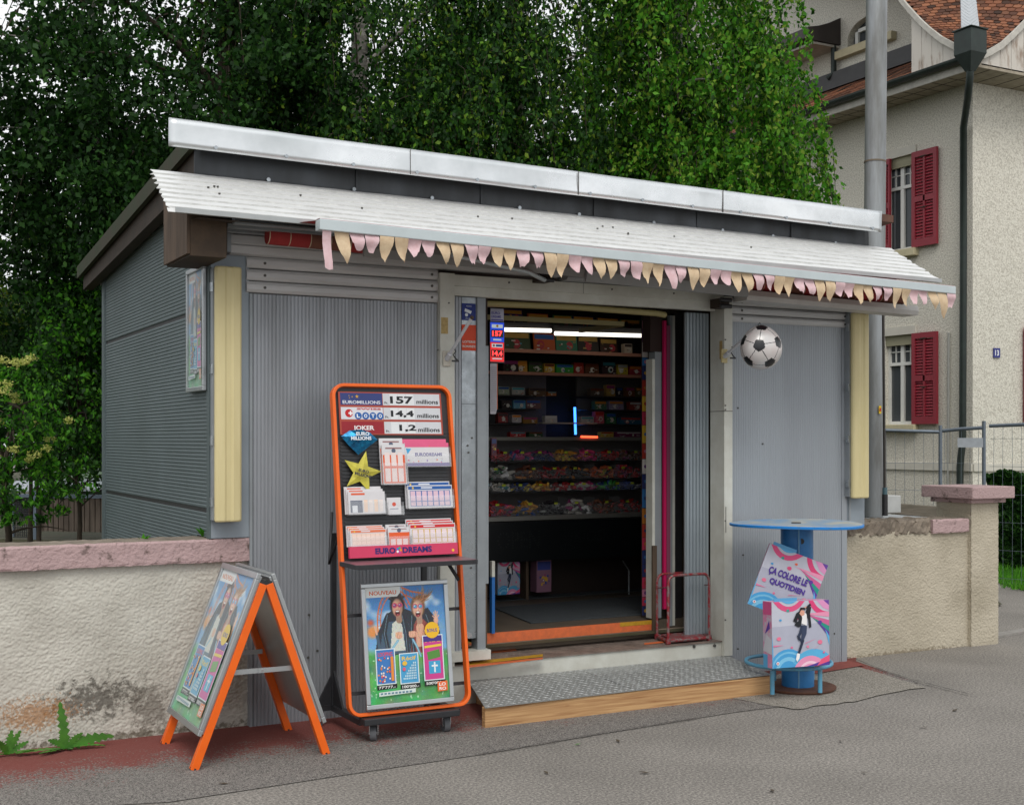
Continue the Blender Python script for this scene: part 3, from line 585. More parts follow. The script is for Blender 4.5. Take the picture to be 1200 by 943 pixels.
# ================================================================ CREAM HOUSE
HX, HY = 11.5, 6.73
M_HOUSE = mat('house_roughcast', S(222,218,205), .95, var=.9, vs=50, rgb2=S(172,166,153), bump=1.0, bs=30, detail=2, lo=.42, hi=.66)
M_HBAND = mat('house_smooth_band', S(206,202,190), .85, var=.2, vs=4)
M_TILE = leaf_mat('roof_tile_clay', [S(52,42,36), S(96,64,50), S(124,80,60), S(146,98,72), S(80,58,48)], 0.0)
M_SOFF = mat('soffit_boards', S(168,158,140), .8, var=.6, vs=7, rgb2=S(122,112,96), stretch=(1,1,1))
M_GUT = mat('dark_copper_green', S(48,58,54), .5, .3, var=.5, vs=9, rgb2=S(34,38,36))
M_PEEL = mat('peeling_white_boards', S(200,194,184), .8, var=.95, vs=7, rgb2=S(138,116,98), stretch=(1,1,.25), lo=.52, hi=.66)
M_BARGE = mat('barge_board_pale', S(196,192,182), .7, var=.5, vs=8)
M_SHUT = mat('shutter_dark_red', S(142,38,52), .5, var=.25, vs=6, rgb2=S(116,30,42))
M_SASH = mat('window_white', S(228,228,222), .4, var=.15, vs=9)
M_GLASS = mat('window_glass_dark', (.07,.078,.085), .06, .0, spec=.35)
M_CURT = mat('curtain_pale', S(150,150,144), .9)
house = thing('house', (HX+3, HY+4, .02), 'cream roughcast house with red shutters and sweeping clay tile roof, right behind the kiosk', 'house')
ZT = 6.92
def wall_holes(b, pl, x0, x1, z0, z1, holes, m):
    """wall sheet in plane pl with rectangular holes, by bands"""
    xs = sorted({x0, x1, *[h[0] for h in holes], *[h[1] for h in holes]}); zs = sorted({z0, z1, *[h[2] for h in holes], *[h[3] for h in holes]})
    for a, c in zip(xs, xs[1:]):
        for d, e in zip(zs, zs[1:]):
            mx, mz = (a+c)/2, (d+e)/2
            if any(h[0] < mx < h[1] and h[2] < mz < h[3] for h in holes): continue
            b.rect(pl, a, d, c, e, 0, m)
    for h in holes:
        for p in ([(h[0],h[2]),(h[0],h[3])], [(h[0],h[3]),(h[1],h[3])], [(h[1],h[3]),(h[1],h[2])], [(h[1],h[2]),(h[0],h[2])]):
            b.face([pl.p(*p[0]), pl.p(*p[1]), pl.p(*p[1], -.16), pl.p(*p[0], -.16)], m)
LX = Pl((HX, 0, 0), (0,-1,0), (0,0,1))      # left face seen from -X; local x = -Y
FX = Pl((0, HY, 0), (1,0,0), (0,0,1))
def hp(u, v): p = fx(u, v, HX); return -p.y, p.z
def win_rect(ur, vt, vb, w): r = hp(ur, 450)[0]; return (r-w, r, hp(ur, vb)[1], hp(ur, vt)[1])
W1 = win_rect(1071, 391, 497, .62); W2 = win_rect(1071, 180, 291, .62)
b = MB(); wall_holes(b, LX, -16.5, -HY, 0, ZT+.3, [W1, W2], M_HOUSE)
rx = fy(1197, 450, HY).x; RW1 = (rx+.54, rx+1.4, W1[2]+.02, W1[3]+.05)
wall_holes(b, FX, HX, 20, 0, ZT+.3, [RW1], M_HOUSE)
b.face([(20,HY,0),(20,16.5,0),(20,16.5,ZT+.3),(20,HY,ZT+.3)], M_HOUSE); b.face([(HX,16.5,0),(20,16.5,0),(20,16.5,ZT+.3),(HX,16.5,ZT+.3)], M_HOUSE)
b.build('wall', house)
b = MB(); z = hp(1040, 545)[1]; b.pbox(LX, -16.5, -HY, z-.06, z+.05, .003, .03, M_HBAND); b.pbox(FX, HX, 20, z-.06, z+.05, .003, .03, M_HBAND)
b.build('plinth_band', house)
def window(par, pl, R, transom=.68, sill=True, shut=(1, 1), louvres=15, lintel=True, flat=True):
    x0, x1, z0, z1 = R; w = x1-x0
    b = MB(); f = .05
    for a, c, d, e in ((x0, x0+f, z0, z1), (x1-f, x1, z0, z1), (x0+f, x1-f, z0, z0+f), (x0+f, x1-f, z1-f, z1)): b.pbox(pl, a, c, d, e, -.12, -.07, M_SASH)
    zt = z0+(z1-z0)*transom; b.pbox(pl, x0+f, x1-f, zt-.025, zt+.025, -.12, -.06, M_SASH)
    b.pbox(pl, x0+w/2-.036, x0+w/2+.036, z0+f, z1-f, -.115, -.065, M_SASH)
    for k in (.25, .75): b.pbox(pl, x0+w*k-.007, x0+w*k+.007, zt+.035, z1-f, -.11, -.08, M_SASH)
    b.pbox(pl, x0+f, x1-f, (zt+z1)/2-.04, (zt+z1)/2-.026, -.11, -.08, M_SASH)
    o = b.build('window_frame', par)
    b = MB(); b.rect(pl, x0+f, z0+f, x1-f, z1-f, -.10, M_GLASS); b.build('pane', o)
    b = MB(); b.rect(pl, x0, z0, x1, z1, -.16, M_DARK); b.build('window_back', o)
    b = MB(); b.pbox(pl, x0-.02, x1+.02, z1-.16, z1, -.055, -.02, mat('blind_box', S(150,146,120), .7)); b.build('blind_box', o)
    if lintel: b = MB(); b.pbox(pl, x0-.1, x1+.06, z1, z1+.13, .004, .03, M_HBAND); b.build('lintel', par)
    if sill: b = MB(); b.pbox(pl, x0-.12, x1+.1, z0-.12, z0-.002, -.15, .11, mat('sill_cream', S(200,190,156), .7, var=.3, vs=9)); b.build('sill', par, bev=.008)
    for side in (-1, 1):
        k_ = shut[0 if side < 0 else 1]
        if not k_: continue
        sw = .51; a = (x0-sw-.02, x0-.02) if side < 0 else (x1+.02, x1+sw+.02)
        if k_ == 2: a = (x0+.0, x0+.17)      # half closed leaf, drawn in front of the opening
        b = MB(); g = .05 if k_ == 1 else .02
        if flat or True:
            if k_ == 2: g = .022
            for p, q, d, e in ((a[0], a[0]+g*1.4, z0, z1), (a[1]-g*1.4, a[1], z0, z1), (a[0]+g*1.4, a[1]-g*1.4, z0, z0+.12), (a[0]+g*1.4, a[1]-g*1.4, z1-.09, z1), (a[0]+g*1.4, a[1]-g*1.4, z0+(z1-z0)*.47, z0+(z1-z0)*.47+.09), ((a[0]+a[1])/2-.018, (a[0]+a[1])/2+.018, z0+.12, z1-.09)): b.pbox(pl, p, q, d, e, .03, .075, M_SHUT)
            n = 26
            for i in range(n):
                zz = z0+.13+(z1-z0-.23)*i/n
                b.hexa([pl.p(x, y, zv) for x, y, zv in [(a[0]+g, zz, .062), (a[1]-g, zz, .062), (a[1]-g, zz+.012, .062), (a[0]+g, zz+.012, .062), (a[0]+g, zz+.035, .034), (a[1]-g, zz+.035, .034), (a[1]-g, zz+.047, .034), (a[0]+g, zz+.047, .034)]], M_SHUT)
        o2 = b.build('shutter', par)
        b = MB(); xx = (a[0]+a[1])/2
        for zz in (z0+(z1-z0)*.4, z0+(z1-z0)*.93): b.pbox(pl, xx-.07, xx+.05, zz, zz+.015, .077, .09, M_DARKWOOD)
        b.build('iron_fitting', o2)
window(house, LX, W1, shut=(0, 1)); window(house, LX, W2, shut=(2, 1))
window(house, FX, RW1, shut=(1, 1))
# downpipe and hopper at the corner
EX, EY = 10.9, 6.13
hop = fd(1137, 60, 18.4)
b = MB(); HD0 = (EX-.12-CAM[0])/ray(1137,60)[0]; pth = [fd(1137, 80, HD0), fd(1136.5, 92, HD0), fd(1134, 116, HD0+.25), fx(1129, 150, HX-.1), fx(1129, 300, HX-.1), fx(1128, 520, HX-.1), fx(1126, 535, HX-.1), fx(1125, 548, HX-.1), fx(1125, 575, HX-.1), Vector((HX-.1, fx(1125, 575, HX-.1).y, .05))]
b.tube(pth, .052, M_GUT, n=12); b.build('downpipe', house)
H = MB(); HD = (EX-.12-CAM[0])/ray(1137,60)[0]; cx, cy = fd(1137, 60, HD).xy; zt = 1.56+(515-36)*HD/1500; zm = 1.56+(515-64)*HD/1500; zb = 1.56+(515-84)*HD/1500
sq = lambda r, z: [(cx-r, cy-r, z), (cx+r, cy-r, z), (cx+r, cy+r, z), (cx-r, cy+r, z)]
for A_, B_ in ((sq(.155, zt), sq(.155, zm)), (sq(.155, zm), sq(.05, zb))):
    for i in range(4): H.face([A_[i], B_[i], B_[(i+1) % 4], A_[(i+1) % 4]], M_GUT)
H.tube([(*q[:2], zt) for q in sq(.165, zt)], .014, M_GUT, n=6, closed=True)
H.build('rain_hopper', house)
q0, q1 = fd(1137, 38, HD), fd(1146, -14, HD+.1); b = MB(); pl = Pl(q0, (.88,-.47,0), q1-q0); L = (q1-q0).length
b.poly(pl, [(-.13, 0), (.13, 0), (.09, L), (-.11, L)], 0, mat('feather_flashing', S(178,182,186), .5, .3, var=.3, vs=4), .02)
for i in range(14): z = L*i/14; b.poly(pl, [(-.005, z), (.11, z+.09), (.11, z+.10), (-.005, z+.012)], .022, M_GALV); b.poly(pl, [(-.005, z), (-.12, z+.09), (-.12, z+.10), (-.005, z+.012)], .022, M_GALV)
b.build('valley_flashing', house)
# eaves
b = MB()
b.box(EX, HX-.004, HY-.003, 16.6, ZT-.06, ZT, M_SOFF); b.box(EX, 20.4, EY, HY-.004, ZT-.06, ZT-.001, M_SOFF)
for i in range(34):
    y = HY+i*.29; b.box(EX+.02, HX-.02, y, y+.012, ZT-.064, ZT-.0605, M_DARKWOOD)
b.box(EX+.29, EX+.30, HY, 16.6, ZT-.064, ZT-.0605, M_DARKWOOD)
for i in range(20): x = HX-.3+i*.36; b.box(x, x+.012, EY+.02, HY-.02, ZT-.064, ZT-.0605, M_DARKWOOD)
b.build('soffit', house)
b = MB(); b.box(EX-.03, EX-.003, EY, 16.6, ZT-.09, ZT+.04, M_BARGE); b.build('eave_board', house)
b = MB(); gz = ZT+.09; hy = cy+.1
prof = [(-.075+.0, 0)]+[(-.075*math.cos(t)-0, -.075*math.sin(t)) for t in np.linspace(0, math.pi, 9)]
V0 = [Vector((EX-.11+dx, hy, gz+dz)) for dx, dz in prof]; b.prism(V0, (0, 16.6-hy, 0), M_GUT); b.build('gutter', house)
# tile skirt along the left eave, dark flashing, upper wall
def tiles(b, f, nu, nv, m, lift=.014, ov=1.2):
    """courses of separate flat tiles over the patch f(u,v)"""
    rs = random.Random(5)
    for j in range(nv):
        for i in range(nu):
            o = .5*(j % 2); u0 = (i+o)/nu; u1 = (i+1+o)/nu-.08/nu; v0 = j/nv; v1 = min(1, (j+ov)/nv)
            if u1 > 1.0: continue
            A_, B_, C_, D_ = (Vector(f(u0, v0)), Vector(f(u1, v0)), Vector(f(u1, v1)), Vector(f(u0, v1)))
            n = (B_-A_).cross(D_-A_)
            if n.length < 1e-9: continue
            n.normalize(); n = n if n.z > 0 else -n; L = lift*rs.uniform(.8, 1.3); M_ = (A_+B_)/2-(D_-A_)*.12
            b.raw([A_+n*L, M_+n*L, B_+n*L, C_+n*.004, D_+n*.004, A_, M_, B_], [(0,1,2,3,4), (0,5,6,1), (1,6,7,2)], m)
yA = fx(1078, 50, EX+.05).y
b = MB(); UX = 12.0
tiles(b, lambda u, v: (EX-.02+(UX-EX)*v, yA+(16.6-yA)*u, ZT+.13+.62*v), 48, 5, M_TILE); b.face([(EX, yA, ZT+.1), (EX, 16.6, ZT+.1), (UX, 16.6, ZT+.72), (UX, yA, ZT+.72)], M_DARKWOOD)
b.build('roof_skirt', house)
b = MB(); b.box(UX-.14, UX-.004, yA, 16.6, ZT+.72, ZT+1.0, mat('lead_flashing', S(66,66,66), .5, .3, var=.4, vs=5)); b.build('flashing', house)
b = MB(); UL = Pl((UX, 0, 0), (0,-1,0), (0,0,1)); aw = fx(1020, 30, UX); AW = (-aw.y-.55, -aw.y+.35, fx(1000, 56, UX).z, fx(1000, 26, UX).z)
wall_holes(b, UL, -16.5, -yA+.3, ZT+.6, 12, [AW], M_HOUSE); b.build('upper_wall', house)
b = MB()
xc = (AW[0]+AW[1])/2; rr = (AW[1]-AW[0])/2
for s in (-1, 1):       # rounded head of the arched opening
    P = [(xc+s*rr, AW[3]+.001), (xc+s*rr, AW[3]-.3)]+[(xc+s*rr*math.cos(t), AW[3]-.3+.3*math.sin(t)) for t in np.linspace(.05, math.pi/2, 10)]
    b.poly(UL, P, .002, M_HOUSE, -.16)
b.build('arch_head', house)
b = MB(); b.pbox(UL, AW[0]+.1, AW[1]-.02, AW[2], AW[2]+.06, -.13, -.08, M_SASH); b.pbox(UL, AW[0]+.1, AW[0]+.17, AW[2]+.06, AW[3]-.16, -.13, -.08, M_SASH); b.pbox(UL, AW[0]+.17, xc, AW[3]-.18, AW[3]-.12, -.13, -.08, M_SASH)
o = b.build('arched_window_frame', house); b = MB(); b.rect(UL, AW[0], AW[2], AW[1], AW[3], -.14, M_GLASS); b.build('pane', o)
b = MB(); b.pbox(UL, AW[0]-.2, AW[1]+.25, AW[2]-.14, AW[2]-.003, -.15, .12, MATS['sill_cream']); b.build('sill', house, bev=.008)
# boarded gables with sweeping barge boards and the tiled valley between
lc = [(1040,-30),(1057,0),(1068,13),(1080,26),(1092,37),(1105,47),(1120,55),(1134,63)]
rc = [(1150,66),(1160,61),(1172,54),(1185,42),(1200,27),(1216,6),(1230,-16),(1240,-34)]
LC = [fx(u, v, EX) for u, v in lc][::-1]; RC = [fy(u, v, EY) for u, v in rc]
b = MB()
def boards(curve, axis, zb):
    for a, c in zip(curve, curve[1:]):
        n = max(1, int(abs((c-a)[axis])/.14))
        for i in range(n):
            p = a.lerp(c, i/n+.02); q = a.lerp(c, (i+1)/n-.02)
            off = Vector((.03,0,0)) if axis == 1 else Vector((0,.03,0))
            b.prism([Vector((p.x,p.y,zb)), Vector((q.x,q.y,zb)), q, p], off, M_PEEL)
stop = [p for p in LC if p.y <= yA+.1]
boards(stop+[LC[len(stop)]] if len(stop) < len(LC) else stop, 1, ZT+.12); b.build('gable_boards', house)
b = MB(); boards(RC, 0, ZT-.02); b.build('gable_boards', house)
for cur, off in ((LC, Vector((-.05,0,0))), (RC, Vector((0,-.05,0)))):
    b = MB()
    for a, c in zip(cur, cur[1:]):
        b.prism([a+Vector((0,0,-.05)), c+Vector((0,0,-.05)), c+Vector((0,0,.05)), a+Vector((0,0,.05))], off, M_BARGE)
    b.build('barge_board', house)
def curve_at(c, t):
    t = t*(len(c)-1); i = min(int(t), len(c)-2); return c[i].lerp(c[i+1], t-i)
b = MB(); 
def patch(u, v):
    a = curve_at(LC, v); c = curve_at(RC, v); p = a.lerp(c, u); k = 4*u*(1-u); return p+Vector((.28, .28, .22))*k*v
tiles(b, patch, 15, 34, M_TILE, .015)
V = [patch(i/12, j/12)-Vector((0,0,.03)) for j in range(13) for i in range(13)]; b.raw(V, [(j*13+i, j*13+i+1, j*13+i+14, j*13+i+13) for j in range(12) for i in range(12)], M_DARKWOOD)
# remaining roof, seen only from elsewhere
b.face([LC[-1], RC[-1], (20.4, EY, 12.5), (16, 11, 14.5), (EX+.4, 16.6, 12.5)], M_RUSTROOF)
b.build('tiled_roof', house)
# little dark eave further left on the house
e0 = fx(984, 34, UX); CX_ = 11.3
b = MB(); y0 = e0.y; b.box(CX_+.1, UX-.004, y0, y0+5, e0.z-.34, e0.z-.30, M_BARGE)
pts = [(CX_-.03, e0.z-.25), (CX_-.03, e0.z-.08), (CX_+.2, e0.z-.03), (CX_+.45, e0.z+.06), (UX-.006, e0.z+.18), (UX-.006, e0.z-.29), (CX_+.05, e0.z-.29)]
b.prism([Vector((x, y0-.03, z)) for x, z in pts], (0, 5, 0), mat('dark_slate', S(62,56,54), .6, var=.5, vs=5)); b.build('side_canopy', house)
b = MB(); pz = fx(977, 86, UX-.1); b.tube([(UX-.1, pz.y, e0.z-.30), (UX-.1, pz.y, pz.z), (UX-.15, pz.y+.1, pz.z-.08)], .05, M_GUT); b.build('short_downpipe', house)
# grey conduit on wall
b = MB(); b.tube([fx(1112, 390, HX-.02), fx(1111, 570, HX-.02)], .02, mat('conduit', S(166,166,160), .6)); b.build('conduit', house)
# house number
q = fy(1167.0, 413.5, HY); b = MB(); w, h = .07, .072; pn = Pl((q.x, HY, q.z), (1,0,0), (0,0,1)); b.pbox(pn, -w, w, -h, h, .01, .022, mat('enamel_blue', S(22,34,120), .25, spec=.6)); o = b.build('number_plate')
tag(o, 'small blue enamel house number plate reading 13 on the cream house', 'sign')
b = MB(); b.text(pn, '13', -.042, -.042, .084, .084, ink((230,232,236)), z=.0235, bold=.03); b.build('lettering', o)
# ================================================================ KIOSK SHELL
KX0, KX1, KD = -1.69, 2.95, 3.0
kiosk = thing('kiosk', (.6, 1.5, 0), 'grey corrugated metal kiosk with white sloping front roof and open doorway', 'kiosk')
def ribs_v(b, x0, x1, z0, z1, y, m, pitch=.021, d=.004, duty=.62):
    """vertical trapezoid ribs, facing -Y"""
    n = max(1, round((x1-x0)/pitch)); p = (x1-x0)/n
    for i in range(n):
        a = x0+i*p; q = [(a, y), (a+p*(1-duty)*.35, y), (a+p*(1-duty)*.65, y-d), (a+p*(duty+.2), y-d), (a+p, y)]
        for s, t in zip(q, q[1:]): b.face([(s[0], s[1], z0), (t[0], t[1], z0), (t[0], t[1], z1), (s[0], s[1], z1)], m)
roofz = lambda y: 2.955-(2.955-2.755)*(y/3.0)
# side wall: horizontal ribs in three lifts
b = MB(); zz = 0.6
joints = (1.17, 2.255)
while zz < 2.96:
    p = .021
    if any(abs(zz-j) < .011 for j in joints): zz += p; continue
    q = [(KX0, zz), (KX0-.0035, zz+p*.25), (KX0-.0035, zz+p*.7), (KX0, zz+p)]
    for s, t in zip(q, q[1:]):
        ye = 3.0 if t[1] < roofz(3.0) else max(0.0, (2.955-t[1])/(2.955-2.755)*3.0)
        ys = .04 if s[1] > 1.03 else .275
        if ye > .01: b.face([(s[0], ye, s[1]), (s[0], ys, s[1]), (t[0], ys, t[1]), (t[0], ye, t[1])], M_SIDE)
    zz += p
b.face([(KX0+.004, .02, 1.04), (KX0+.004, 3, 1.04), (KX0+.004, 3, 2.75), (KX0+.004, 0, 2.95)], M_BLACK)
for j in joints: b.box(KX0-.001, KX0+.003, .05, 2.98, j-.012, j+.003, M_BLACK)
b.build('side_wall', kiosk)
b = MB(); b.box(KX0-.012, KX0+.02, 2.94, 3.02, .3, 2.75, M_SIDE); b.box(KX0-.008, KX0+.01, 2.915, 2.938, .3, 2.75, M_SIDE)
b.build('rear_corner_trim', kiosk)
b = MB(); b.box(KX0-.010, KX0+.0, 0, .055, 1.03, 2.56, M_SIDE); b.box(KX0, -1.482, 0, .045, 1.032, 2.60, mat('corner_panel_blue_grey', S(150,160,168), .45, .2, var=.3, vs=3)); b.build('corner_panel', kiosk)
b = MB(); b.box(KX0, KX1, 2.95, 3.0, 0, 2.75, M_SIDE); b.build('rear_wall', kiosk)
b = MB(); b.box(KX1-.03, KX1, .032, 2.95, .98, 2.78, M_SIDE); b.box(KX1-.03, KX1, .36, 2.95, .0, .979, M_SIDE); b.build('right_side_wall', kiosk)
# front left panel
b = MB(); ribs_v(b, -1.462, -.361, .0, 2.352, -.004, M_PANEL); b.box(-1.482, -.361, -.003, .03, 0, 2.352, M_PANEL); b.build('front_panel', kiosk)
b = MB(); b.box(-1.482, -1.466, -.012, -.0035, 0, 2.352, M_FRAME); b.box(-1.466, -1.461, -.004, -.0035, 0, 2.352, M_BLACK); b.build('panel_frame', kiosk)
b = MB()
for u, v in ((361, 770), (372, 762), (362, 720)): p = fy(u, v, -.009); b.cyl((p.x, -.008, p.z), (p.x, -.013, p.z), .007, M_SCREW, n=8)
b.build('panel_bolts', kiosk)
# front right panel
b = MB(); ribs_v(b, 1.762, 2.742, .0, 2.34, -.004, M_PANELR, pitch=.0196, d=.0018); b.box(1.758, 2.79, -.003, .03, 0, 2.34, M_PANELR); b.box(2.742, 2.79, -.010, -.0035, 0, 2.34, M_PANELR)
for u, v in ((865, 478), (865, 760), (978, 742), (894, 520), (871, 650)): p = fy(u, v, -.009); b.cyl((p.x, -.004, p.z), (p.x, -.011, p.z), .006, M_SCREW, n=8)
b.build('front_panel', kiosk)
b = MB(); b.box(2.792, 2.95, -.012, .03, .955, 2.45, mat('corner_panel_blue_grey', S(150,160,168))); b.box(2.80, 2.815, -.022, -.0125, .955, 2.40, M_FRAME); b.build('corner_panel', kiosk)
# roller shutter slats
def slats(name, x0, x1, z0, z1, n, y=0.0):
    b = MB(); h = (z1-z0)/n
    for i in range(n):
        a = z0+i*h
        P = [(y+.0, a+.004), (y-.010, a+.008), (y-.020, a+h*.35), (y-.020, a+h*.72), (y-.006, a+h-.001), (y+.02, a+h-.001), (y+.02, a+.004)]
        b.prism([Vector((x0, yy, zz)) for yy, zz in P], (x1-x0, 0, 0), M_SLAT)
    for i in range(n):
        for x in (x0+.1, x1-.04): b.cyl((x, y-.018, z0+(i+.5)*h), (x, y-.024, z0+(i+.5)*h), .008, M_SCREW, n=8)
    return b.build(name, kiosk)
slats('shutter_slats', -1.50, -.362, 2.353, 2.552, 3); slats('shutter_slats', 1.759, 2.80, 2.335, 2.50, 3)
# shutter boxes / fascia beams over the front
b = MB(); b.box(-1.665, -1.60, -.07, .03, 2.56, 2.665, M_FRAME); b.build('shutter_box_end', kiosk)
b = MB(); P = [(-.03, 2.553), (-.055, 2.56), (-.06, 2.60), (-.052, 2.606), (-.062, 2.612), (-.062, 2.655), (-.05, 2.668), (.03, 2.668), (.03, 2.553)]
b.prism([Vector((-1.598, y, z)) for y, z in P], (2.05, 0, 0), M_SLAT); b.build('shutter_box', kiosk)
b = MB(); P = [(-.10, 2.53), (-.115, 2.545), (-.115, 2.60), (-.10, 2.68), (.02, 2.68), (.02, 2.53)]
b.prism([Vector((.46, y, z)) for y, z in P], (1.23, 0, 0), mat('fascia_pale_grey', S(158,160,160), .5, .1, var=.3, vs=3)); b.build('fascia_box', kiosk)
# lintel of the door
b = MB(); b.box(-.265, 1.70, -.03, .03, 2.462, 2.526, M_WHITE); b.box(-.265, 1.64, -.018, .03, 2.405, 2.4615, M_WHITE); b.box(.62, .6215, -.0315, -.03, 2.462, 2.526, M_SCREW)
for x in (.1, .83, 1.3): b.cyl((x, -.03, 2.50), (x, -.034, 2.50), .006, M_SCREW, n=8)
b.build('lintel', kiosk)
# white posts
b = MB(); b.box(-.36, -.268, -.045, .03, .235, 2.53, M_WHITE)
for u, v in ((513, 410), (526, 355)): p = fy(u, v, -.046); b.cyl((p.x, -.045, p.z), (p.x, -.05, p.z), .005, M_SCREW, n=8)
p = fy(521, 382, -.046); GL = mat('old_glue', S(186,160,104), .7, var=.6, vs=60)
b.pbox(FRONT(-.0455), p.x-.022, p.x+.022, p.z-.045, p.z+.05, .0, .001, GL)
b.build('door_post', kiosk)
b = MB(); b.box(1.69, 1.757, -.05, .10, .14, 2.50, M_WHITE)
for v in (360, 398, 475, 480, 610, 726, 770): p = fy(850, v, -.051); b.cyl((p.x, -.05, p.z), (p.x, -.055, p.z), .005, M_SCREW, n=8)
b.box(1.689, 1.7575, -.0515, .099, 1.745, 1.749, M_SCREW); b.box(1.7, 1.704, -.0525, -.0505, .95, 1.12, M_SCREW)
for zc in (2.15,): b.box(1.6885, 1.6895, -.03, .0, zc-.06, zc+.06, GL)
b.build('door_post', kiosk)
# parked sliding leaf left of the door: ribbed edge, bare steel sheet, frame
b = MB(); ribs_v(b, -.266, -.204, .31, 2.40, -.002, M_PANEL, pitch=.02); b.box(-.266, -.204, -.001, .03, .31, 2.40, M_PANEL); b.build('door_leaf_edge', kiosk)
b = MB(); b.box(-.203, -.107, -.006, .03, .385, 1.77, M_GALV); b.box(-.203, -.107, -.006, .03, 1.772, 2.40, M_GALV)
for u, v in ((548, 522), (549, 530), (553, 513), (552, 665), (548, 742)): p = fy(u, v, -.007); b.cyl((p.x, -.006, p.z), (p.x, -.011, p.z), .006, M_SCREW, n=8)
p = fy(549, 744, -.007); b.cyl((p.x, -.006, p.z), (p.x, -.02, p.z), .018, M_CHROME, n=12)
b.build('steel_sheet', kiosk)
b = MB(); b.box(-.106, -.052, -.02, .06, .31, 2.40, M_FRAME); b.build('door_leaf_frame', kiosk)
b = MB(); b.box(-.051, -.012, .02, .34, .70, 2.12, M_FRAME); b.box(-.051, -.016, .03, .34, .33, .70, M_BROWNWOOD); b.box(-.051, -.014, .03, .34, 2.12, 2.42, mat('dark_brown_jamb', S(46,28,22), .7)); b.build('left_jamb', kiosk)
b = MB(); b.box(-.36, -.035, -.055, .05, .262, .318, M_WHITE); b.build('door_base_rail', kiosk)
# sill and tread
b = MB(); b.box(-.36, 1.689, -.02, .05, .0, .232, M_WHITE)
for u, v in ((813, 757), (837, 756)): p = fy(u, v, -.02); b.cyl((p.x, -.02, p.z), (p.x, -.028, p.z), .010, M_SCREW, n=10)
b.build('sill', kiosk)
M_TREAD = mat('worn_tread_plate', S(140,124,114), .5, .1, var=.6, vs=10, rgb2=S(70,62,58))
b = MB(); b.box(-.36, 1.69, -.03, .34, .2325, .2375, M_TREAD)
rs = random.Random(2)
for i in range(46):
    for j in range(8):
        x = -.32+i*.044+(.0 if j % 2 else .022); y = -.01+j*.042; 
        if x > 1.66: continue
        a = .8 if j % 2 else -.8; dx, dy = math.cos(a)*.014, math.sin(a)*.014; nx, ny = -dy*.28, dx*.28
        b.raw([(x-dx, y-dy, .2376), (x+nx, y+ny, .2398), (x+dx, y+dy, .2376), (x-nx, y-ny, .2376)], [(0, 3, 2, 1)], M_TREAD)
b.build('tread_plate', kiosk)
YT = mat('yellow_tape', S(196,150,36), .5, var=.5, vs=40, rgb2=S(140,110,40)); OT = mat('orange_tape', S(224,112,62), .5, var=.5, vs=30, rgb2=S(170,90,60))
b = MB()
def floor_quad(P, z, m): b.face([tuple(fz(u, v, z).xy)+(z,) for u, v in P], m)
floor_quad([(549,775),(636,766),(636,769),(549,779)], .2405, YT); floor_quad([(549,779),(636,770),(636,772),(549,782)], .2407, OT)
floor_quad([(598,757),(752,743),(762,745),(600,760)], .2405, YT); floor_quad([(574,760),(601,757),(606,762),(574,765)], .241, OT); floor_quad([(750,742),(776,741),(776,745),(750,746)], .241, OT); floor_quad([(755,753),(785,750),(785,752),(755,755)], .241, OT)
b.build('worn_tape', kiosk)
b = MB(); b.box(-.05, 1.65, .328, .37, .2385, .2855, mat('grey_riser_wood', S(158,142,124), .8, var=.6, vs=12, rgb2=S(96,84,72), stretch=(.15,1,1))); b.build('wooden_riser', kiosk)
b = MB(); b.box(-.03, 1.42, .325, .3405, .286, .350, OT); b.box(-.03, .03, .3235, .3248, .30, .351, YT); b.box(1.12, 1.40, .3235, .3248, .325, .3515, YT); b.build('orange_threshold', kiosk)
# right hand side of the recess
b = MB(); ribs_v(b, 1.50, 1.688, .27, 2.40, .12, mat('leaf_ribbed_blue_grey', S(150,160,166), .45, .25, var=.2, vs=4), pitch=.026, d=.009); b.box(1.50, 1.689, .121, .135, .26, 2.40, M_FRAME); b.build('folded_leaf', kiosk)
q = lambda u, y: fy(u, 500, y).x
b = MB(); b.box(q(790, .36), q(799, .36), .36, .40, .3, 2.42, M_BLACK); b.build('recess_shade_strip', kiosk)  # solid black strip standing in for the shade in the recess
b = MB(); b.box(q(783, .35), q(786, .35), .33, .36, .3, 2.40, M_FRAME); b.box(q(786.5, .35), q(790, .35), .34, .36, .3, 2.40, M_WHITE); b.build('jamb_strip', kiosk)
b = MB(); b.box(q(774.5, .35), q(777.5, .35), .315, .335, .42, 2.36, mat('pink_strip', S(190,30,88), .4, spec=.4)); b.box(q(778.5, .35), q(782.5, .35), .32, .335, .42, 2.33, mat('dusky_strip', S(128,70,92), .5)); b.build('pink_edge_strip', kiosk)
b = MB(); b.box(q(762, .35), q(765, .35), .325, .40, .36, 2.10, M_WHITE); b.box(q(765.5, .35), q(773, .35), .33, .40, .36, 2.15, M_FRAME); b.box(q(760, .35), q(773, .35), .33, .42, 2.152, 2.42, MATS['dark_brown_jamb']); b.box(q(760, .36), q(765, .36), .31, .3245, .28, .85, M_BROWNWOOD); b.build('right_jamb', kiosk)
b = MB(); b.tube([(-.08, .05, 2.375), (.6, .05, 2.385), (1.22, .05, 2.375), (1.30, .07, 2.37)], .020, mat('olive_rail', S(150,138,92), .5), n=10); b.build('curtain_rail', kiosk)
b = MB(); b.box(.02, 1.3, .5, .53, 2.33, 2.36, MATS['olive_rail']); b.box(1.27, 1.30, .5, 1.1, 2.33, 2.36, MATS['olive_rail']); b.build('ceiling_rail', kiosk)
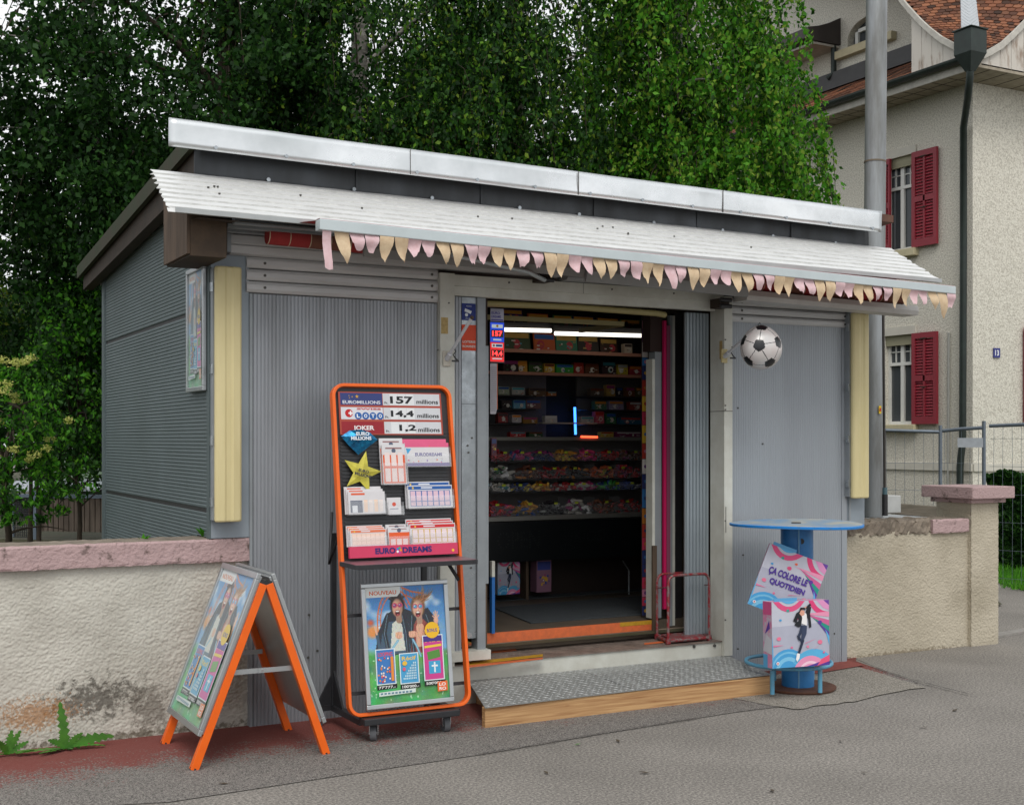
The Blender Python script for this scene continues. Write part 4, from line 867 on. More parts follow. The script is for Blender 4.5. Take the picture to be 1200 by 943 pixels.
# roof
XR0, XR1 = -2.03, 3.18
b = MB(); n = 8; rs = np.random.default_rng(4); NX = 52
prof = []
for i in range(n):
    y0 = -.09-(.41)*i/n; z0 = 2.955-(2.955-2.69)*i/n; dy = .41/n; dz = (2.955-2.69)/n
    prof += [(y0, z0), (y0-dy*.62, z0-dz*.56), (y0-dy*.70, z0-dz*.90), (y0-dy*.86, z0-dz*.98)]
prof.append((-.50, 2.69)); prof.append((-.503, 2.672))
zdrop = lambda x: -.045*(x-XR0)/(XR1-XR0)
V = []
for i in range(NX+1):
    for j, (y, z) in enumerate(prof):
        x = XR0+(XR1-XR0)*i/NX
        if i == NX: x += -.04*(1-j/len(prof))*1.5+.012*math.sin(j*2.2)
        if i == 0: x += .012*math.sin(j*1.7)
        V.append((x, y+rs.uniform(-.001,.001), z+zdrop(x)+rs.uniform(-.0012,.0012)))
k = len(prof); M_CORRD = mat('canopy_groove_shade', S(200,201,198), .7, var=.5, vs=20)  # greyer groove faces: shade painted in so the corrugation lines show
b.raw(V, [(i*k+j, i*k+j+1, (i+1)*k+j+1, (i+1)*k+j) for i in range(NX) for j in range(k-1) if j % 4 != 1], M_CORR)
b.raw(V, [(i*k+j, i*k+j+1, (i+1)*k+j+1, (i+1)*k+j) for i in range(NX) for j in range(k-1) if j % 4 == 1], M_CORRD)
o = b.build('corrugated_canopy', kiosk); s = o.modifiers.new('s', 'SOLIDIFY'); s.thickness = .003
b = MB(); rs = random.Random(6)
for u, v in ((244, 213), (251, 219), (255, 224), (257, 235), (352, 244), (424, 210), (706, 279), (718, 284), (700, 292), (560, 262), (736, 266), (790, 292), (600, 248), (880, 290)):
    y = -.3+ (v % 5)*.02; p = fy(u, v, y); i = (-.09-y)/.41; z = 2.955-.265*i+zdrop(p.x)
    b.cyl((p.x, y, z-.004), (p.x, y-.003, z+.008), .006, M_SCREW, n=6)
b.build('roof_screws', kiosk)
b = MB(); b.hexa([(XR0+.03,-.507,2.672),(XR1,-.507,2.627),(XR1,-.48,2.627),(XR0+.03,-.48,2.672),(XR0+.03,-.507,2.697),(XR1,-.507,2.652),(XR1,-.5035,2.652),(XR0+.03,-.5035,2.697)], mat('canopy_lip_grey', S(176,180,180), .45, .3, var=.3, vs=6)); b.build('canopy_lip', kiosk)
b = MB(); b.face([(XR0+.15,-.48,2.66),(XR1-.05,-.48,2.615),(XR1-.05,.0,2.67),(XR0+.15,.0,2.70)], M_DARKWOOD)
for i in range(3): y = -.42+i*.13; b.box(XR0+.35, XR1-.2, y, y+.05, 2.655, 2.69, M_FRAME)
b.build('canopy_underside', kiosk)
def dented(name, x0, x1, y, zb, zt, zb1, zt1, m, nx=120, nz=6, amp=.004, seed=0, seams=()):
    gx, gz = np.meshgrid(np.linspace(0, 1, nx), np.linspace(0, 1, nz)); X_ = x0+(x1-x0)*gx; Zl = zb+(zb1-zb)*gx; Zh = zt+(zt1-zt)*gx; Zz = Zl+(Zh-Zl)*gz
    h = (vnoise(gx*26, gz*1.6, seed)-.5)*amp*2+(vnoise(gx*9, gz*.8, seed+3)-.5)*amp*2.4
    P = np.stack([X_, y+h, Zz], -1).reshape(-1, 3); i = np.arange(nx*nz).reshape(nz, nx); F = np.stack([i[:-1, :-1], i[:-1, 1:], i[1:, 1:], i[1:, :-1]], -1).reshape(-1, 4)
    o = np_mesh(name, P, F, [m], kiosk, smooth=True); s = o.modifiers.new('s', 'SOLIDIFY'); s.thickness = .012; s.offset = -1; return o
dented('roof_fascia', -1.96, 2.93, -.2, 3.062, 3.206, 2.993, 3.137, M_ALU, amp=.0045, seed=11)
b = MB()
for x in (-.62, .48, 1.56): 
    k = (x+1.96)/4.89; b.box(x, x+.0018, -.2085, -.2, 3.064-.069*k, 3.204-.069*k, M_SCREW)
for i in range(13): x = -1.72+i*.38; k = (x+1.96)/4.89; b.cyl((x, -.203, 3.08-.069*k), (x, -.213, 3.08-.069*k), .010, M_GALV, n=10)
b.build('fascia_fixings', kiosk)
dented('zinc_band', -1.80, 2.92, -.085, 2.93, 3.12, 2.87, 3.06, M_ZINC, amp=.003, seed=21)
rs = random.Random(9)
for i in range(5): x = -.9+i*.78; k = (x+1.8)/4.72; b = MB(); b.box(x, x+.012, -.092, -.087, 2.935-.06*k, 3.1-.06*k, M_ZINC); b.build('band_seam', kiosk)
for i in range(9): x = -1.4+i*.5+rs.uniform(-.05,.05); k = (x+1.8)/4.72; b = MB(); b.cyl((x, -.088, 2.965-.06*k), (x, -.100, 2.965-.06*k), .011, M_GALV, n=10); b.build('band_bolt', kiosk)
b = MB(); RZ = lambda y: 3.19-.088*(y+.2)
P = [(-1.80,-.19),(3.05,-.19),(3.05,3.3),(-1.80,3.3)]
b.hexa([(x, y, RZ(y)-.05-(x+1.8)*.014) for x, y in P]+[(x, y, RZ(y)-(x+1.8)*.014) for x, y in P], M_RUSTROOF); b.build('main_roof', kiosk)
b = MB(); b.prism([(-1.83, -.1, RZ(-.1)-.01), (-1.83, 3.32, RZ(3.32)-.01), (-1.83, 3.32, RZ(3.32)-.10), (-1.83, -.1, RZ(-.1)-.10)], (.028, 0, 0), M_MOSSWOOD)
b.prism([(-1.79, -.08, RZ(-.1)-.06), (-1.79, 3.28, RZ(3.28)-.06), (-1.79, 3.28, RZ(3.28)-.19), (-1.79, -.08, RZ(-.1)-.24)], (.07, 0, 0), M_DARKWOOD)
b.build('rake_board', kiosk)
b = MB(); P = [(-1.79,-.08),(2.95,-.08),(2.95,3.25),(-1.79,3.25)]; b.face([(x, y, RZ(y)-.075-(x+1.8)*.014) for x, y in P], M_DARKWOOD); b.build('roof_underside', kiosk)
b = MB(); b.prism([(-1.90,-.33,2.50),(-1.90,-.33,2.745),(-1.90,-.1,2.86),(-1.90,.18,2.86),(-1.90,.18,2.50)], (.015,0,0), M_BROWNWOOD)
b.prism([(-1.884, -.335, 2.49), (-1.884, -.335, 2.70), (-1.70, -.335, 2.69), (-1.70, -.335, 2.49)], (0, .018, 0), mat('box_front_brown', S(86,70,54), .8, var=.7, vs=10, rgb2=S(56,46,38))); b.box(-1.884, -1.70, -.316, .17, 2.49, 2.505, M_DARKWOOD); b.box(-1.884, -1.69, -.316, .0, 2.506, 2.70, M_DARKWOOD)
b.build('eave_box', kiosk)
# plants on the wall top
def weed(name, pos, n, L, label, seed):
    rs = random.Random(seed); b = MB()
    for i in range(n):
        az = rs.uniform(0, 6.28); d = Vector((math.cos(az)*.5, math.sin(az)*.5, 1)).normalized(); l = L*rs.uniform(.5, 1); w = l*.16; s = Vector((-math.sin(az), math.cos(az), 0))
        p0 = Vector(pos); p1 = p0+d*l*.5+Vector((0,0,.0)); p2 = p0+d*l+Vector((math.cos(az), math.sin(az), -.3))*l*.25
        b.raw([p0, p1-s*w, p2, p1+s*w], [(0,1,2,3)], G_BRIGHT)
    return tag(b.build(name), label, 'weed')
weed('weed', fy(240, 632, .16), 14, .10, 'small upright weed on the coping against the kiosk corner', 3)
weed('weed', fy(168, 637, .2), 9, .07, 'low weed on the wall coping in front of the side wall', 4)
# tube light boxes on the front
def lightbox(x0, x1, z0, z1, label):
    t = thing('light_box', ((x0+x1)/2, -.05, z0), label, 'light fixture', 'yellowed light boxes on the kiosk front')
    b = MB(); b.box(x0-.006, x1-.004, -.055, -.0125, z0+.01, z1-.01, M_FRAME)
    for k in (.06, .3, .58, .9): z = z0+(z1-z0)*k; b.box(x0-.016, x0-.0065, -.06, -.035, z, z+.05, M_GALV)
    b.build('housing', t)
    w = x1-x0; b = MB(); P = [(0, -.056), (.0, -.083), (.1, -.093), (.33, -.098), (.42, -.092), (.58, -.092), (.67, -.098), (.9, -.093), (1, -.083), (1, -.056)]
    b.prism([Vector((x0+w*a, y, z0)) for a, y in P], (0, 0, z1-z0), M_YELLOWED); b.build('diffuser', t, bev=.01)
    return t
a = fy(252.5, 612, -.09); c = fy(284, 313, -.09); lightbox(a.x, c.x, a.z, c.z, 'yellowed tube light box at the left corner of the kiosk front, above the pink wall')
a = fy(1000, 584, -.09); c = fy(1019.5, 367, -.09); lightbox(a.x, c.x, a.z, c.z, 'yellowed tube light box at the right corner of the kiosk front, beside the mast')
# ================================================================ AWNING
M_CLOTHR = mat('awning_red_cloth', S(164,50,50), .85, var=.3, vs=10); M_CLOTHB = mat('awning_brown_cloth', S(122,76,60), .85, var=.3, vs=10); M_STRIPE = mat('awning_stripe', S(206,186,160), .85)
M_PINKC = mat('faded_pink_cloth', S(218,190,194), .85, var=.4, vs=30, rgb2=S(190,140,140)); M_BEIGEC = mat('faded_beige_cloth', S(212,190,158), .85, var=.4, vs=30, rgb2=S(176,140,104))
aw = thing('awning', (.9, -.3, 2.5), 'half closed red and brown awning with pale front bar and a row of pennants', 'awning')
A0, A1 = fy(375, 256, -.70), fy(1120.4, 335.7, -.70); A0b, A1b = fy(375, 269, -.70), fy(1120.4, 344.5, -.70)
M_BAR = mat('awning_bar_pale', S(196,206,208), .4, .2, var=.2, vs=5)
b = MB(); b.prism([A0, A1, A1b, A0b], (0, .07, 0), M_BAR); b.build('front_bar', aw, bev=.004)
b = MB(); L = A1-A0; b.prism([A0+Vector((0,.01,.002)), A1+Vector((0,.01,.002)), A1+Vector((0,.06,.002)), A0+Vector((0,.06,.002))], (0,0,.002), M_PINKC); b.build('cloth_edge', aw)
R0, R1 = Vector((-1.45, -.22, 2.640)), Vector((3.10, -.22, 2.545))
b = MB(); n = 40; cols = [M_CLOTHR, M_CLOTHR, M_CLOTHB, M_CLOTHB]
for i in range(n):
    p, q = R0.lerp(R1, i/n), R0.lerp(R1, (i+1)/n); b.cyl(p, q, .048, cols[i % 4], n=14, caps=i in (0, n-1)); b.cyl(p, p+(q-p)*.04, .0486, M_STRIPE, n=14, caps=False)
b.build('cloth_roll', aw)
b = MB()
for i in range(n):
    p, q = (A0.lerp(A1, i/n), A0.lerp(A1, (i+1)/n)); r, s = (R0.lerp(R1, i/n)+Vector((0,0,.049)), R0.lerp(R1, (i+1)/n)+Vector((0,0,.049)))
    b.face([p+Vector((0,.05,-.002)), q+Vector((0,.05,-.002)), s, r], cols[i % 4])
b.build('cloth', aw)
b = MB(); P = [(-.27, 2.44), (-.28, 2.47), (-.27, 2.505), (-.20, 2.515), (-.14, 2.50), (-.13, 2.44)]
b.prism([Vector((1.70, y, z+.015)) for y, z in P], (1.50, 0, -.03), mat('cassette_white', S(206,204,200), .45, var=.3, vs=6)); b.build('cassette', aw)
b = MB()
M_COVER = mat('awning_cover_grey', S(150,150,148), .55, var=.4, vs=4)
b.prism([(-.93,-.285,2.555),(-.93,-.30,2.60),(-.93,-.285,2.70),(-.93,-.27,2.70),(-.93,-.27,2.555)], (1.40,0,-.03), M_COVER); b.build('roll_cover', aw)
b = MB(); b.prism([(.475,-.30,2.500),(.475,-.32,2.56),(.475,-.30,2.67),(.475,-.28,2.67),(.475,-.28,2.500)], (1.21,0,-.03), mat('fascia_pale_grey', S(158,160,160))); b.build('roll_cover', aw)
for (u, v) in ((638, 325), (846, 356)):
    b = MB(); p = fy(u, v, -.12); b.box(p.x-.05, p.x+.03, -.16, -.06, p.z-.03, p.z+.03, M_DARKWOOD); b.cyl((p.x-.05, -.17, p.z+.02), (p.x+.035, -.17, p.z+.02), .014, M_BLACKMETAL, n=8); b.cyl((p.x-.05, -.17, p.z-.02), (p.x+.035, -.17, p.z-.02), .014, M_BLACKMETAL, n=8)
    b.build('hinge_bracket', aw)
b = MB(); p = fy(638, 328, -.18); b.tube([p, p+Vector((-.2,-.15,.02)), p+Vector((-.75,-.3,.06))], .014, M_BAR, n=8); b.build('folding_arm', aw)
rs = random.Random(21); N = 55; step = L.length/N
for i in range(N):
    a = A0b.lerp(A1b, (i+.02)/N)+Vector((0,.01,0)); c = A0b.lerp(A1b, (i+.98)/N)+Vector((0,.01,0)); pink = (i % 4) in (2, 3)
    m = M_PINKC if pink else M_BEIGEC; h = (.092 if pink else .120)*rs.uniform(.92, 1.08); tw = rs.uniform(-.4, .4); lean = rs.uniform(-.012, .018)
    if i in (1, 26, 53): h *= 1.35; lean = .025
    V = []; rows = 6; tip = .30 if pink else .06
    if i == 0: h = .19; m = M_PINKC; tip = .6
    for j in range(rows+1):
        t = j/rows; w = (1-t**2.2)*(1-tip)+tip; w = max(w, .05)
        if i == 0: w = .6
        mid = a.lerp(c, .5)+Vector((lean*t, -.03*t*tw*tw+(.01*math.sin(t*5+i)), -h*t)); half = (c-a)*.5*w; ca = math.cos(tw*t*1.3)
        off = Vector((0, 1, 0))*half.length*math.sin(tw*t*1.3)
        for s, cur in ((-1, 0), (0, .006*math.sin(i*1.7)), (1, 0)): V.append(mid+(half*ca+off)*s+Vector((0, -cur*(.5+t), rs.uniform(-.0015,.0015)*j)))
    b = MB(); b.raw(V, [(j*3+k, j*3+k+1, j*3+k+4, j*3+k+3) for j in range(rows) for k in range(2)], m, True); b.build('pennant', aw)

# ================================================================ FACADE FITTINGS
# poster art: the printed picture is painted on a fine grid of coloured cells -----------
def paint_poster():
    Wn, Hn = 132, 186; r = np.random.default_rng(5); gx, gy = np.meshgrid((np.arange(Wn)+.5)/Wn, (np.arange(Hn)+.5)/Hn); I = np.zeros((Hn, Wn, 3)); asp = Hn/Wn
    def put(m, c): m = np.clip(m, 0, 1)[..., None]; I[:] = I*(1-m)+np.array(c, float)*m if not isinstance(c, np.ndarray) or c.ndim == 1 else I*(1-m)+c*m
    def el(cx, cy, rx, ry, c, soft=.12, k=1.0, rot=0.0):
        dx, dy = gx-cx, (gy-cy); u = (dx*math.cos(rot)+dy*asp*math.sin(rot))/rx; v = (-dx*math.sin(rot)/asp+dy*math.cos(rot))/ry; put((1-np.hypot(u, v))/soft*k, c)
    def line(p, q, wd, c, k=1.0):
        p, q = np.array(p, float), np.array(q, float); d = (q-p)*np.array((1, asp)); X_ = (gx-p[0]); Y_ = (gy-p[1])*asp; t = np.clip((X_*d[0]+Y_*d[1])/(d@d+1e-9), 0, 1); D_ = np.hypot(X_-t*d[0], Y_-t*d[1]); put((wd-D_)/.006*k, c)
    def path(P, wd, c, k=1.0):
        for a, e in zip(P, P[1:]): line(a, e, wd, c, k)
    def pol(P, c, k=1.0):
        m = np.zeros_like(gx, bool); n = len(P)
        for a in range(n):
            (xa, ya), (xb, yb) = P[a], P[a-1]
            if ya == yb: continue
            m ^= ((ya > gy) != (yb > gy)) & (gx < (xb-xa)*(gy-ya)/(yb-ya)+xa)
        put(m*k, c)
    nz = lambda f, s: vnoise(gx*f, gy*f*asp, s)
    sky_ = np.stack([58+100*(1-gy), 126+76*(1-gy), 196+34*(1-gy)], -1); I[:] = sky_
    put((nz(5, 1)*.6+nz(11, 2)*.4-.48)*3.2, (228, 238, 246))
    g = np.stack([46+60*nz(9, 3), 132+50*nz(7, 4), 66+40*nz(12, 5)], -1); put((.42+.06*nz(6, 6)-gy)/.05, g)
    # coaster rails
    for rr_, wd in ((.30, .011), (.25, .009)): path([(.36-rr_*.75*math.cos(t), .68+rr_*math.sin(t)) for t in np.linspace(-.5, 2.6, 22)], wd, (226, 112, 50))
    for t in np.linspace(-.4, 2.5, 17): line((.36-.30*.75*math.cos(t), .68+.30*math.sin(t)), (.36-.25*.75*math.cos(t), .68+.25*math.sin(t)), .006, (190, 86, 40))
    path([(.46, .99), (.58, .95), (.72, .93)], .012, (226, 112, 50)); path([(.48, .93), (.60, .89), (.72, .87)], .010, (206, 96, 44))
    for x in np.linspace(.47, .72, 7): line((x, .98-.2*(x-.46)), (x+.01, .93-.2*(x-.46)), .006, (190, 86, 40))
    el(.07, .62, .10, .07, (222, 140, 70), .5, .9); el(.05, .70, .06, .04, (196, 90, 60), .6, .8); el(.93, .62, .09, .08, (120, 160, 190), .6, .6)
    # seats and bodies
    pol([(.08, .40), (.14, .62), (.24, .76), (.34, .80), (.50, .80), (.62, .76), (.78, .80), (.90, .68), (.96, .42)], (38, 42, 52)); 
    pol([(.14, .42), (.19, .60), (.28, .70), (.38, .70), (.50, .64), (.54, .42)], (60, 84, 104)); pol([(.28, .44), (.32, .68), (.38, .71), (.44, .67), (.47, .44)], (206, 208, 196)); pol([(.54, .40), (.56, .62), (.63, .70), (.72, .70), (.84, .60), (.90, .42)], (142, 66, 58)); pol([(.61, .46), (.62, .64), (.67, .70), (.72, .64), (.74, .46)], (222, 166, 138))
    for k in range(40): cx, cy = r.uniform(.12, .9), r.uniform(.42, .68); line((cx, cy), (cx+r.uniform(-.05, .05), cy+r.uniform(.02, .09)), .004, tuple(np.array((60, 62, 70))*r.uniform(.5, 2.4)), .55)
    for xs in (((.26, .42), (.22, .60), (.27, .76)), ((.50, .42), (.49, .60), (.45, .76)), ((.58, .42), (.56, .60), (.58, .74)), ((.80, .42), (.82, .60), (.76, .74))): path(xs, .026, (34, 38, 46)); path([(x-.006, y) for x, y in xs], .007, (120, 150, 170), .8)
    for xs in (((.20, .38), (.30, .46), (.38, .53)), ((.66, .38), (.62, .46), (.57, .53))): path(xs, .016, (96, 160, 190)); path(xs, .006, (190, 224, 236))
    # hair, faces
    def face(cx, cy, hair, skin, lens, seed, long_):
        q = np.random.default_rng(seed); el(cx, cy+.02, .105, .105, hair, .25)
        if long_:
            for k in range(46): a = q.uniform(.25, 1.6); L_ = q.uniform(.08, .24); p = (cx+q.uniform(-.05, .07), cy+.06+q.uniform(-.02, .03)); e = (p[0]+math.cos(a)*L_, p[1]+math.sin(a)*L_*.62); line(p, ((p[0]+e[0])/2+.02, (p[1]+e[1])/2), .007, tuple(np.array(hair)*q.uniform(.7, 1.7)), .8); line(((p[0]+e[0])/2+.02, (p[1]+e[1])/2), e, .005, tuple(np.array(hair)*q.uniform(.7, 1.8)), .7)
        else:
            for k in range(40): a = q.uniform(.4, 2.8); p = (cx+math.cos(a)*.06, cy+.05+math.sin(a)*.03); line(p, (p[0]+math.cos(a+q.uniform(-.5, .5))*.055, p[1]+math.sin(a)*.045), .007, tuple(np.array(hair)*q.uniform(.6, 2.0)), .8)
        line((cx+.01, cy-.06), (cx+.015, cy-.11), .04, tuple(np.array(skin)*.72))
        el(cx, cy, .074, .088, tuple(np.array(skin)*.80), .2); el(cx-.012, cy+.004, .062, .078, skin, .45); el(cx-.03, cy+.045, .03, .015, tuple(np.minimum(255, np.array(skin)*1.12)), .8, .8); el(cx-.035, cy-.02, .02, .016, (232, 140, 118), .9, .5); el(cx+.035, cy-.02, .02, .016, (216, 124, 104), .9, .5)
        line((cx-.002, cy+.005), (cx-.008, cy-.018), .008, tuple(np.array(skin)*1.08), .8); line((cx+.010, cy+.0), (cx+.008, cy-.018), .004, tuple(np.array(skin)*.66), .7)
        el(cx-.002, cy-.045, .036, .030, (140, 44, 46), .15); el(cx-.002, cy-.048, .026, .020, (66, 16, 20), .2); el(cx-.002, cy-.030, .027, .009, (248, 244, 236), .3); el(cx, cy-.060, .016, .008, (210, 100, 100), .5)
        for s_ in (-1, 1): el(cx+s_*.034, cy+.022, .034, .024, (220, 70, 104), .12); el(cx+s_*.034, cy+.021, .026, .017, lens, .2); el(cx+s_*.034-.008, cy+.027, .010, .006, (236, 244, 250), .5)
        line((cx-.01, cy+.024), (cx+.01, cy+.024), .005, (220, 70, 104))
    face(.395, .815, (36, 26, 24), (222, 170, 138), (150, 70, 120), 3, False); face(.655, .795, (128, 84, 52), (236, 186, 156), (70, 170, 206), 4, True)
    # gripping hands, raised hand
    for hx, hy in ((.395, .575), (.565, .575)):
        el(hx, hy, .048, .034, (196, 140, 110), .2)
        for k in range(4): line((hx-.034+k*.022, hy+.022), (hx-.030+k*.022, hy-.018), .0105, (232, 178, 148)); line((hx-.023+k*.022, hy+.02), (hx-.019+k*.022, hy-.016), .003, (150, 98, 78), .7)
        el(hx+.03, hy+.016, .02, .012, (226, 170, 140), .3)
    line((.86, .52), (.88, .66), .026, (216, 160, 130)); el(.88, .685, .034, .03, (226, 172, 142), .2)
    for a, L_ in ((2.45, .052), (1.95, .070), (1.6, .076), (1.25, .070), (.75, .052)): line((.88, .69), (.88+math.cos(a)*L_, .69+math.sin(a)*L_), .0095, (232, 178, 148))
    line((.15, .46), (.12, .60), .022, (60, 84, 104)); line((.12, .60), (.10, .66), .016, (222, 170, 138))
    # soft glow of the splashes at the bottom
    for k in range(60): cx, cy = r.uniform(0, 1), r.uniform(.0, .40); el(cx, cy, r.uniform(.004, .016), r.uniform(.004, .02), (196, 232, 200), .6, .8)
    I[:] += r.normal(0, 7, I.shape); return np.clip(I, 0, 255)
POSTER_IMG = paint_poster()
def print_mat():
    m = bpy.data.materials.new('poster_print'); m.use_nodes = True; n = m.node_tree.nodes; p = n['Principled BSDF']; p.inputs['Roughness'].default_value = .35
    a = n.new('ShaderNodeVertexColor'); a.layer_name = 'ink'; m.node_tree.links.new(a.outputs[0], p.inputs['Base Color']); return m
M_PRINT = print_mat()
PENDING = []
def raster_quad(b, pl, x0, y0, w, h, z, fade_glare):
    Hn, Wn = POSTER_IMG.shape[:2]; gx, gy = np.meshgrid(np.linspace(x0, x0+w, Wn+1), np.linspace(y0, y0+h, Hn+1))
    O, U, V, N = (np.array(q) for q in (pl.O, pl.U, pl.V, pl.N)); P = (O+gx[..., None]*U+gy[..., None]*V+z*N).reshape(-1, 3)
    i = np.arange((Wn+1)*(Hn+1)).reshape(Hn+1, Wn+1); F = np.stack([i[:-1, :-1], i[:-1, 1:], i[1:, 1:], i[1:, :-1]], -1).reshape(-1, 4)
    C = POSTER_IMG.reshape(-1, 3)*(1-fade_glare)+np.array((196, 206, 208))*fade_glare; PENDING.append((P, F, (C/255)))
def attach_print(parent_obj, root):
    P, F, C = PENDING.pop(); o = np_mesh('printed_picture', P, F, [M_PRINT], parent_obj)
    lin = np.where(C > .04, ((C+.055)/1.055)**2.4, C/12.92); a = o.data.color_attributes.new('ink', 'FLOAT_COLOR', 'CORNER'); a.data.foreach_set('color', np.repeat(np.concatenate([lin, np.ones((len(lin), 1))], 1), 4, axis=0).astype(np.float32).ravel()); return o

def ell(b, pl, cx, cy, rx, ry, z, col, n=18): b.disc(pl, cx, cy, rx, z, col, ry, n)
def poster_art(b, pl, x0, y0, w, h, fade_glare=0.0, z=.001, txt=True):
    F = lambda *c: ink(tuple(int(v*(1-fade_glare)+f*fade_glare) for v, f in zip(c, (196, 206, 208))))  # mixes pale grey-blue into the print for fading and sky glare
    q = lambda pts: [(x0+x*w, y0+y*h) for x, y in pts]
    Zk = [z]
    def P(pts, *c): Zk[0] += .00012; b.poly(pl, q(pts), Zk[0], F(*c))
    def E_(cx, cy, rx, ry, *c): Zk[0] += .00012; ell(b, pl, x0+cx*w, y0+cy*h, rx*w, ry*h, Zk[0], F(*c))
    def T(s, x, y, ww, hh, *c, bold=.02):
        Zk[0] += .00012
        if txt: b.text(pl, s, x0+x*w, y0+y*h, ww*w, hh*h, F(*c), z=Zk[0], bold=bold)
        else: b.rect(pl, x0+x*w, y0+y*h, x0+(x+ww)*w, y0+(y+hh)*h, Zk[0], F(*c))
    P([(0,0),(1,0),(1,1),(0,1)], 70,146,206)
    P([(0,.78),(.35,.70),(.6,.82),(1,.72),(1,1),(0,1)], 108,172,222)
    for cx, cy, r in ((.12,.66,.12),(.22,.72,.09),(.93,.74,.10),(.85,.84,.08),(.06,.78,.08)): E_(cx, cy, r, r*.55, 176,208,232)
    P([(0,0),(1,0),(1,.36),(.8,.42),(.55,.36),(.3,.42),(0,.38)], 66,150,84)
    P([(0,0),(1,0),(1,.16),(.7,.19),(.35,.15),(0,.18)], 52,136,76)
    rr = random.Random(4)
    for i in range(26): cx, cy = rr.uniform(.02,.98), rr.uniform(.01,.32); P([(cx-.012,cy),(cx+.006,cy+.004),(cx+.002,cy+.03)], 150,206,150)
    Zk[0] += .0002; raster_quad(b, pl, x0, y0, w, h, Zk[0], fade_glare)
    # tab, tickets, seal
    P([(0,.915),(.40,.915),(.44,.95),(.44,1),(0,1)], 232,234,232); T('NOUVEAU', .05, .935, .34, .036, 222,88,30)
    def ticket(x, y, ww, hh, bgc, title, tc, price):
        P([(x-.012,y-.008),(x+ww+.012,y-.008),(x+ww+.012,y+hh+.008),(x-.012,y+hh+.008)], 226,236,240); P([(x,y),(x+ww,y),(x+ww,y+hh),(x,y+hh)], *bgc)
        T(title, x+.02, y+hh-.055, ww-.04, .035, *tc)
        P([(x-.01,y-.052),(x+ww+.02,y-.046),(x+ww+.02,y-.008),(x-.01,y-.012)], 24,24,26); T(price, x+.01, y-.043, ww-.01, .024, 240,240,236)
    ticket(.10,.17,.22,.29, (60,120,190), 'LOOPING', (226,60,50), "77'777.-")
    for i in range(34): cx, cy = .115+rr.random()*.14, .185+rr.random()*.21; E_(cx, cy, .010, .008, *rr.choice(((222,60,44),(240,140,60),(240,232,220),(226,60,110))))
    P([(.27,.19),(.305,.19),(.305,.40),(.27,.40)], 232,140,52)
    ticket(.39,.16,.22,.25, (70,158,206), 'Récif', (240,196,60), "100'000.-")
    for i in range(8):
        for j in range(7):
            if j < 1+i*.9: P([(.42+i*.021,.19+j*.022),(.435+i*.021,.19+j*.022),(.435+i*.021,.205+j*.022),(.42+i*.021,.205+j*.022)], 196,226,236)
    E_(.44,.33,.03,.02, 240,190,60); E_(.43,.28,.02,.016, 226,90,120)
    ticket(.69,.17,.24,.38, (206,62,140), 'Xtra', (236,196,70), "500'000.-")
    P([(.69,.50),(.93,.50),(.93,.55),(.69,.55)], 66,50,130); P([(.74,.34),(.90,.36),(.89,.43),(.73,.41)], 84,140,60); P([(.745,.22),(.895,.22),(.895,.33),(.745,.33)], 60,160,206); P([(.81,.23),(.83,.23),(.83,.32),(.81,.32)], 230,236,240); P([(.78,.28),(.86,.28),(.86,.295),(.78,.295)], 230,236,240); P([(.70,.445),(.92,.455),(.92,.475),(.70,.465)], 240,200,60)
    E_(.81,.60,.095,.072, 240,186,40); T('BONUS', .745, .582, .13, .032, 46,60,150)
    P([(.10,.065),(.56,.075),(.56,.11),(.10,.10)], 214,226,220)
    for k in range(9): P([(.12+k*.045,.078),(.15+k*.045,.079),(.15+k*.045,.094),(.12+k*.045,.093)], 96,130,150)
    P([(.84,.06),(.97,.065),(.97,.15),(.84,.145)], 232,104,50); T('LO', .862, .108, .085, .028, 244,244,240); T('RO', .862, .07, .085, .028, 244,244,240)
def poster_frame(b, pl, x0, y0, x1, y1, t, d, m):
    for a, c, e, f in ((x0, x1, y0, y0+t), (x0, x1, y1-t, y1), (x0, x0+t, y0+t, y1-t), (x1-t, x1, y0+t, y1-t)): b.pbox(pl, a, c, e, f, 0, d, m)
# side wall poster
PS = Pl((KX0-.012, 0, 0), (0,-1,0), (0,0,1)); y_ = lambda v, u: PS.px(u, v)
x0, z1 = PS.px(222, 318); x1, _ = PS.px(247, 312); z0 = PS.px(222, 460)[1]; x1 = min(x1, -.045)
sp = thing('poster_frame', (KX0-.03, -x0, z0), 'slim aluminium snap frame with faded lottery poster on the side wall of the kiosk', 'poster frame')
b = MB(); poster_frame(b, PS, x0, z0, x1, z1, .025, .022, M_ALUFRAME); b.build('frame', sp, bev=.003)
b = MB(); poster_art(b, PS, x0+.025, z0+.025, x1-x0-.05, z1-z0-.05, .6, z=.004, txt=True); attach_print(b.build('poster', sp), sp)
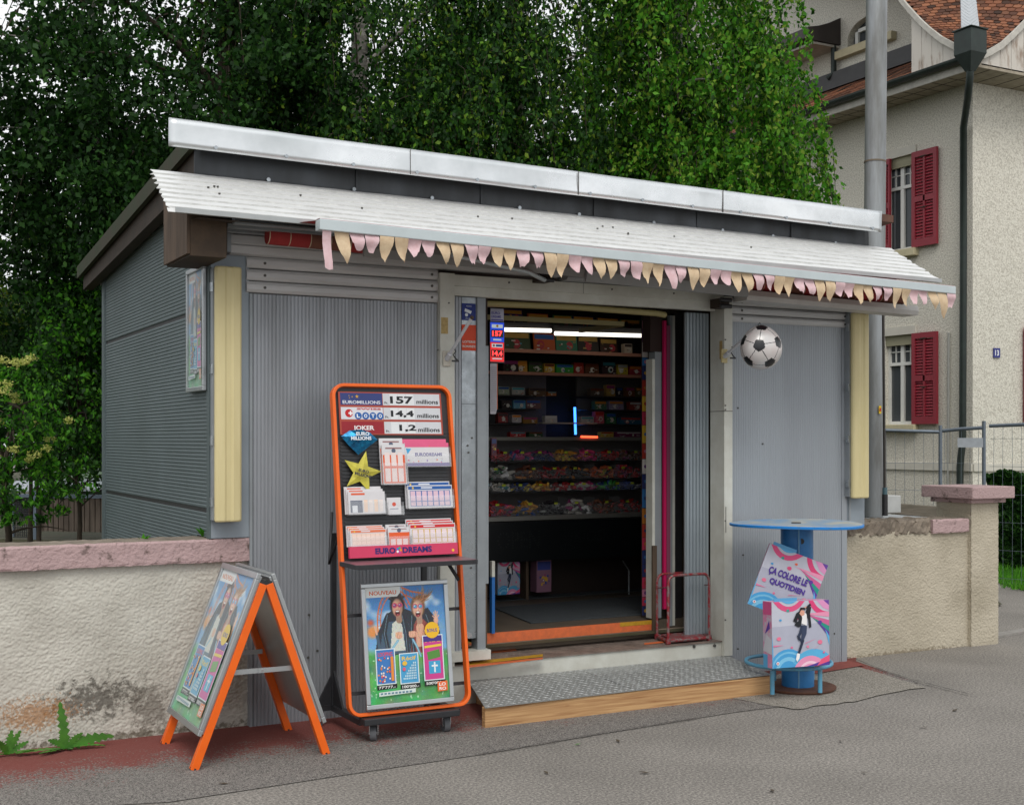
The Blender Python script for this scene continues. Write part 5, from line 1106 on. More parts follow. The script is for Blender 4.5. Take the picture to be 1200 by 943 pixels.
# stickers
o = MB(); pl = FRONT(-.007); c0, c1 = pl.px(541, 375), pl.px(557.5, 356); o.rect(pl, c0[0], c0[1], c1[0], c1[1], .0005, ink((22,44,120)))
cx, cy = (c0[0]+c1[0])/2, (c0[1]+c1[1])/2; w = c1[0]-c0[0]
o.poly(pl, [(cx-.025,cy+.020),(cx+.02,cy+.005),(cx+.012,cy-.012),(cx-.028,cy+.002)], .0012, ink((214,220,226))); o.disc(pl, cx-.015, cy-.018, .010, .0012, ink((214,220,226))); o.text(pl, 'VIDEO', cx-.018, cy+.03, .036, .007, ink((214,220,226))); o.text(pl, 'SECURITE', cx-.022, cy-.042, .044, .007, ink((214,220,226)))
tag(o.build('sticker', loc=(cx, -.008, cy)), 'blue camera surveillance sticker above the orange one left of the door', 'sticker')
o = MB(); c0, c1 = pl.px(541, 410.5), pl.px(557.8, 381); o.rect(pl, c0[0], c0[1], c1[0], c1[1], .0005, ink((206,66,26))); w = c1[0]-c0[0]
o.text(pl, 'LOTERIE', c0[0]+.006, c0[1]+.045, w-.01, .014, ink((214,214,208)), bold=.02); o.text(pl, 'ROMANDE', c0[0]+.006, c0[1]+.018, w-.01, .014, ink((214,214,208)), bold=.02)
tag(o.build('sticker', loc=(c0[0], -.008, c0[1])), 'orange lottery sticker with white lettering left of the door', 'sticker')
# rods for banners
def rod(base, tip, plate_y, label, col):
    t = thing('banner_rod', base, label, 'rod holder', 'white plastic rods fixed to the door posts'); base = Vector(base); tip = Vector(tip)
    b = MB(); b.box(base.x-.024, base.x+.024, plate_y-.012, plate_y-.001, base.z-.045, base.z+.045, col); b.build('plate', t, bev=.003)
    b = MB(); b.cyl(base, tip, .0095, mat('white_plastic_rod', S(206,208,212), .3), n=10); b.cyl(base.lerp(tip, -.02), base.lerp(tip, .12), .016, mat('white_plastic_rod', S(206,208,212), .3), n=10); b.cyl(tip, tip+(tip-base).normalized()*.012, .011, M_BROWNWOOD, n=8); b.build('rod', t)
    b = MB(); c = base+Vector((.03, -.03, .01)); b.tube([c+Vector((0,0,.05)), c+Vector((.012,0,.03)), c+Vector((-.005,0,.01)), c+Vector((.01,0,-.01)), c+Vector((.03,0,-.025))], .004, M_BLACK, n=5); b.box(c.x-.012, c.x+.03, c.y-.005, c.y+.005, c.z-.03, c.z-.02, M_BLACK); b.build('clip', t)
    return t
CREAM = mat('cream_plate', S(208,192,140), .5, var=.3, vs=20)
rod(fy(524, 420, -.06), fy(552.5, 373, -.30), -.046, 'white rod angled up from the left door post across the stickers', mat('white_plate', S(196,190,176), .5))
bt = fd(886, 384, 8.1); rod(fy(850, 417, -.07), bt, -.051, 'white rod on the right door post that carries the football balloon', CREAM)
# football balloon
bc = fd(892, 408, 8.05); br = .140
import bmesh
bm = bmesh.new(); bmesh.ops.create_icosphere(bm, subdivisions=6, radius=1); ico = bmesh.new(); bmesh.ops.create_icosphere(ico, subdivisions=1, radius=1)
ico.verts.ensure_lookup_table(); tgt = (Vector(CAM)-bc+Vector((0,0,1.2))).normalized(); rot = Matrix.Rotation(.3, 3, tgt) @ ico.verts[0].co.rotation_difference(tgt).to_matrix()
CV = [(rot @ v.co).normalized() for v in ico.verts]; CE = [((rot @ e.verts[0].co).normalized(), (rot @ e.verts[1].co).normalized()) for e in ico.edges]
MW = mat('balloon_white_foil', S(214,212,210), .3, .1, var=.4, vs=14, rgb2=S(206,186,182), spec=.6); MK = mat('balloon_black_print', S(24,26,30), .3, spec=.6); MSm = mat('balloon_seam_print', S(60,60,64), .4)
F = {0: [], 1: [], 2: []}; bm.verts.ensure_lookup_table()
nb = {i: sorted(CV, key=lambda q: (q-CV[i]).length)[1:6] for i in range(12)}
for f in bm.faces:
    c = f.calc_center_median().normalized(); i = max(range(12), key=lambda k: c.dot(CV[k])); v = CV[i]
    # pentagon: inside the half-planes facing the five neighbours
    inside = all((c-v).dot((q-v).normalized()) < .235 for q in nb[i])
    seam_ = False
    if not inside:
        for p, q in CE:
            n = p.cross(q).normalized()
            if abs(c.dot(n)) < .016 and c.dot(p) > .52 and c.dot(q) > .52: seam_ = True; break
    F[0 if inside else (2 if seam_ else 1)].append(tuple(v.index for v in f.verts))
V = []
for v in bm.verts:
    c = v.co.normalized(); wr_ = .012*math.sin(math.atan2(c.y, c.x)*13)*max(0, c.z)**3
    V.append(bc+Vector((c.x*br*(1+wr_*2), c.y*br*.82*(1+wr_*2), c.z*br*(.97+(.07*max(0, c.z)**6)))))
b = MB()
for k, m in ((1, MW), (0, MK), (2, MSm)): b.raw(V, F[k], m, True)
bl = b.build('football_balloon', loc=bc-Vector((0,0,br))); bm.free(); ico.free()
tag(bl, 'black and white football balloon hanging from a rod beside the right door post', 'balloon')
b = MB(); b.tube([bc+Vector((0,0,br*1.02)), bc+Vector((-.01,0,br*1.15)), bt], .002, M_BLACK, n=4); b.build('string', bl)
# LED jackpot display hanging in the doorway
pl = FRONT(.16); LT, LB = pl.px(574.5, 377.5), pl.px(590.5, 424); x0, x1 = LT[0], pl.px(590.5, 380)[0]
led = thing('jackpot_display', (x0, .2, LB[1]), 'narrow blue and red lit jackpot display hanging in the doorway, 157 over 14.4', 'display')
EB = mat('led_blue_face', S(20,70,210), .4, emit=.55); ER = mat('led_red_face', S(226,30,34), .4, emit=.6); ED = mat('led_digits', (1.0,.03,.03), .4, emit=3.5); EW = mat('led_white_face', S(200,214,220), .4, emit=.35); EBK = mat('led_black', (.004,.004,.005), .3)
b = MB(); b.pbox(pl, x0-.004, x1+.004, LB[1]-.008, LT[1]+.004, -.04, 0, M_BLACK); b.build('case', led)
h = LT[1]-LB[1]; w = x1-x0; ms = LB[1]+h*.5
b = MB(); b.rect(pl, x0, ms, x1, LT[1], .001, EB); b.rect(pl, x0, LB[1], x1, ms-.002, .001, ER); b.rect(pl, x0+.1*w, ms+h*.36, x1-.1*w, ms+h*.45, .002, EW); b.rect(pl, x0+.1*w, ms-h*.14, x1-.1*w, ms-h*.04, .002, EW)
b.rect(pl, x0+.05*w, ms+h*.12, x1-.05*w, ms+h*.31, .002, EBK); b.rect(pl, x0+.05*w, ms-h*.38, x1-.05*w, ms-h*.20, .002, EBK); b.rect(pl, x0+.2*w, ms+h*.04, x1-.2*w, ms+h*.08, .002, EW); b.rect(pl, x0+.15*w, ms-h*.44, x1-.15*w, ms-h*.41, .002, EW)
b.disc(pl, x0+.5*w, ms+h*.41, .008, .003, ink((222,170,40))); b.disc(pl, x0+.25*w, ms-h*.09, .007, .003, ink((210,40,40))); b.rect(pl, x0+.4*w, ms-h*.115, x1-.14*w, ms-h*.065, .003, ink((30,80,170)))
b.text(pl, '157', x0+.14*w, ms+h*.15, w*.72, h*.13, ED, z=.003, bold=.02); b.text(pl, '14.4', x0+.14*w, ms-h*.35, w*.72, h*.12, ED, z=.003, bold=.02); b.build('lit_face', led)
b = MB(); q0, q1 = pl.px(575, 376), pl.px(590.5, 362); b.rect(pl, q0[0], q0[1], q1[0], q1[1], -.002, ink((186,186,206))); b.text(pl, 'EURO', q0[0]+.006, q0[1]+.042, .06, .016, ink((70,60,150)), z=-.001, bold=.03); b.text(pl, 'DREAMS', q0[0]+.006, q0[1]+.02, .066, .016, ink((70,60,150)), z=-.001, bold=.03); b.rect(pl, q0[0]+.004, q0[1]+.003, q1[0]-.004, q0[1]+.012, -.001, ink((90,80,160)))
tag(b.build('small_sign'), 'small white game sign with violet lettering above the lit jackpot display', 'sign')
b = MB(); pl2 = FRONT(.15); q0, q1 = pl2.px(574.5, 485), pl2.px(583, 426); b.prism([pl2.p(q0[0], q0[1]), pl2.p(q1[0]-.012, q0[1]), pl2.p(q1[0], q0[1]+.04), pl2.p(q1[0], q1[1]), pl2.p(q0[0], q1[1])], (0,.004,0), ink((176,172,178))); b.rect(pl2, q1[0]-.004, q0[1]+.03, q1[0], q1[1], .001, ink((206,110,70)))
for i in range(22): z = q0[1]+.02+i*.0125; b.rect(pl2, q0[0]+.004, z, q1[0]-.008, z+.004, .001, ink((130,128,138)))
tag(b.build('notice_sheet'), 'hanging printed sheet with orange edge under the lit jackpot display', 'notice')

# ================================================================ DOORSTEP PLATFORM
st = thing('step_platform', (.6, -.3, 0), 'low wooden step topped with grey checker plate in front of the kiosk door', 'step')
PT = [(-.375,-.648,.117),(1.605,-.628,.122),(1.735,-.024,.138),(-.17,-.024,.140)]
M_CHECK = mat('checker_plate', S(148,150,148), .45, .15, var=.5, vs=6, rgb2=S(116,116,112), rvar=.12)
b = MB(); b.hexa([(x, y, z-.004) for x, y, z in PT]+[(x, y, z) for x, y, z in PT], M_CHECK)
def bil(u, v): a = [PT[0][i]+(PT[1][i]-PT[0][i])*u for i in range(3)]; c = [PT[3][i]+(PT[2][i]-PT[3][i])*u for i in range(3)]; return [a[i]+(c[i]-a[i])*v for i in range(3)]
nu, nv = 50, 15; M_STUD = mat('stud_highlight_steel', S(186,188,186), .4, .3, var=.4, vs=9)  # paler tone paints highlights onto the worn stud tops
for i in range(nu):
    for j in range(nv):
        cxx, cyy, czz = bil((i+.5+(.5 if j % 2 else 0))/(nu+.6), (j+.5)/nv); a = .62 if (i+j) % 2 else -.62; dx, dy = math.cos(a)*.019, math.sin(a)*.019; nx, ny = -dy*.30, dx*.30
        b.raw([(cxx-dx, cyy-dy, czz+.0003), (cxx+nx, cyy+ny, czz+.0004), (cxx+dx, cyy+dy, czz+.0003), (cxx-nx, cyy-ny, czz+.0004), (cxx, cyy, czz+.005)], [(0,3,4), (3,2,4), (2,1,4), (1,0,4)], M_STUD)
b.hexa([(.60,-.638,.1195),(.603,-.638,.1195),(.603,-.03,.1385),(.60,-.03,.1385),(.60,-.638,.1202),(.603,-.638,.1202),(.603,-.03,.1393),(.60,-.03,.1393)], M_BLACK)
b.build('checker_plate', st)
def wood_mat():
    m = bpy.data.materials.new('pine_plank'); m.use_nodes = True; n = m.node_tree.nodes; l = m.node_tree.links; p = n['Principled BSDF']; p.inputs['Roughness'].default_value = .6
    geo = n.new('ShaderNodeNewGeometry'); mp = n.new('ShaderNodeMapping'); mp.inputs['Scale'].default_value = (1.2, 8, 30); l.new(geo.outputs['Position'], mp.inputs[0])
    w = n.new('ShaderNodeTexNoise'); w.inputs['Scale'].default_value = 2.2; w.inputs['Detail'].default_value = 6; w.inputs['Distortion'].default_value = .6; l.new(mp.outputs[0], w.inputs['Vector'])
    r = n.new('ShaderNodeValToRGB'); e = r.color_ramp.elements; e[0].position = .3; e[0].color = (*S(150,106,66), 1); e[1].position = .65; e[1].color = (*S(200,160,112), 1); l.new(w.outputs[0], r.inputs[0])
    mp2 = n.new('ShaderNodeMapping'); mp2.inputs['Scale'].default_value = (3.1, 0, 9); l.new(geo.outputs['Position'], mp2.inputs[0]); v = n.new('ShaderNodeTexVoronoi'); v.inputs['Scale'].default_value = 1.3; l.new(mp2.outputs[0], v.inputs['Vector'])
    mr = n.new('ShaderNodeMapRange'); mr.inputs[1].default_value = .05; mr.inputs[2].default_value = .13; mr.inputs[3].default_value = .75; mr.inputs[4].default_value = 0; l.new(v.outputs['Distance'], mr.inputs[0])
    mx = n.new('ShaderNodeMix'); mx.data_type = 'RGBA'; l.new(mr.outputs[0], mx.inputs[0]); l.new(r.outputs[0], mx.inputs[6]); mx.inputs[7].default_value = (*S(110,62,32), 1); l.new(mx.outputs[2], p.inputs['Base Color']); return m
M_PINE = wood_mat()
b = MB(); b.box(-.366, 1.592, -.632, -.59, .0, .112, M_PINE); b.build('front_beam', st, bev=.004)
b = MB(); b.box(1.55, 1.59, -.589, -.03, 0, .112, M_PINE); b.build('end_beam', st); b = MB(); b.box(-.12, -.08, -.589, -.03, 0, .112, M_PINE); b.build('end_beam', st)

# ================================================================ RED FRAME CART IN THE DOORWAY
ct = thing('frame_cart', (1.40, .1, .24), 'small red tubular frame cart with flaking paint standing in the doorway', 'cart')
def arch(x0, x1, y, z0, z1, r=.03):
    P = [(x0, z0), (x0, z1-r)]+[(x0+r-r*math.cos(t), z1-r+r*math.sin(t)) for t in (.4,.8,1.2)]+[(x0+r, z1)]+[(x1-r, z1)]+[(x1-r+r*math.sin(t), z1-r+r*math.cos(t)) for t in (.4,.8,1.2)]+[(x1, z1-r), (x1, z0)]
    return [Vector((x, y, z)) for x, z in P]
a0, a1 = fy(783, 700, .02), fy(831, 700, .02); zt_ = fy(800, 673.5, .02).z; b0, b1 = fy(770, 700, .22), fy(820, 700, .22); zt2 = fy(790, 671.5, .22).z
b = MB(); b.tube(arch(a0.x, a1.x, .02, .25, zt_, .05), .0095, M_RED, n=8); b.build('front_hoop', ct)
b = MB(); b.tube(arch(b0.x, b1.x, .22, .25, zt2, .05), .0085, M_RED, n=8); b.build('back_hoop', ct)
b = MB(); b.tube([(a0.x, .02, zt_-.075), (b0.x, .22, zt2-.09)], .004, M_RED, n=6); b.tube([(a1.x, .02, zt_-.075), (b1.x, .22, zt2-.09)], .004, M_RED, n=6); b.build('tie_rod', ct)
b = MB()
for p, q in (((a0.x,.02),(a1.x,.02)), ((b0.x,.22),(b1.x,.22)), ((a0.x,.02),(b0.x,.22)), ((a1.x,.02),(b1.x,.22))): b.tube([(*p, .258), (*q, .258)], .013, M_RED, n=6)
b.prism([(a0.x+.03,.03,.262), (a1.x-.03,.03,.262), (b1.x-.02,.2,.262), (b0.x+.02,.2,.262)], (0,0,.008), M_RED)
for p in ((a0.x,.02),(a1.x,.02),(b0.x,.22),(b1.x,.22)): b.cyl((*p, .241), (*p, .275), .018, M_RED, n=10)
b.build('base', ct)

# ================================================================ LOTTERY DISPLAY STAND
ls = thing('lottery_stand', (-.8, -.55, 0), 'orange framed lottery display stand on casters with jackpot board, leaflets and poster', 'display stand')
PSt = Pl((-1.14, -.62, .143), (1,0,0), (0,.26,1.705)); SW, SH = .68, 1.725
def band(b, pl, path, w, d, m):
    n = len(path); V = []
    for i in range(n):
        p = Vector(path[i]); a = Vector(path[i-1]); c = Vector(path[(i+1) % n]); t = (c-a).normalized(); nn = Vector((t.y, -t.x))
        for s, z in ((-w/2, -d/2), (w/2, -d/2), (w/2, d/2), (-w/2, d/2)): V.append(pl.p(p.x+nn.x*s, p.y+nn.y*s, z))
    b.raw(V, [(i*4+j, i*4+(j+1) % 4, ((i+1) % n)*4+(j+1) % 4, ((i+1) % n)*4+j) for i in range(n) for j in range(4)], m)
def rrect(x0, y0, x1, y1, r, k=6):
    P = []
    for cx, cy, a in ((x1-r, y1-r, 0), (x0+r, y1-r, math.pi/2), (x0+r, y0+r, math.pi), (x1-r, y0+r, 1.5*math.pi)):
        P += [(cx+r*math.cos(a+t*math.pi/2/k), cy+r*math.sin(a+t*math.pi/2/k)) for t in range(k+1)]
    return P
b = MB(); band(b, PSt, rrect(0, 0, SW, SH, .06), .018, .045, M_ORANGE); b.build('orange_frame', ls, bev=.003)
yb = PSt.px(470, 655)[1]
b = MB(); b.poly(PSt, rrect(.012, yb-.02, SW-.012, SH-.012, .045), -.012, M_BLACK, .008)
for i in range(40): y = yb+.03+i*.018; 
for i in range(34): y = yb+.02+i*.02; b.pbox(PSt, .03, SW-.03, y, y+.009, -.004, .0005, M_BLACKMETAL)
b.build('back_panel', ls)
b = MB(); x0 = .03; x1 = SW-.05; ytop = PSt.px(402, 459)[1]; ybot = PSt.px(410, 509.5)[1]; rw = (ytop-ybot)/3
b.pbox(PSt, x0, x1, ybot, ytop, .001, .006, ink((170,74,58)))
cw = (x1-x0)*.40
for k, (c, s) in enumerate((((52,64,120), 'EUROMILLIONS'), ((214,214,220), 'LOTO'), ((150,34,44), 'JOKER'))):
    ya = ytop-rw*(k+1)+.006; yc = ytop-rw*k-.006; xa = x0+.01; z = .0065
    b.rect(PSt, xa, ya, xa+cw, yc, z, ink(c)); b.rect(PSt, xa+cw+.003, ya, x1-.01, yc, z, ink((204,206,210)))
    if k == 0: b.text(PSt, s, xa+.012, ya+.006, cw-.024, .018, ink((222,224,232)), z=.0075, bold=.02)
    if k == 1:
        b.disc(PSt, xa+.045, (ya+yc)/2, .022, .007, ink((190,30,36))); b.rect(PSt, xa+.042, (ya+yc)/2-.004, xa+.066, (ya+yc)/2+.004, .0075, ink((240,240,240))); b.rect(PSt, xa+.050, (ya+yc)/2-.012, xa+.058, (ya+yc)/2+.012, .0076, ink((240,240,240)))
        for i, ch in enumerate('LOTO'): cx = xa+.097+i*.042; b.disc(PSt, cx, ya+.019, .020, .007, ink((44,96,164))); b.text(PSt, ch, cx-.009, ya+.009, .018, .020, ink((236,238,240)), z=.0075, bold=.04)
        b.text(PSt, 'SWISS', xa+.09, yc-.014, .14, .010, ink((196,40,44)), z=.0075, bold=.03)
    if k == 2: b.text(PSt, s, xa+.065, ya+.012, .12, .032, ink((232,226,226)), z=.0075, bold=.035)
    if k == 0:
        for sx_, sy_, r in ((.095,.046,.011),(.068,.044,.005),(.052,.038,.004),(.05,.05,.004)): b.poly(PSt, [(xa+sx_+rr*math.cos(t), ya+sy_+rr*math.sin(t)) for i in range(10) for rr, t in ((r if i % 2 == 0 else r*.42, math.pi/2+i*math.pi/5),)], .0076, ink((206,160,60)))
    num = ('157', '14,4', '1,2')[k]; bx = xa+cw+.045; nw = .135 if k < 2 else .10
    b.text(PSt, 'Fr.', xa+cw+.012, ya+.008, .02, .012, ink((40,40,44)), z=.0075, bold=.02)
    xs = bx if k < 2 else bx+.045
    for gx in range(3): b.rect(PSt, bx+gx*.048-.002, ya+.002, bx+gx*.048+.044, yc-.002, .0069, ink((222,224,226)))
    b.text(PSt, num, xs, ya+.010, nw, .040, ink((26,28,32)), z=.0075, bold=.035)
    b.text(PSt, 'millions', bx+.155, ya+.010, x1-.02-bx-.155, .024, ink((30,32,36)), z=.0075, bold=.02)
b.build('jackpot_board', ls)
def pbanner():
    b = MB(); y0, y1 = PSt.px(407, 655)[1], PSt.px(406, 641.5)[1]; z = .055
    b.pbox(PSt, .028, SW-.03, y0, y1, z-.02, z, ink((206,62,98))); b.text(PSt, 'EURO', .17, y0+.016, .115, .032, ink((44,40,110)), z=z+.0015, bold=.04); b.text(PSt, 'DREAMS', .325, y0+.016, .17, .032, ink((44,40,110)), z=z+.0015, bold=.04)
    for i, c in enumerate(((226,140,40),(60,170,120),(60,120,210),(236,236,240),(200,60,160))): a = i*1.257; b.disc(PSt, .305+.010*math.cos(a), y0+.032+.012*math.sin(a), .007, z+.0014, ink(c), n=8)
    b.disc(PSt, SW-.06, y0+.02, .008, z+.0014, ink((240,190,60)), n=8); return b.build('banner', ls)
pbanner()
zt_ = .925
b = MB(); P = [(-1.15,-.735),(-1.13,-.75),(-.49,-.75),(-.462,-.735),(-.462,-.50),(-1.15,-.50)]; b.prism([(x, y, .903) for x, y in P], (0,0,.022), M_BLACKMETAL); b.prism([(x*.995-.005, y*.99, .9255) for x, y in P], (0,0,.002), mat('tray_mat_mauve', S(120,92,98), .35)); b.build('tray', ls, bev=.003)
# lower poster in aluminium frame
PP = Pl(PSt.p(0,0,.030), PSt.U, Vector((0, .14, 1))); c0 = PP.px(429, 832); c1 = PP.px(522, 679.5); x0, y0 = c0; x1 = PP.px(526.5, 760)[0]+.006; y1 = (PP.px(422, 683)[1]+c1[1])/2
b = MB(); poster_frame(b, PP, x0, y0, x1, y1, .024, .016, M_ALUFRAME); b.pbox(PP, x0+.01, x1-.01, y0+.01, y1-.01, -.006, .002, M_ALUFRAME); b.build('poster_frame', ls, bev=.004)
b = MB(); poster_art(b, PP, x0+.024, y0+.024, x1-x0-.048, y1-y0-.048, .05, z=.003); attach_print(b.build('poster', ls), ls)
# struts, base and casters
for (y_) in (.10, .50, .88): b = MB(); b.pbox(PSt, .0, SW, y_, y_+.018, -.05, -.026, M_BLACKMETAL); b.build('cross_bar', ls)
b = MB(); xl = fy(391, 700, -.17).x
for xx in (xl, -.52): b.box(xx-.014, xx+.014, -.18, -.155, .10, 1.05, M_BLACKMETAL); b.box(xx-.02, xx+.02, -.60, -.10, .085, .115, M_BLACKMETAL); b.prism([(xx-.006, -.18, .115), (xx-.006, -.32, .115), (xx-.006, -.18, .30)], (.012, 0, 0), M_BLACKMETAL); b.prism([(xx-.10, -.17, .115), (xx+.0, -.17, .115), (xx+.0, -.17, .30)], (0, .012, 0), M_BLACKMETAL); b.box(xx-.11, xx+.02, -.18, -.15, .085, .115, M_BLACKMETAL)
b.build('rear_support', ls)
b = MB(); b.tube([fy(389, 600, -.30), fy(386, 660, -.36), fy(398, 624, -.44)], .008, M_BLACKMETAL, n=6); b.build('hinge_lever', ls); b = MB(); b.tube([PSt.p(SW-.01, .66, .0), PSt.p(SW-.05, .75, -.03)], .010, M_BLACKMETAL, n=6); b.build('hinge_lever', ls)
b = MB(); b.box(-1.085, -.545, -.69, -.61, .098, .132, M_BLACKMETAL); b.build('base_box', ls, bev=.004)
M_RUBBER = mat('grey_rubber', S(96,98,102), .6)
def caster(x, y, rz, s=1.0):
    c = Vector((x, y, .032*s)); d = Vector((math.sin(rz), math.cos(rz), 0)); sd = Vector((d.y, -d.x, 0))
    b = MB(); b.cyl(c-sd*.012*s, c+sd*.012*s, .031*s, M_RUBBER, n=24); w = b.build('caster', ls)
    b = MB(); b.cyl(c-sd*.0135*s, c+sd*.0135*s, .012*s, M_CHROME, n=12); b.build('hub', w)
    b = MB()
    for k in (-1, 1): o_ = c+sd*.017*s*k; b.prism([o_-d*.014*s+Vector((0,0,-.004)), o_+d*.014*s+Vector((0,0,-.004)), o_+d*.026*s+Vector((0,0,.042*s)), o_-d*.012*s+Vector((0,0,.042*s))], sd*.003, M_CHROME)
    t = c+Vector((0,0,.044*s)); b.prism([t-sd*.02*s-d*.014*s, t+sd*.02*s-d*.014*s, t+sd*.02*s+d*.028*s, t-sd*.02*s+d*.028*s], (0,0,.006), M_CHROME); b.cyl(t+d*.01, t+d*.01+Vector((0,0,.018)), .008, M_CHROME, n=10); b.prism([t-sd*.013*s-d*.035*s+Vector((0,0,-.012)), t+sd*.013*s-d*.035*s+Vector((0,0,-.012)), t+sd*.013*s+d*.004+Vector((0,0,.004)), t-sd*.013*s+d*.004+Vector((0,0,.004))], (0,0,.006), M_BLACK)
    b.build('fork', w)
p = fz(438, 868); caster(p.x, p.y, .5, 1.3); p = fz(522, 857); caster(p.x, p.y, .1, 1.3); caster(xl-.09, -.165, 1.4); caster(-.5, -.17, .8)
# leaflets standing in clear holders, foil shapes
M_ACR = mat('clear_acrylic', (.85,.88,.9), .1, alpha=.14, spec=.5)
def holder(u0, v0, u1, v1, label, kind, layers=3, seed=1):
    xa, ya = PSt.px(u0, v1); xb, yb2 = PSt.px(u1, v0); t = .045; rs = random.Random(seed)
    b = MB(); b.pbox(PSt, xa-.003, xb+.003, ya-.006, ya-.002, .004, t, M_ACR); b.pbox(PSt, xa-.004, xb+.004, ya-.006, ya+(yb2-ya)*.45, t+.001, t+.003, M_ACR); b.pbox(PSt, xa-.005, xa-.003, ya, ya+(yb2-ya)*.7, .004, t, M_ACR); b.pbox(PSt, xb+.003, xb+.005, ya, ya+(yb2-ya)*.7, .004, t, M_ACR); b.build('leaflet_holder', ls)
    b = MB(); h = yb2-ya; w = xb-xa
    for k in range(layers):
        z = .008+k*(t-.012)/layers; dy = h*(1-.0)-(h*.30/layers)*k; dx = .004*(layers-1-k)-.006; top = ya+dy
        b.pbox(PSt, xa-dx*0+(-.006*(layers-1-k)), xb-.006*(layers-1-k), ya, top, z, z+.008, ink((214,212,214)))
        zz = z+.0085; X0_ = xa-.006*(layers-1-k); X1_ = xb-.006*(layers-1-k)
        if kind == 'orange':
            b.rect(PSt, X0_+.004, ya+.004, X1_-.004, top-h*.22, zz, ink((226,96,48))); b.disc(PSt, (X0_+X1_)/2, top-h*.13, w*.09, zz+.0003, ink((90,100,120))); b.rect(PSt, X0_+w*.15, top-h*.09, X1_-w*.15, top-h*.06, zz+.0003, ink((150,110,110)))
            for c in range(3):
                for r in range(2 if h > .15 else 1): b.rect(PSt, X0_+w*(.1+c*.28), ya+h*(.05+r*.34), X0_+w*(.32+c*.28), ya+h*(.34+r*.34), zz+.0004, ink((232,214,210)))
        elif kind == 'dreams':
            b.rect(PSt, X0_, top-h*.16, X1_, top, zz, ink((222,96,136))); b.rect(PSt, X0_, ya, X1_, ya+h*.12, zz, ink((86,60,140)))
            b.text(PSt, 'EURODREAMS', X0_+w*.22, ya+h*.36, w*.62, h*.12, ink((66,50,130)), z=zz+.0004, bold=.04)
            for i in range(12): x = X0_+w*rs.uniform(.04,.96); y = ya+h*rs.choice((rs.uniform(.14,.3), rs.uniform(.62,.8))); b.disc(PSt, x, y, rs.uniform(.002,.006), zz+.0003, ink(rs.choice(((60,160,200),(230,110,60),(120,70,170),(220,70,130),(60,170,120)))), n=6)
            b.poly(PSt, [(X0_+.005, top-h*.2), (X0_+w*.14, top-h*.22), (X0_+w*.05, top-h*.42)], zz+.0003, ink((70,160,210)))
        elif kind in ('grid', 'gridred', 'gridpink'):
            hc = {'grid': (44,92,160), 'gridred': (204,48,52), 'gridpink': (226,120,80)}[kind]; b.rect(PSt, X0_+.004, top-h*.16, X1_-.004, top-h*.04, zz, ink(hc))
            b.disc(PSt, X0_+w*.12, top-h*.10, h*.04, zz+.0003, ink((230,190,70)), n=8); b.rect(PSt, X0_+w*.3, top-h*.12, X0_+w*.55, top-h*.07, zz+.0003, ink((220,224,230)))
            cc = {'grid': (222,190,204), 'gridred': (232,214,218), 'gridpink': (238,210,196)}[kind]; lc_ = {'grid': (60,104,170), 'gridred': (206,170,80), 'gridpink': (226,196,180)}[kind]
            b.rect(PSt, X0_+w*.05, ya+h*.06, X1_-w*.05, top-h*.2, zz, ink(lc_))
            for c in range(7):
                b.rect(PSt, X0_+w*(.06+c*.128), ya+h*.26, X0_+w*(.165+c*.128), top-h*.22, zz+.0004, ink(cc)); b.rect(PSt, X0_+w*(.06+c*.128), ya+h*.08, X0_+w*(.165+c*.128), ya+h*.235, zz+.0004, ink(cc))
        elif kind == 'darkgrid':
            b.rect(PSt, X0_+w*.05, ya+h*.04, X0_+w*.38, ya+h*.48, zz, ink((74,82,104))); b.rect(PSt, X0_+w*.1, ya+h*.05, X0_+w*.24, ya+h*.3, zz+.0003, ink((226,228,232)))
            b.rect(PSt, X0_+w*.08, top-h*.12, X0_+w*.45, top-h*.05, zz, ink((222,96,60)))
            for c in range(4): b.rect(PSt, X0_+w*(.42+c*.14), ya+h*.06, X0_+w*(.52+c*.14), ya+h*.5, zz, ink((238,206,180) if c % 2 == 0 else (232,220,214)))
        else:
            b.rect(PSt, X0_+w*.2, ya+h*.3, X1_-w*.2, ya+h*.36, zz, ink((120,130,150))); b.disc(PSt, (X0_+X1_)/2, ya+h*.6, w*.14, zz, ink((210,90,70)), n=10)
    o = b.build('leaflets', loc=PSt.p((xa+xb)/2, ya, .03)); return tag(o, label, 'leaflets', 'leaflets in the lottery stand')
holder(447, 514, 471, 568, 'tall orange leaflets in the middle of the stand, right of the gold star', 'orange', 2, 1)
holder(473, 515, 522, 547, 'wide white leaflets with pink top and purple foot, upper right of the stand', 'dreams', 2, 2)
holder(476, 564, 526, 596, 'blue bordered grid slips in the middle right holder of the stand', 'grid', 2, 3)
holder(406, 570, 447, 603, 'white slips with dark blue field, left side of the stand below the gold star', 'darkgrid', 3, 4)
holder(453, 583, 468, 603, 'small white card pack in the middle of the stand', 'small', 1, 5)
holder(408, 615, 449, 641, 'pale pink grid slips at the lower left of the stand', 'gridpink', 3, 6)
holder(453, 614, 477, 641, 'short orange leaflets at the lower middle of the stand', 'orange', 2, 7)
holder(478, 607, 529, 639, 'red headed grid slips at the lower right of the stand', 'gridred', 3, 8)
M_BFOIL = mat('blue_foil', S(30,140,190), .2, .5, var=.9, vs=30, rgb2=S(20,50,90)); M_GFOIL = mat('gold_foil', S(214,204,80), .35, .25, var=.7, vs=9, rgb2=S(120,110,40))
D = [(397.5,512),(408,505),(421,504),(431,507),(440.5,516),(429,525),(418,533.5),(408,524)]
P = [PSt.px(u, v) for u, v in D]; c = PSt.px(419, 514); b = MB(); z0 = .025
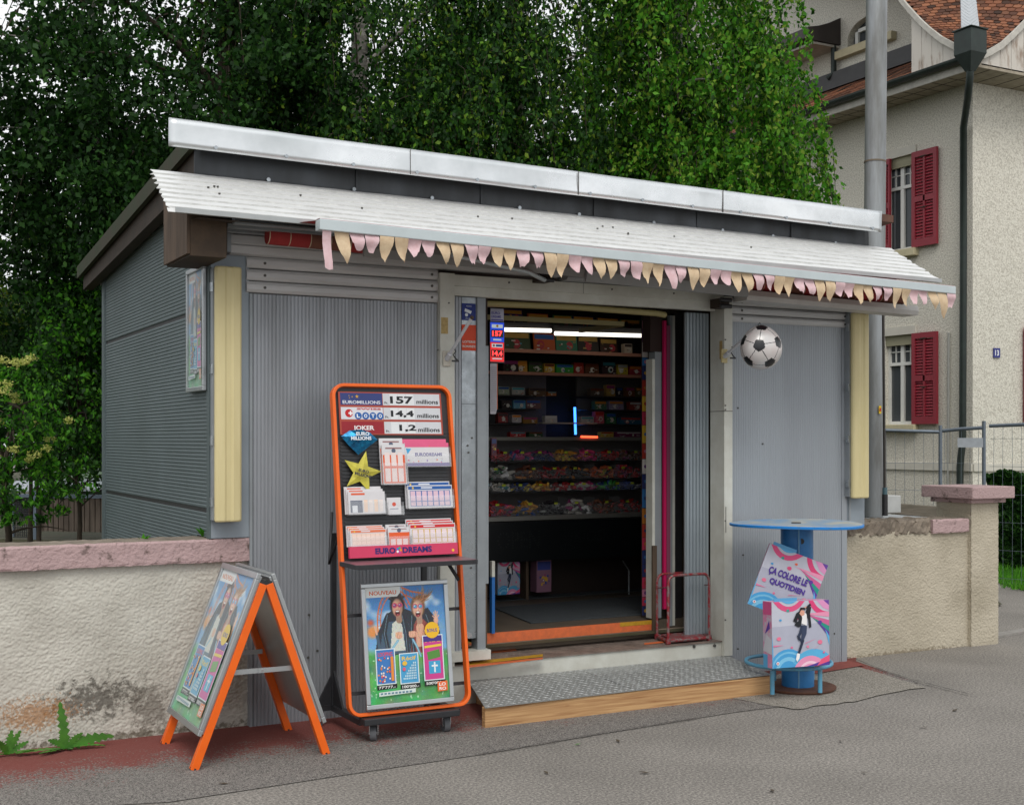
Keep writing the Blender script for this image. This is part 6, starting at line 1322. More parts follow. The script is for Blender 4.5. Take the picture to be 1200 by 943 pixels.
for k in range(8): b.face([PSt.p(*P[k], z0), PSt.p(*P[(k+1) % 8], z0), PSt.p(c[0], c[1]+.01*math.sin(k), z0+.028)], M_BFOIL); b.face([PSt.p(*P[(k+1) % 8], z0), PSt.p(*P[k], z0), PSt.p(c[0], c[1], z0-.012)], M_BFOIL)
e0 = PSt.px(407, 516); b.text(PSt, 'EURO', e0[0]+.03, e0[1]+.018, .075, .02, ink((226,232,240)), z=z0+.031, bold=.04); b.text(PSt, 'MILLIONS', e0[0], e0[1]-.006, .115, .02, ink((226,232,240)), z=z0+.031, bold=.04)
tag(b.build('foil_diamond', loc=PSt.p(*P[6], z0)), 'blue foil diamond with white lettering at the upper left of the stand', 'decoration')
cen = PSt.px(422, 554); b = MB(); V = []
for k in range(10): r = .118 if k % 2 == 0 else .05; a = math.pi/2-.28+k*math.pi/5; V.append((cen[0]+r*math.cos(a)*.95, cen[1]+r*math.sin(a)))
for k in range(10): b.face([PSt.p(*V[k], z0), PSt.p(*V[(k+1) % 10], z0), PSt.p(*cen, z0+.010)], M_GFOIL); b.face([PSt.p(*V[(k+1) % 10], z0), PSt.p(*V[k], z0), PSt.p(*cen, z0-.01)], M_GFOIL)
b.text(PSt, 'EURO', cen[0]-.028, cen[1]+.004, .058, .016, ink((30,34,60)), z=z0+.024, bold=.04, rot=-.25); b.text(PSt, 'MILLIONS', cen[0]-.05, cen[1]-.014, .095, .016, ink((30,34,60)), z=z0+.024, bold=.04, rot=-.25)
tag(b.build('foil_star', loc=PSt.p(cen[0], cen[1]-.1, z0)), 'gold foil star with dark lettering below the blue diamond on the stand', 'decoration')

# ================================================================ A-BOARD
ab = thing('sandwich_board', (-1.64, -.46, 0), 'folding sandwich board with orange legs and faded lottery poster by the pink capped wall', 'sandwich board')
PA = Pl((-1.943, -.15, .156), (0,-1,0), (.292, 0, .754)); HA = math.hypot(.292, .754); WA = .625
b = MB(); poster_frame(b, PA, 0, 0, WA, HA, .030, .020, M_ALUFRAME); b.pbox(PA, .01, WA-.01, .01, HA-.01, -.012, .002, M_ALUFRAME); b.build('frame', ab, bev=.003)
b = MB(); poster_art(b, PA, .03, .03, WA-.06, HA-.06, .5, z=.004); attach_print(b.build('poster', ab), ab)
PB_ = Pl((-1.338, -.775, .156), (0,1,0), (-.265, 0, .75)); HB = math.hypot(.265, .75)
b = MB(); poster_frame(b, PB_, 0, 0, WA, HB, .030, .020, M_ALUFRAME); b.pbox(PB_, .01, WA-.01, .01, HB-.01, -.012, .002, M_ALUFRAME); b.build('frame', ab, bev=.003)
b = MB(); poster_art(b, PB_, .03, .03, WA-.06, HB-.06, .35, z=.004); attach_print(b.build('poster', ab), ab)
def leg(x0_, x1_, y, z1_, s):
    b = MB(); a = Vector((x0_, y, 0)); t = Vector((x1_, y, z1_)); d = (t-a).normalized(); n = Vector((d.z, 0, -d.x)); w = .019
    b.hexa([a-n*w+Vector((0,-w,0)), a+n*w+Vector((0,-w,0)), a+n*w+Vector((0,w,0)), a-n*w+Vector((0,w,0)), t-n*w+Vector((0,-w,0)), t+n*w+Vector((0,-w,0)), t+n*w+Vector((0,w,0)), t-n*w+Vector((0,w,0))], M_ORANGE); o = b.build('leg', ab, bev=.002)
    b = MB(); c = a+d*.006; b.cyl(a+Vector((0,0,.0)), a+d*.012, .021, M_BLACK, n=8); b.build('foot_cap', o)
for y in (-.757, -.168): leg(-1.975, -1.640, y, .862, 0); leg(-1.318, -1.612, y, .862, 1)
b = MB()
for y in (-.735, -.19):
    z = .44; xl_ = -1.975+.335*z/.862; xr_ = -1.318-.294*z/.862; b.box(xl_, (xl_+xr_)/2+.02, y-.003, y+.003, z-.012, z+.012, M_ALUFRAME); b.box((xl_+xr_)/2-.02, xr_, y-.0065, y-.0035, z-.012, z+.012, M_ALUFRAME); b.cyl(((xl_+xr_)/2, y-.009, z), ((xl_+xr_)/2, y+.006, z), .006, M_CHROME, n=8)
b.build('spreader', ab)
b = MB(); b.cyl((-1.626, -.77, .87), (-1.626, -.155, .87), .012, M_BLACK, n=8); b.box(-1.655, -1.597, -.775, -.74, .855, .875, M_BLACK); b.box(-1.655, -1.597, -.185, -.15, .855, .875, M_BLACK); b.build('hinge', ab)

# ================================================================ BLUE BAR TABLE AND BOXES
TC = fz(935, 807, .0); tx, ty = TC.x, TC.y
tb = thing('bar_table', (tx, ty, 0), 'round blue painted metal bar table with foot ring and rusty base plate', 'table')
M_TBL = mat('blue_table_paint', S(48,128,190), .45, var=.5, vs=12, rgb2=S(34,96,150), bump=.1); M_TBLT = mat('weathered_blue_top', S(104,150,190), .5, var=1.0, vs=4, rgb2=S(178,178,168), lo=.38, hi=.62); M_RING = mat('pale_blue_tube', S(92,156,186), .5, var=.6, vs=20, rgb2=S(112,92,70), lo=.55, hi=.7)
M_RUST = mat('rust_plate', S(104,66,48), .85, var=.7, vs=14, rgb2=S(70,48,38), bump=.3)
cx, cy = fz(933, 613, 1.035).xy; zt = 1.038
b = MB(); n = 64; ring = lambda r, z, wv=0.0: [(cx+r*(1+wv*math.sin(a*2+1))*math.cos(a), cy+r*(1+wv*math.sin(a*3))*math.sin(a), z+.004*math.sin(a*2+.6)) for a in [2*math.pi*i/n for i in range(n)]]
R_ = [ring(.405, zt-.018, .004), ring(.413, zt-.015, .004), ring(.414, zt-.004, .004), ring(.405, zt, .004)]
b.raw(sum(R_, []), [(k*n+i, k*n+(i+1) % n, (k+1)*n+(i+1) % n, (k+1)*n+i) for k in range(3) for i in range(n)], mat('table_edge_blue', S(30,128,206), .45, var=.5, vs=30, rgb2=S(80,110,130), lo=.55, hi=.7))
T0 = ring(.405, zt, .004); b.raw(T0+[(cx, cy, zt-.003)], [(i, (i+1) % n, n) for i in range(n)], M_TBLT); b.raw(ring(.405, zt-.018, .004)+[(cx, cy, zt-.018)], [((i+1) % n, i, n) for i in range(n)], M_TBL)
b.cyl((cx, cy, zt-.003), (cx, cy, zt+.004), .03, M_SCREW, n=12); b.build('table_top', tb)
b = MB(); b.cyl((tx, ty, .012), (cx*.6+tx*.4, cy*.6+ty*.4, zt-.019), .100, M_TBL, n=28); fr = (Vector((CAM[0], CAM[1], 0))-Vector((tx, ty, 0))).normalized(); sd = Vector((-fr.y, fr.x, 0)); f2 = (fr-sd*.0).normalized()
p = Vector((tx, ty, 0))+(fr*.99+sd*.05).normalized()*.1; b.box(p.x-.003, p.x+.003, p.y-.003, p.y+.003, .015, zt-.03, mat('pale_seam', S(120,170,200), .5)); h_ = fd(939, 634, 1); 
q = fd(939, 634, 7.93); b.cyl(q+fr*.004, q-fr*.03, .018, M_BLACK, n=16)
b.build('column', tb)
b = MB(); b.cyl((tx, ty, .0165), (tx, ty, .0245), .235, M_RUST, n=48); b.cyl((tx, ty, .0), (tx, ty, .0163), .225, M_RUST, n=48); b.build('base_plate', tb)
rc_ = fz(924, 775, .175); b = MB(); b.tube([(rc_.x+.262*math.cos(2*math.pi*i/48), rc_.y+.262*math.sin(2*math.pi*i/48), .175) for i in range(48)], .012, M_RING, n=8, closed=True); b.build('foot_ring', tb)
for u, v in ((905, 813), (961, 811), (952, 796), (907, 797)):
    p = fz(u, v, .025); b = MB(); b.cyl((p.x, p.y, .0248), (p.x, p.y, .166), .014, M_RING, n=10); b.build('ring_leg', tb)
# cardboard boxes
def swirl(b, pl, cx, cy, r0, r1, a0, a1, z, col, n=10):
    for i in range(n):
        t, s = a0+(a1-a0)*i/n, a0+(a1-a0)*(i+1)/n
        b.poly(pl, [(cx+r0*math.cos(t), cy+r0*math.sin(t)), (cx+r1*math.cos(t), cy+r1*math.sin(t)), (cx+r1*math.cos(s), cy+r1*math.sin(s)), (cx+r0*math.cos(s), cy+r0*math.sin(s))], z, ink(col))
def clip_art(b, pl, w, h, kind, z=.0006):
    """printed carton front, unit 0..w, 0..h"""
    Q = lambda pts: [(min(max(x, 0), 1)*w, min(max(y, 0), 1)*h) for x, y in pts]
    k = [z]
    def P(pts, *c): k[0] += .00013; b.poly(pl, Q(pts), k[0], ink(c))
    def arc(cx, cy, r0, r1, a0, a1, *c):
        k[0] += .00013; n = 12; o = [(cx+r1*math.cos(a0+(a1-a0)*i/n), cy+r1*math.sin(a0+(a1-a0)*i/n)) for i in range(n+1)]; ii = [(cx+r0*math.cos(a0+(a1-a0)*i/n), cy+r0*math.sin(a0+(a1-a0)*i/n)) for i in range(n+1)]
        for i in range(n):
            q4 = Q([ii[i], o[i], o[i+1], ii[i+1]])
            if abs(sum(q4[a][0]*q4[(a+1) % 4][1]-q4[(a+1) % 4][0]*q4[a][1] for a in range(4))) > 1e-7: b.poly(pl, q4, k[0], ink(c))
    P([(0,0),(1,0),(1,1),(0,1)], 176,178,194); P([(0,.62),(1,.66),(1,1),(0,1)], 194,196,208)
    # blue wave, bottom left; pink band over it
    arc(.28,-.06, 0, .34, 0, math.pi, 74,160,214); arc(.28,-.06, .16, .22, 0, math.pi, 128,196,230); arc(.28,-.06, .27, .30, 0, math.pi, 120,190,226)
    arc(.72,-.16, .30, .42, .3, 2.6, 92,178,222); arc(.66,-.14, .12, .30, .2, 2.7, 232,150,186); arc(.66,-.14, .18, .22, .2, 2.7, 246,206,222)
    P([(.6,0),(1,0),(1,.10)], 90,60,150); P([(.78,.0),(1,.06),(1,.16),(.86,.1)], 232,92,128)
    # top corners
    arc(.30,1.14, .22, .30, 3.3, 6.1, 222,84,132); arc(.30,1.16, .10, .20, 3.3, 6.1, 94,176,222)
    arc(1.0,1.12, .30, .38, 3.2, 4.8, 222,70,124); P([(.78,1),(1,1),(1,.84),(.9,.88)], 224,150,196); P([(.9,1),(1,1),(1,.92)], 110,70,160)
    P([(.5,.80),(1,.74),(1,.82)], 232,150,182); P([(.58,.80),(1,.60),(1,.69)], 206,100,150); P([(.70,.74),(1,.50),(1,.60)], 40,150,132); P([(.76,.70),(1,.42),(1,.51)], 92,62,154)
    P([(.93,.55),(1,.30),(1,.44)], 94,176,222); P([(.02,.0),(.0,.0),(0,.5),(.015,.3)], 94,176,222)
    for cx, cy, r, c in ((.28,.86,.022,(60,160,150)),(.15,.72,.018,(76,160,214)),(.52,.84,.02,(232,110,80)),(.44,.745,.03,(226,84,132)),(.84,.36,.034,(232,120,150)),(.84,.66,.03,(92,62,154)),(.12,.44,.03,(232,120,150)),(.62,.30,.02,(232,130,160)),(.34,.30,.016,(226,110,150)),(.90,.20,.016,(226,110,150))):
        k[0] += .00013; b.poly(pl, [((cx+r*math.cos(a)*(1 if math.cos(a) > -.5 else 1.5))*w, (cy+r*math.sin(a))*h) for a in [i*.6283 for i in range(10)]], k[0], ink(c))
    P([(.02,.32),(.2,.34),(.02,.345)], 232,120,160); P([(.55,.34),(.78,.42),(.58,.36)], 226,120,160); P([(.7,.24),(.9,.36),(.74,.26)], 226,120,160)
    b.disc(pl, .09*w, .07*h, .026*w, k[0]+.0002, ink((236,232,232)), n=10); b.disc(pl, .09*w, .07*h, .013*w, k[0]+.0004, ink((206,70,70)), n=10); k[0] += .0005
    if kind == 'text':
        b.text(pl, 'ÇA COLORE LE', .13*w, .545*h, .66*w, .135*h, ink((78,52,146)), z=k[0], bold=.045); b.text(pl, 'QUOTIDIEN', .20*w, .41*h, .60*w, .105*h, ink((78,52,146)), z=k[0], bold=.045)
    else:   # leaping dancer: jacket with raised arms, shirt, jeans, shoes
        P([(.50,.84),(.60,.80),(.60,.62),(.50,.66)], 238,236,236)
        P([(.42,.79),(.50,.83),(.52,.74),(.50,.62),(.45,.60),(.38,.64),(.42,.68),(.46,.70)], 34,36,42); P([(.36,.70),(.42,.80),(.45,.77),(.42,.66)], 30,32,38); P([(.36,.70),(.42,.82),(.50,.86),(.48,.83),(.42,.77),(.40,.70)], 30,32,38)
        P([(.58,.84),(.64,.92),(.68,.90),(.66,.80),(.68,.60),(.64,.58),(.62,.72)], 34,36,42); P([(.58,.90),(.66,.96),(.68,.93),(.60,.87)], 34,36,42)
        P([(.47,.81),(.50,.86),(.56,.85),(.56,.79),(.51,.77)], 222,164,142); P([(.46,.83),(.49,.90),(.56,.90),(.58,.86),(.52,.87),(.48,.85)], 40,30,30); P([(.55,.90),(.60,.92),(.59,.89)], 222,164,142)
        P([(.49,.63),(.60,.62),(.59,.50),(.52,.36),(.48,.38),(.51,.50)], 56,66,92); P([(.49,.63),(.53,.62),(.50,.50),(.46,.44),(.42,.46),(.46,.52)], 48,58,82); P([(.51,.42),(.55,.40),(.47,.20),(.43,.21)], 40,48,70); P([(.42,.48),(.47,.46),(.50,.40),(.45,.40)], 40,48,70)
        P([(.42,.21),(.47,.20),(.46,.13),(.42,.08),(.40,.12)], 240,238,238)
def carton(BL, BR, TL, t, dep, label, kind, rt=None):
    O = fd(*BL, t); R_ = fd(*BR, rt or t); T_ = fd(*TL, t); pl = Pl(O, R_-O, T_-O); w = (R_-O).length; h = (T_-O).length
    if pl.N.dot(Vector(CAM)-O) < 0: raise RuntimeError('carton faces away')
    o = MB(); CB = mat('carton_side_print', S(186,176,190), .5, var=.9, vs=14, rgb2=S(206,120,160), lo=.45, hi=.55); o.pbox(pl, 0, w, 0, h, -dep, 0, CB); 
    o.pbox(pl, .02, w*.45, h*.999, h+.02, -.008, -.004, mat('carton_flap', S(90,160,206), .5)); r = o.build('carton', loc=pl.p(w/2, 0, -dep/2)); tag(r, label, 'box', 'promotional cartons')
    b = MB(); clip_art(b, pl, w, h, kind); b.build('printed_front', r)
    pl2 = Pl(pl.p(0, 0, -dep), pl.N, pl.V); b = MB(); b.rect(pl2, .0, 0, dep*.5, h*.2, .0006, ink((84,160,206))); b.rect(pl2, 0, h*.80, dep, h, .0006, ink((206,90,140))); b.poly(pl2, [(dep*.2, h*.5), (dep*.8, h*.6), (dep*.7, h*.72)], .0008, ink((92,62,154))); b.poly(pl2, [(0, h*.25), (dep, h*.2), (dep, h*.42), (dep*.4, h*.5)], .0008, ink((196,198,206))); b.build('printed_side', r)
    return r
carton((905,783), (972,778.5), (897,706), 7.54, .09, 'carton printed with a leaping dancer, standing on the foot ring of the blue table', 'dancer', 7.70)
carton((876,707), (944,733), (903.5,637), 7.85, .05, 'tilted carton reading ÇA COLORE LE QUOTIDIEN leaning on the blue table column', 'text', 7.80)
# bits of leaf on the road
lm = [mat('dry_leaf', S(74,64,50), .8), mat('fresh_leaf', S(70,120,50), .7)]
for i, (u, v) in enumerate(((677,872),(724,868),(755,905),(985,868),(1083,852),(1119,832),(640,905),(262,918),(905,926),(1012,905))):
    p = fz(u, v, .006); a = i*1.3; L = .022+.004*(i % 3); d = Vector((math.cos(a), math.sin(a), 0)); s = Vector((-d.y, d.x, 0))
    b = MB(); b.raw([p-d*L, p-s*L*.4+Vector((0,0,.004)), p+d*L+Vector((0,0,.006)), p+s*L*.4+Vector((0,0,.003))], [(0,1,2,3)], lm[0 if i else 1])
    tag(b.build('leaf_bit'), 'small green leaf bit on the pavement below the wooden step' if i == 0 else 'small dark dry leaf bit lying on the asphalt', 'leaf', 'leaf bits on the ground')
# dandelions at the wall foot
def toothed(b, base, d, L, w, m, up=.4):
    base = Vector(base); d = Vector(d).normalized(); s = d.cross(Vector((0,0,1))) if d.z < .35 else d.cross(Vector((0,1,0))); s.normalize(); n = 14; V = []
    for i in range(n+1):
        t = i/n; p = base+d*L*t+Vector((0,0,-up*t*t*L)); ww = w*math.sin(math.pi*min(1, .12+t*.86))**.7*(1+.35*((i % 2)*2-1)) if i < n else .002
        V += [p+s*ww+Vector((0,0,.004)), p, p-s*ww+Vector((0,0,.004))]
    b.raw(V, [(i*3+j, i*3+j+3, i*3+j+4, i*3+j+1) for i in range(n) for j in range(2)], m)
def dandelion(name, base, dirs, label):
    t = thing(name, base, label, 'plant', 'dandelions at the foot of the wall')
    for d, L, w, up in dirs: b = MB(); toothed(b, base, d, L, w, DL, up); b.build('leaf', t)
DL = mat('dandelion_leaf', S(74,128,42), .45, var=.6, vs=20, rgb2=S(46,92,30), spec=.5)
p = fz(78, 877, .01); dandelion('dandelion', p, [((-.14,-.03,1), .24, .022, .0), ((.95,-.05,.42), .25, .026, .25), ((.9,-.2,.2), .19, .02, .2), ((-1,-.15,.14), .25, .026, .1), ((-.25,-.05,.8), .10, .02, .2), ((.3,-.9,.12), .06, .01, 0), ((-.7,-.1,.6), .12, .016, .2), ((.55,-.1,.75), .13, .016, .25), ((-.8,-.5,.1), .17, .018, .05)], 'large dandelion with one upright leaf at the foot of the cream wall')
p = fz(8, 884, .01); dandelion('dandelion', p, [((.5,-.1,.9), .13, .016, 0), ((.2,-.05,1), .12, .018, 0), ((.9,-.2,.2), .13, .018, .1), ((-1,-.2,.2), .2, .02, .1), ((-.3,-.3,.7), .12, .018, .2), ((.8,.0,.5), .12, .014, .1)], 'smaller dandelion rosette at the foot of the wall at the left edge')
# ================================================================ INTERIOR
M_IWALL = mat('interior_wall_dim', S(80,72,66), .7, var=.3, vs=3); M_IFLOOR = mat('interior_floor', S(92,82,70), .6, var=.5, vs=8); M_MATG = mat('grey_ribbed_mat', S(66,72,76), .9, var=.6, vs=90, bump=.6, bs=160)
b = MB()
b.box(-.35, 2.90, .341, 2.94, .20, .345, M_IFLOOR); b.build('interior_floor', kiosk)
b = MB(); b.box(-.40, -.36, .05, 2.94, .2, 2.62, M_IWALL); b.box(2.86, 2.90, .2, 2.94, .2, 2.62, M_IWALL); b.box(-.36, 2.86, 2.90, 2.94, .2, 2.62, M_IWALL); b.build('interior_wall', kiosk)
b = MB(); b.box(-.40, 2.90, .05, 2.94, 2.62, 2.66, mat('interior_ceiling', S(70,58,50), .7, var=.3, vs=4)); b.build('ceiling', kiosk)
b = MB(); b.box(1.42, 1.47, .41, .44, .345, 2.6, M_DARKWOOD); b.box(1.47, 2.86, .40, .44, .345, 2.6, M_DARKWOOD); b.build('partition', kiosk)
YS = 1.9
g = lambda u, v, y=YS: fy(u, v, y)
def pb(b, u0, v0, u1, v1, y0, y1, m):
    um = (u0+u1)/2; a = fy(u0, v1, y0); c = fy(u1, v0, y0); b.box(a.x, c.x, y0, y1, fy(um, v1, y0).z, fy(um, v0, y0).z, m)
# back shelving
sh = thing('wall_shelving', (1.7, 2.1, .35), 'dim wall of shelves behind the counter with pinkish wooden shelf edges', 'shelving')
M_EDGE = mat('pink_shelf_edge', S(176,124,104), .6, var=.3, vs=10); M_SHELFK = mat('dark_shelf', S(40,38,38), .6)
b = MB(); pb(b, 568, 437, 640, 516, 2.24, 2.26, M_GREYPANEL); pb(b, 676, 442, 768, 516, 2.24, 2.26, M_GREYPANEL); pb(b, 560, 355, 770, 436, 2.25, 2.27, M_DARK); b.build('back_panel', sh)
b = MB(); pb(b, 560, 411, 770, 415, YS-.012, YS, M_EDGE); pb(b, 560, 411.5, 770, 413, YS+.001, 2.24, M_SHELFK); b.build('shelf', sh)
b = MB(); pb(b, 560, 437, 770, 440.5, YS-.012, YS, M_EDGE); pb(b, 560, 437.2, 770, 438.5, YS+.001, 2.24, M_SHELFK); b.build('shelf', sh)
b = MB(); pb(b, 560, 381, 770, 384, YS+.05, 2.24, M_SHELFK); b.build('shelf', sh)
for v in (463, 479, 496): b = MB(); pb(b, 568, v, 628, v+1.5, YS+.05, 2.23, M_SHELFK); b.build('shelf', sh)
for v in (464.5, 480, 497): b = MB(); pb(b, 688, v, 768, v+1.5, YS+.05, 2.23, M_SHELFK); b.build('shelf', sh)
b = MB(); pb(b, 629, 441, 688, 512, 2.27, 2.30, M_DARK); b.build('dark_hatch', sh)
b = MB(); pb(b, 560, 512, 770, 516, YS-.06, 2.20, mat('counter_ledge_silver', S(150,148,140), .4, .4)); b.build('counter_ledge', sh)
rs = random.Random(11)
PAL = [(186,60,50),(222,140,50),(60,130,80),(50,90,160),(160,60,120),(220,200,80),(210,210,206),(70,60,60),(120,60,40),(80,160,170)]
def packet(u0, v0, u1, v1, y, label, cols, cat='packet', group=None, th=.03, tilt=0.0, name='packet', text=None):
    a = fy(u0, v1, y); c = fy(u1, v0, y); w, h = c.x-a.x, c.z-a.z; pl = Pl((a.x, y, a.z), (1,0,0), (0, tilt, 1)); b = MB(); b.pbox(pl, 0, w, 0, h, -th, 0, ink(cols[0]))
    r2 = random.Random(int(u0*7+v0)); z = .0005
    b.rect(pl, w*.05, h*.68, w*.95, h*.94, z, ink(cols[1 % len(cols)])); b.disc(pl, w*r2.uniform(.3,.7), h*.38, min(w, h)*.24, z+.0003, ink(cols[2 % len(cols)]), n=12); b.disc(pl, w*r2.uniform(.3,.7), h*.36, min(w, h)*.13, z+.0006, ink(cols[0]), n=10)
    for i in range(7): x, y_ = r2.uniform(.05,.8), r2.uniform(.05,.6); b.rect(pl, w*x, h*y_, w*(x+r2.uniform(.05,.16)), h*(y_+r2.uniform(.03,.1)), z+.0008+i*.0001, ink(r2.choice(cols[1:]+[(220,216,206)])))
    o = b.build(name, loc=(a.x+w/2, y, a.z)); return tag(o, label, cat, group)
GM = 'magazines on the top shelves'
mags = [(590,363,613,378,(70,50,110)),(619,368,643,381,(200,90,60)),(649,370,671,383,(70,130,80)),(672,371,697,385,(44,52,90)),(700,373,726,386,(90,60,50)),(728,375,751,388,(110,130,60))]
for i, (u0, v0, u1, v1, c) in enumerate(mags): packet(u0, v0, u1, v1, YS+.2, ['violet', 'orange red', 'green and yellow', 'navy', 'brown', 'olive green'][i]+' magazine on the topmost shelf above the tube lights', [c, (214,150,60), (190,60,70), (70,140,170)], 'magazine', GM, .012, .12, 'magazine')
mags = [(590,389,622,411,(60,80,50),'dark green cluttered'),(626,391,651,411.5,(206,96,44),'orange and blue'),(652,393,677,412,(60,130,100),'green and blue'),(678,394,702,413,(54,46,40),'black and gold'),(704,397,724,414,(70,46,34),'dark brown')]
for i, (u0, v0, u1, v1, c, n_) in enumerate(mags): packet(u0, v0, u1, v1, YS+.15, n_+' magazine in the row just under the tube lights', [c, (60,110,180) if i == 1 else (200,160,80), (190,60,70), (80,150,170)], 'magazine', GM, .012, .12, 'magazine')
GP2 = 'goods on the shelves behind the counter'
it = [(732,403,741,414,(206,190,170),'small pale round badge box under the right tube light'),(620,424,636,437,(60,90,40),'dark green snack bag on the lower pink edged shelf'),(638,426,650,437,(214,170,60),'yellow snack bag on the lower pink edged shelf'),(652,427,672,437.5,(60,150,60),'bright green snack bag on the lower pink edged shelf'),(686,426,702,438,(96,60,40),'brown snack bag on the lower pink edged shelf'),(706,424,722,438.5,(56,40,44),'dark snack bag with fine stripes'),(738,429,752,439,(150,50,60),'red packet with pale ring at the right end of the snack shelf'),(590,422,608,436,(46,34,32),'black bag at the left end of the snack shelf'),
 (606,423,618,437,(206,150,60),'golden puffed snack bag left of the dark green one'),(673,425,684,437.5,(170,60,50),'red snack bag between the bright green and brown ones'),(724,427,736,438.5,(190,170,60),'mustard snack bag left of the red packet'),(642,459,652,463.5,(190,120,60),'flat amber box at the edge of the dark hatch'),(598,506,616,512,(200,60,60),'flat red box on the counter ledge at the left'),(620,506,636,512,(60,90,60),'flat green box on the counter ledge next to the red one'),(704,506,719,512,(210,190,90),'flat yellow box on the counter ledge left of the magenta one'),
 (584,453,597,462.5,(170,180,150),'green striped chocolate bar on the left upper small shelf'),(600,454,615,462.5,(190,186,176),'white wrapped chocolate on the left upper small shelf'),(620,455,640,464,(112,88,66),'small brown tin on the left upper small shelf'),(588,469,600,478.5,(52,44,44),'dark bar box on the left middle small shelf'),(602,469,616,478.5,(110,166,190),'pale blue wrapped bar on the left middle small shelf'),(617,469,634,478.5,(120,90,90),'striped bar box on the left middle small shelf'),(584,484,595,495,(160,60,60),'red bottle pack on the left lower small shelf'),(600,486,611,495,(196,186,190),'white heart box on the left lower small shelf'),(613,489,630,496,(150,110,50),'golden box on the left lower small shelf'),
 (692,455,708,463.5,(110,96,84),'brown cigar tin on the right upper small shelf'),(711,451,721,464,(196,160,90),'gold packet on the right upper small shelf'),(723,454,730,464,(56,50,56),'black packet next to the gold one'),(734,454,744,464.5,(130,84,48),'copper coloured packet on the right upper small shelf'),(746,454,752,464.5,(110,100,60),'olive packet at the right end of the upper small shelf'),(697,470,711,480,(80,120,96),'green packet with white ring on the right middle small shelf'),(714,470,731,480,(150,140,170),'lilac packet on the right middle small shelf'),(738,471,752,480.5,(150,60,50),'red packet at the right end of the middle small shelf'),
 (698,482,708,496,(206,96,112),'pink red packet on the right lower small shelf'),(711,484,722,496.5,(60,120,80),'green packet on the right lower small shelf'),(727,489,752,497.5,(40,100,130),'long blue box on the right lower small shelf'),(722,506,752,512,(130,50,96),'long magenta box on the counter ledge'),(639,487,653,496.5,(196,192,190),'left white price card holder on the hatch'),(681,488,696,497,(190,180,180),'right white price card holder on the hatch')]
for u0, v0, u1, v1, c, lab in it: packet(u0, v0, u1, v1, YS+.08, lab, [c, rs.choice(PAL), (216,210,200), rs.choice(PAL)], 'packet', GP2, .05, .05)
b = MB(); pb(b, 636, 495, 700, 496.5, YS+.05, YS+.12, mat('pale_ledge', S(176,172,160), .5)); b.build('hatch_ledge', sh)
# lit strips
TUBE = mat('tube_light', (1, .93, .80), .4, emit=2.0)
for i, (u0, v0, u1, v1, v2) in enumerate(((586,382.5,645.5,390,6.0),(650.5,387,760,396,6.5))):
    y = 1.72; a0 = fy(u0, v0+3.6, y); a1 = fy(u1, v1-2.6, y)
    tl = tag(thing('tube_light', (a0+a1)/2, 'x', 'x'), ['shorter left tube light over the magazine shelf', 'longer right tube light over the magazine shelf'][i], 'tube light', 'tube lights inside the kiosk')
    b = MB(); b.cyl(a0, a1, .0155, TUBE, n=12); b.build('tube', tl); b = MB(); b.prism([a0+Vector((0,.02,.024)), a1+Vector((0,.02,.024)), a1+Vector((0,.02,.06)), a0+Vector((0,.02,.06))], (0,.03,0), M_SHELFK); b.build('fitting', tl)
b = MB(); a = fy(673.5, 477, 2.1); c = fy(674.5, 509, 2.1); b.cyl(a, c, .010, mat('blue_neon', (.05,.25,1.0), .4, emit=3.0), n=8); tag(b.build('neon_strip'), 'thin vertical blue neon strip glowing in the dark hatch', 'light')
b = MB(); a = fy(681, 511.5, 1.83); c = fy(700, 512, 1.83); b.cyl(a, c, .008, mat('red_neon', (1.0,.08,.03), .4, emit=3.0), n=8); tag(b.build('neon_strip'), 'short horizontal red glowing strip on the counter ledge', 'light')
# sweet display: stepped clear bins with heaps
cn = thing('sweet_counter', (1.7, 1.8, .35), 'counter of stepped clear bins full of sweets with a metal lower ledge', 'counter')
M_BIN = mat('clear_bin_plastic', (.62,.64,.66), .15, trans=.0, alpha=.08, spec=.4)
rows = [(528, 540, 1.86, 7), (546, 561, 1.82, 6), (566, 575, 1.78, 7), (586, 603, 1.74, 6)]
b = MB(); 
for v0, v1, y, n in rows: pb(b, 560, v1, 770, v1+1.6, y-.02, 2.2, M_SHELFK)
pb(b, 560, 515, 770, 604, 2.14, 2.17, mat('bin_back', S(128,124,122), .5)); b.build('tiers', cn)
b = MB(); pb(b, 560, 603, 770, 608, 1.68, 2.1, mat('ledge_metal', S(160,158,150), .4, .5)); b.build('lower_ledge', cn)
TAGY = mat('price_tag_yellow', S(200,214,60), .5)
names = {(180,40,44): 'red', (40,56,110): 'dark blue', (214,150,50): 'golden', (206,200,190): 'white', (60,150,60): 'green', (200,70,130): 'pink', (110,60,40): 'brown', (46,40,44): 'black', (200,100,60): 'orange'}
heapc = [[(180,40,44),(200,70,130),(40,56,110),(214,150,50),(200,70,130),(180,40,44),(110,60,40)],[(206,200,190),(110,60,40),(180,40,44),(46,40,44),(200,100,60),(180,40,44)],[(206,200,190),(40,56,110),(214,150,50),(180,40,44),(200,70,130),(60,150,60),(40,56,110)],[(180,40,44),(214,150,50),(46,40,44),(206,200,190),(110,60,40),(180,40,44)]]
tier = ['top', 'second', 'third', 'bottom']; pos = ['far left', 'second from left', 'third from left', 'fourth from left', 'fifth from left', 'sixth from left', 'far right']
nr = np.random.default_rng(3)
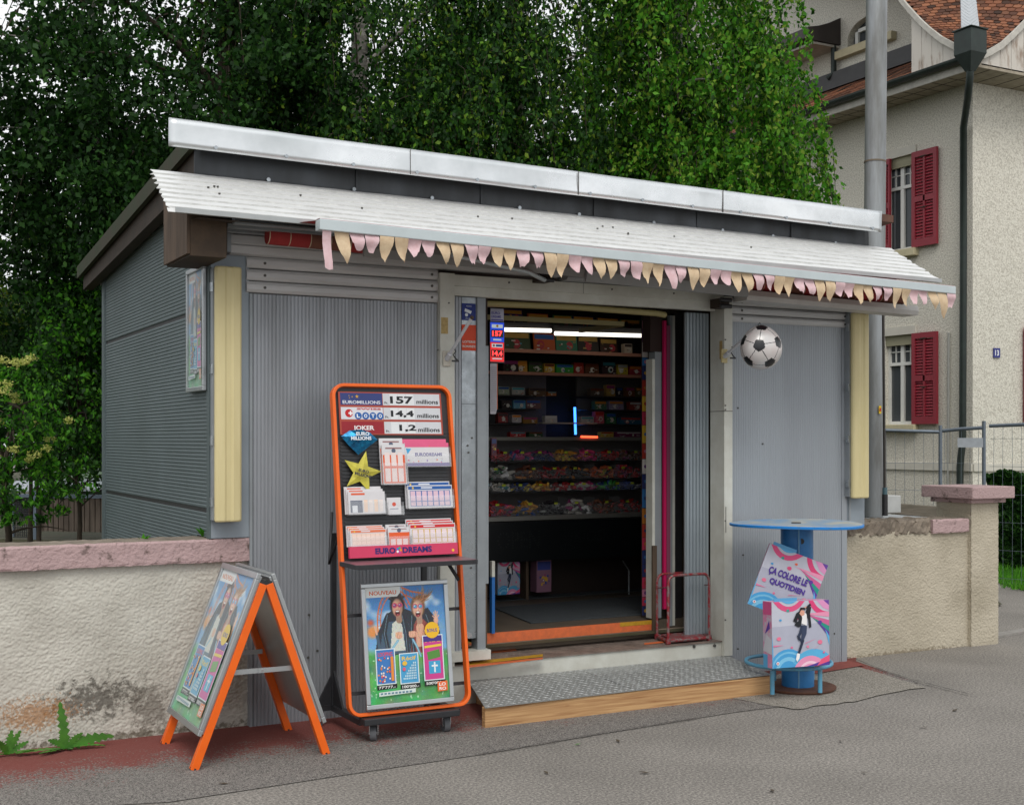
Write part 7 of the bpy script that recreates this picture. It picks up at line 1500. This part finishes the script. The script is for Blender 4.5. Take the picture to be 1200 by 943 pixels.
for ri, (v0, v1, y, n) in enumerate(rows):
    for i in range(n):
        u0 = 574+(754-574)*i/n; u1 = 574+(754-574)*(i+1)/n; b = MB(); a = fy(u0+.8, v1, y); c = fy(u1-.8, v0, y); a.z = fy(665, v1, y).z; c.z = fy(665, v0, y).z; b.box(a.x, c.x, y-.012, y-.009, a.z, a.z+(c.z-a.z)*.75, M_BIN); b.box(a.x, a.x+.003, y-.009, y+.14, a.z, c.z+.02, M_BIN)
        tx_ = rs.uniform(a.x+.02, c.x-.05); b.box(tx_, tx_+.03, y-.015, y-.0125, a.z+(c.z-a.z)*.75, a.z+(c.z-a.z)*.75+.016, TAGY); b.build('bin', cn)
        col = heapc[ri][i]; m1 = ink(col); m2 = ink(tuple(min(255, int(x*1.15+36)) for x in col)); m3 = ink(rs.choice(PAL)); k = 46; H = (c.z-a.z)
        P = np.stack([nr.uniform(a.x+.01, c.x-.01, k), nr.uniform(y, y+.12, k), nr.uniform(0, 1, k)], 1); wd = c.x-a.x; hh = H*(.55+.35*np.sin((P[:, 0]-a.x)/wd*math.pi)); P[:, 2] = a.z+.008+P[:, 2]*hh
        hb = MB()
        for p in P:
            s = rs.uniform(.011, .019); d = Vector((rs.uniform(-1,1), rs.uniform(-1,1), rs.uniform(-.5,.5))).normalized()*s*1.6; hb.tube([Vector(p)-d, Vector(p), Vector(p)+d], [s*.5, s*.8, s*.5], rs.choice((m1, m1, m1, m2, m3)), n=5)
        o = hb.build('sweets', loc=((a.x+c.x)/2, y, a.z)); tag(o, 'heap of mainly %s sweets, %s bin of the %s tier' % (names[col], pos[i] if i < n-1 else 'far right', tier[ri]), 'sweets', 'sweets in the counter bins')
# dark sign board under the counter (unlit bulbs spell words)
sb = MB(); pb(sb, 560, 609.5, 770, 655, 1.64, 1.68, mat('unlit_sign_black', (.008,.010,.011), .3)); so = sb.build('unlit_sign'); tag(so, 'black unlit bulb sign reading KIOSK and OPEN under the sweet counter', 'sign')
PF = FRONT(1.64); b = MB(); BM = mat('unlit_bulb', (.035,.04,.038), .4)
def dots(string, u0, v0, u1, v1):
    a = fy(u0, v1, 1.64); c = fy(u1, v0, 1.64); me = text_mesh(string, -.02); co = np.array([v.co[:2] for v in me.vertices]); mn, mx = co.min(0), co.max(0)
    be = [e for e in me.edges]; cnt = {}
    for p in me.polygons:
        for e in p.edge_keys: cnt[e] = cnt.get(e, 0)+1
    for (i, j), k in cnt.items():
        if k != 1: continue
        p, q = (co[i]-mn)/(mx-mn), (co[j]-mn)/(mx-mn); p = np.array((a.x+p[0]*(c.x-a.x), a.z+p[1]*(c.z-a.z))); q = np.array((a.x+q[0]*(c.x-a.x), a.z+q[1]*(c.z-a.z))); L_ = np.linalg.norm(q-p); n = max(1, int(L_/.018))
        for s in range(n): r = p+(q-p)*s/n; b.disc(PF, r[0], r[1], .004, .002, BM, n=6)
dots('OPEN', 583, 622, 632, 643); dots('KIOSK', 674, 620, 715, 634); dots('O', 728, 620, 750, 638)
for i in range(16): a = fy(665+8*math.cos(i*.4), 641+3*math.sin(i*.4), 1.64); b.disc(PF, a.x, a.z, .004, .002, BM, n=6)
for k in range(3):
    for i in range(4): a = fy(661+k*4+math.sin(i)*1.2, 632-i*4, 1.64); b.disc(PF, a.x, a.z, .004, .002, BM, n=6)
b.build('bulbs', so)
b = MB(); pb(b, 560, 655, 770, 700, 1.90, 1.94, mat('dark_brown_plinth', S(44,32,26), .7, var=.5, vs=6)); b.box(*sorted((fy(612,690,1.78).x, fy(615,690,1.78).x)), 1.72, 1.90, .345, fy(612,657,1.78).z, M_BROWNWOOD); b.build('plinth', cn)
CFL = packet(583, 658, 609, 697, 1.70, 'carton with leaping dancer print standing on the floor under the unlit sign', [(196,196,210), (206,90,140), (60,60,70), (90,170,220)], 'box', None, .10, 0, 'carton')
q = fy(583, 697, 1.69); w = fy(609, 697, 1.69).x-q.x; h = fy(583, 658, 1.69).z-q.z; b = MB(); pl = Pl((q.x, 1.69, q.z), (1,0,0), (0,0,1)); clip_art(b, pl, w, h, 'dancer', z=.002); b.build('printed_front', CFL)
packet(629, 655, 646, 694, 1.74, 'pink and blue printed column box on the floor, right of the dancer carton', [(150,110,130), (70,80,150), (214,170,60), (160,60,120)], 'box', None, .10, 0, 'carton')
b = MB(); p0 = fy(737, 668, 1.6); b.cyl((p0.x, 1.6, .35), p0, .008, M_GALV, n=8); b.tube([p0, p0+Vector((-.06,0,.08))], .005, M_GALV, n=6); tag(b.build('bracket_rod'), 'thin steel bracket rod standing on the floor inside at the right', 'rod')
# mats
b = MB(); P = [fz(578,712,.349), fz(622,730,.349), fz(752,720,.349), fz(752,698,.349)]; b.prism([(p.x, p.y, .3462) for p in P], (0,0,.007), M_MATG); tag(b.build('floor_mat'), 'grey ribbed door mat just inside the threshold', 'mat')
b = MB(); P = [fz(578,705,.347), fz(752,692,.347), fz(752,686,.347), fz(578,697,.347)]; b.prism([(p.x, p.y, .3462) for p in P], (0,0,.005), M_MATG); tag(b.build('floor_mat'), 'narrow grey mat strip in front of the counter plinth', 'mat')
# blue edge strip at the left jamb
b = MB(); a = fy(576.5, 744, .30); c = fy(580, 676, .30); b.box(a.x, c.x, .30, .33, .351, c.z, mat('blue_edge_strip', S(30,100,170), .5)); b.box(a.x, c.x, .30, .33, c.z+.002, c.z+.1, M_WHITE); b.build('jamb_edge_strip', kiosk)
# tall picture column on the right
y = .50; a = fy(752.5, 715, y); c = fy(760, 362, y); b = MB(); b.box(a.x, c.x, y, y+.01, .346, c.z, ink((60,50,46)))
cl = [(200,60,90),(60,120,180),(220,180,60),(110,60,130),(190,120,50),(226,220,214),(50,60,110),(180,60,50),(200,130,160)]
pl = FRONT(y); z = .36; r2 = random.Random(8); 
while z < c.z-.08:
    h = r2.uniform(.04,.13); b.rect(pl, a.x, z, c.x, min(c.z, z+h), .001, ink(r2.choice(cl))); b.disc(pl, (a.x+c.x)/2, z+h/2, .012, .0014, ink(r2.choice(cl)), n=8); z += h+.004
tag(b.build('picture_column', loc=(a.x, y, .346)), 'tall narrow picture covered ice cream column at the right inner jamb', 'display column')
# small lit mirror-like strip and cabinet over the hatch
packet(576, 513, 582, 534, .5, 'dark patterned strip hanging inside the left jamb', [(90,40,50), (60,70,110), (190,160,80)], 'packet', None, .02)
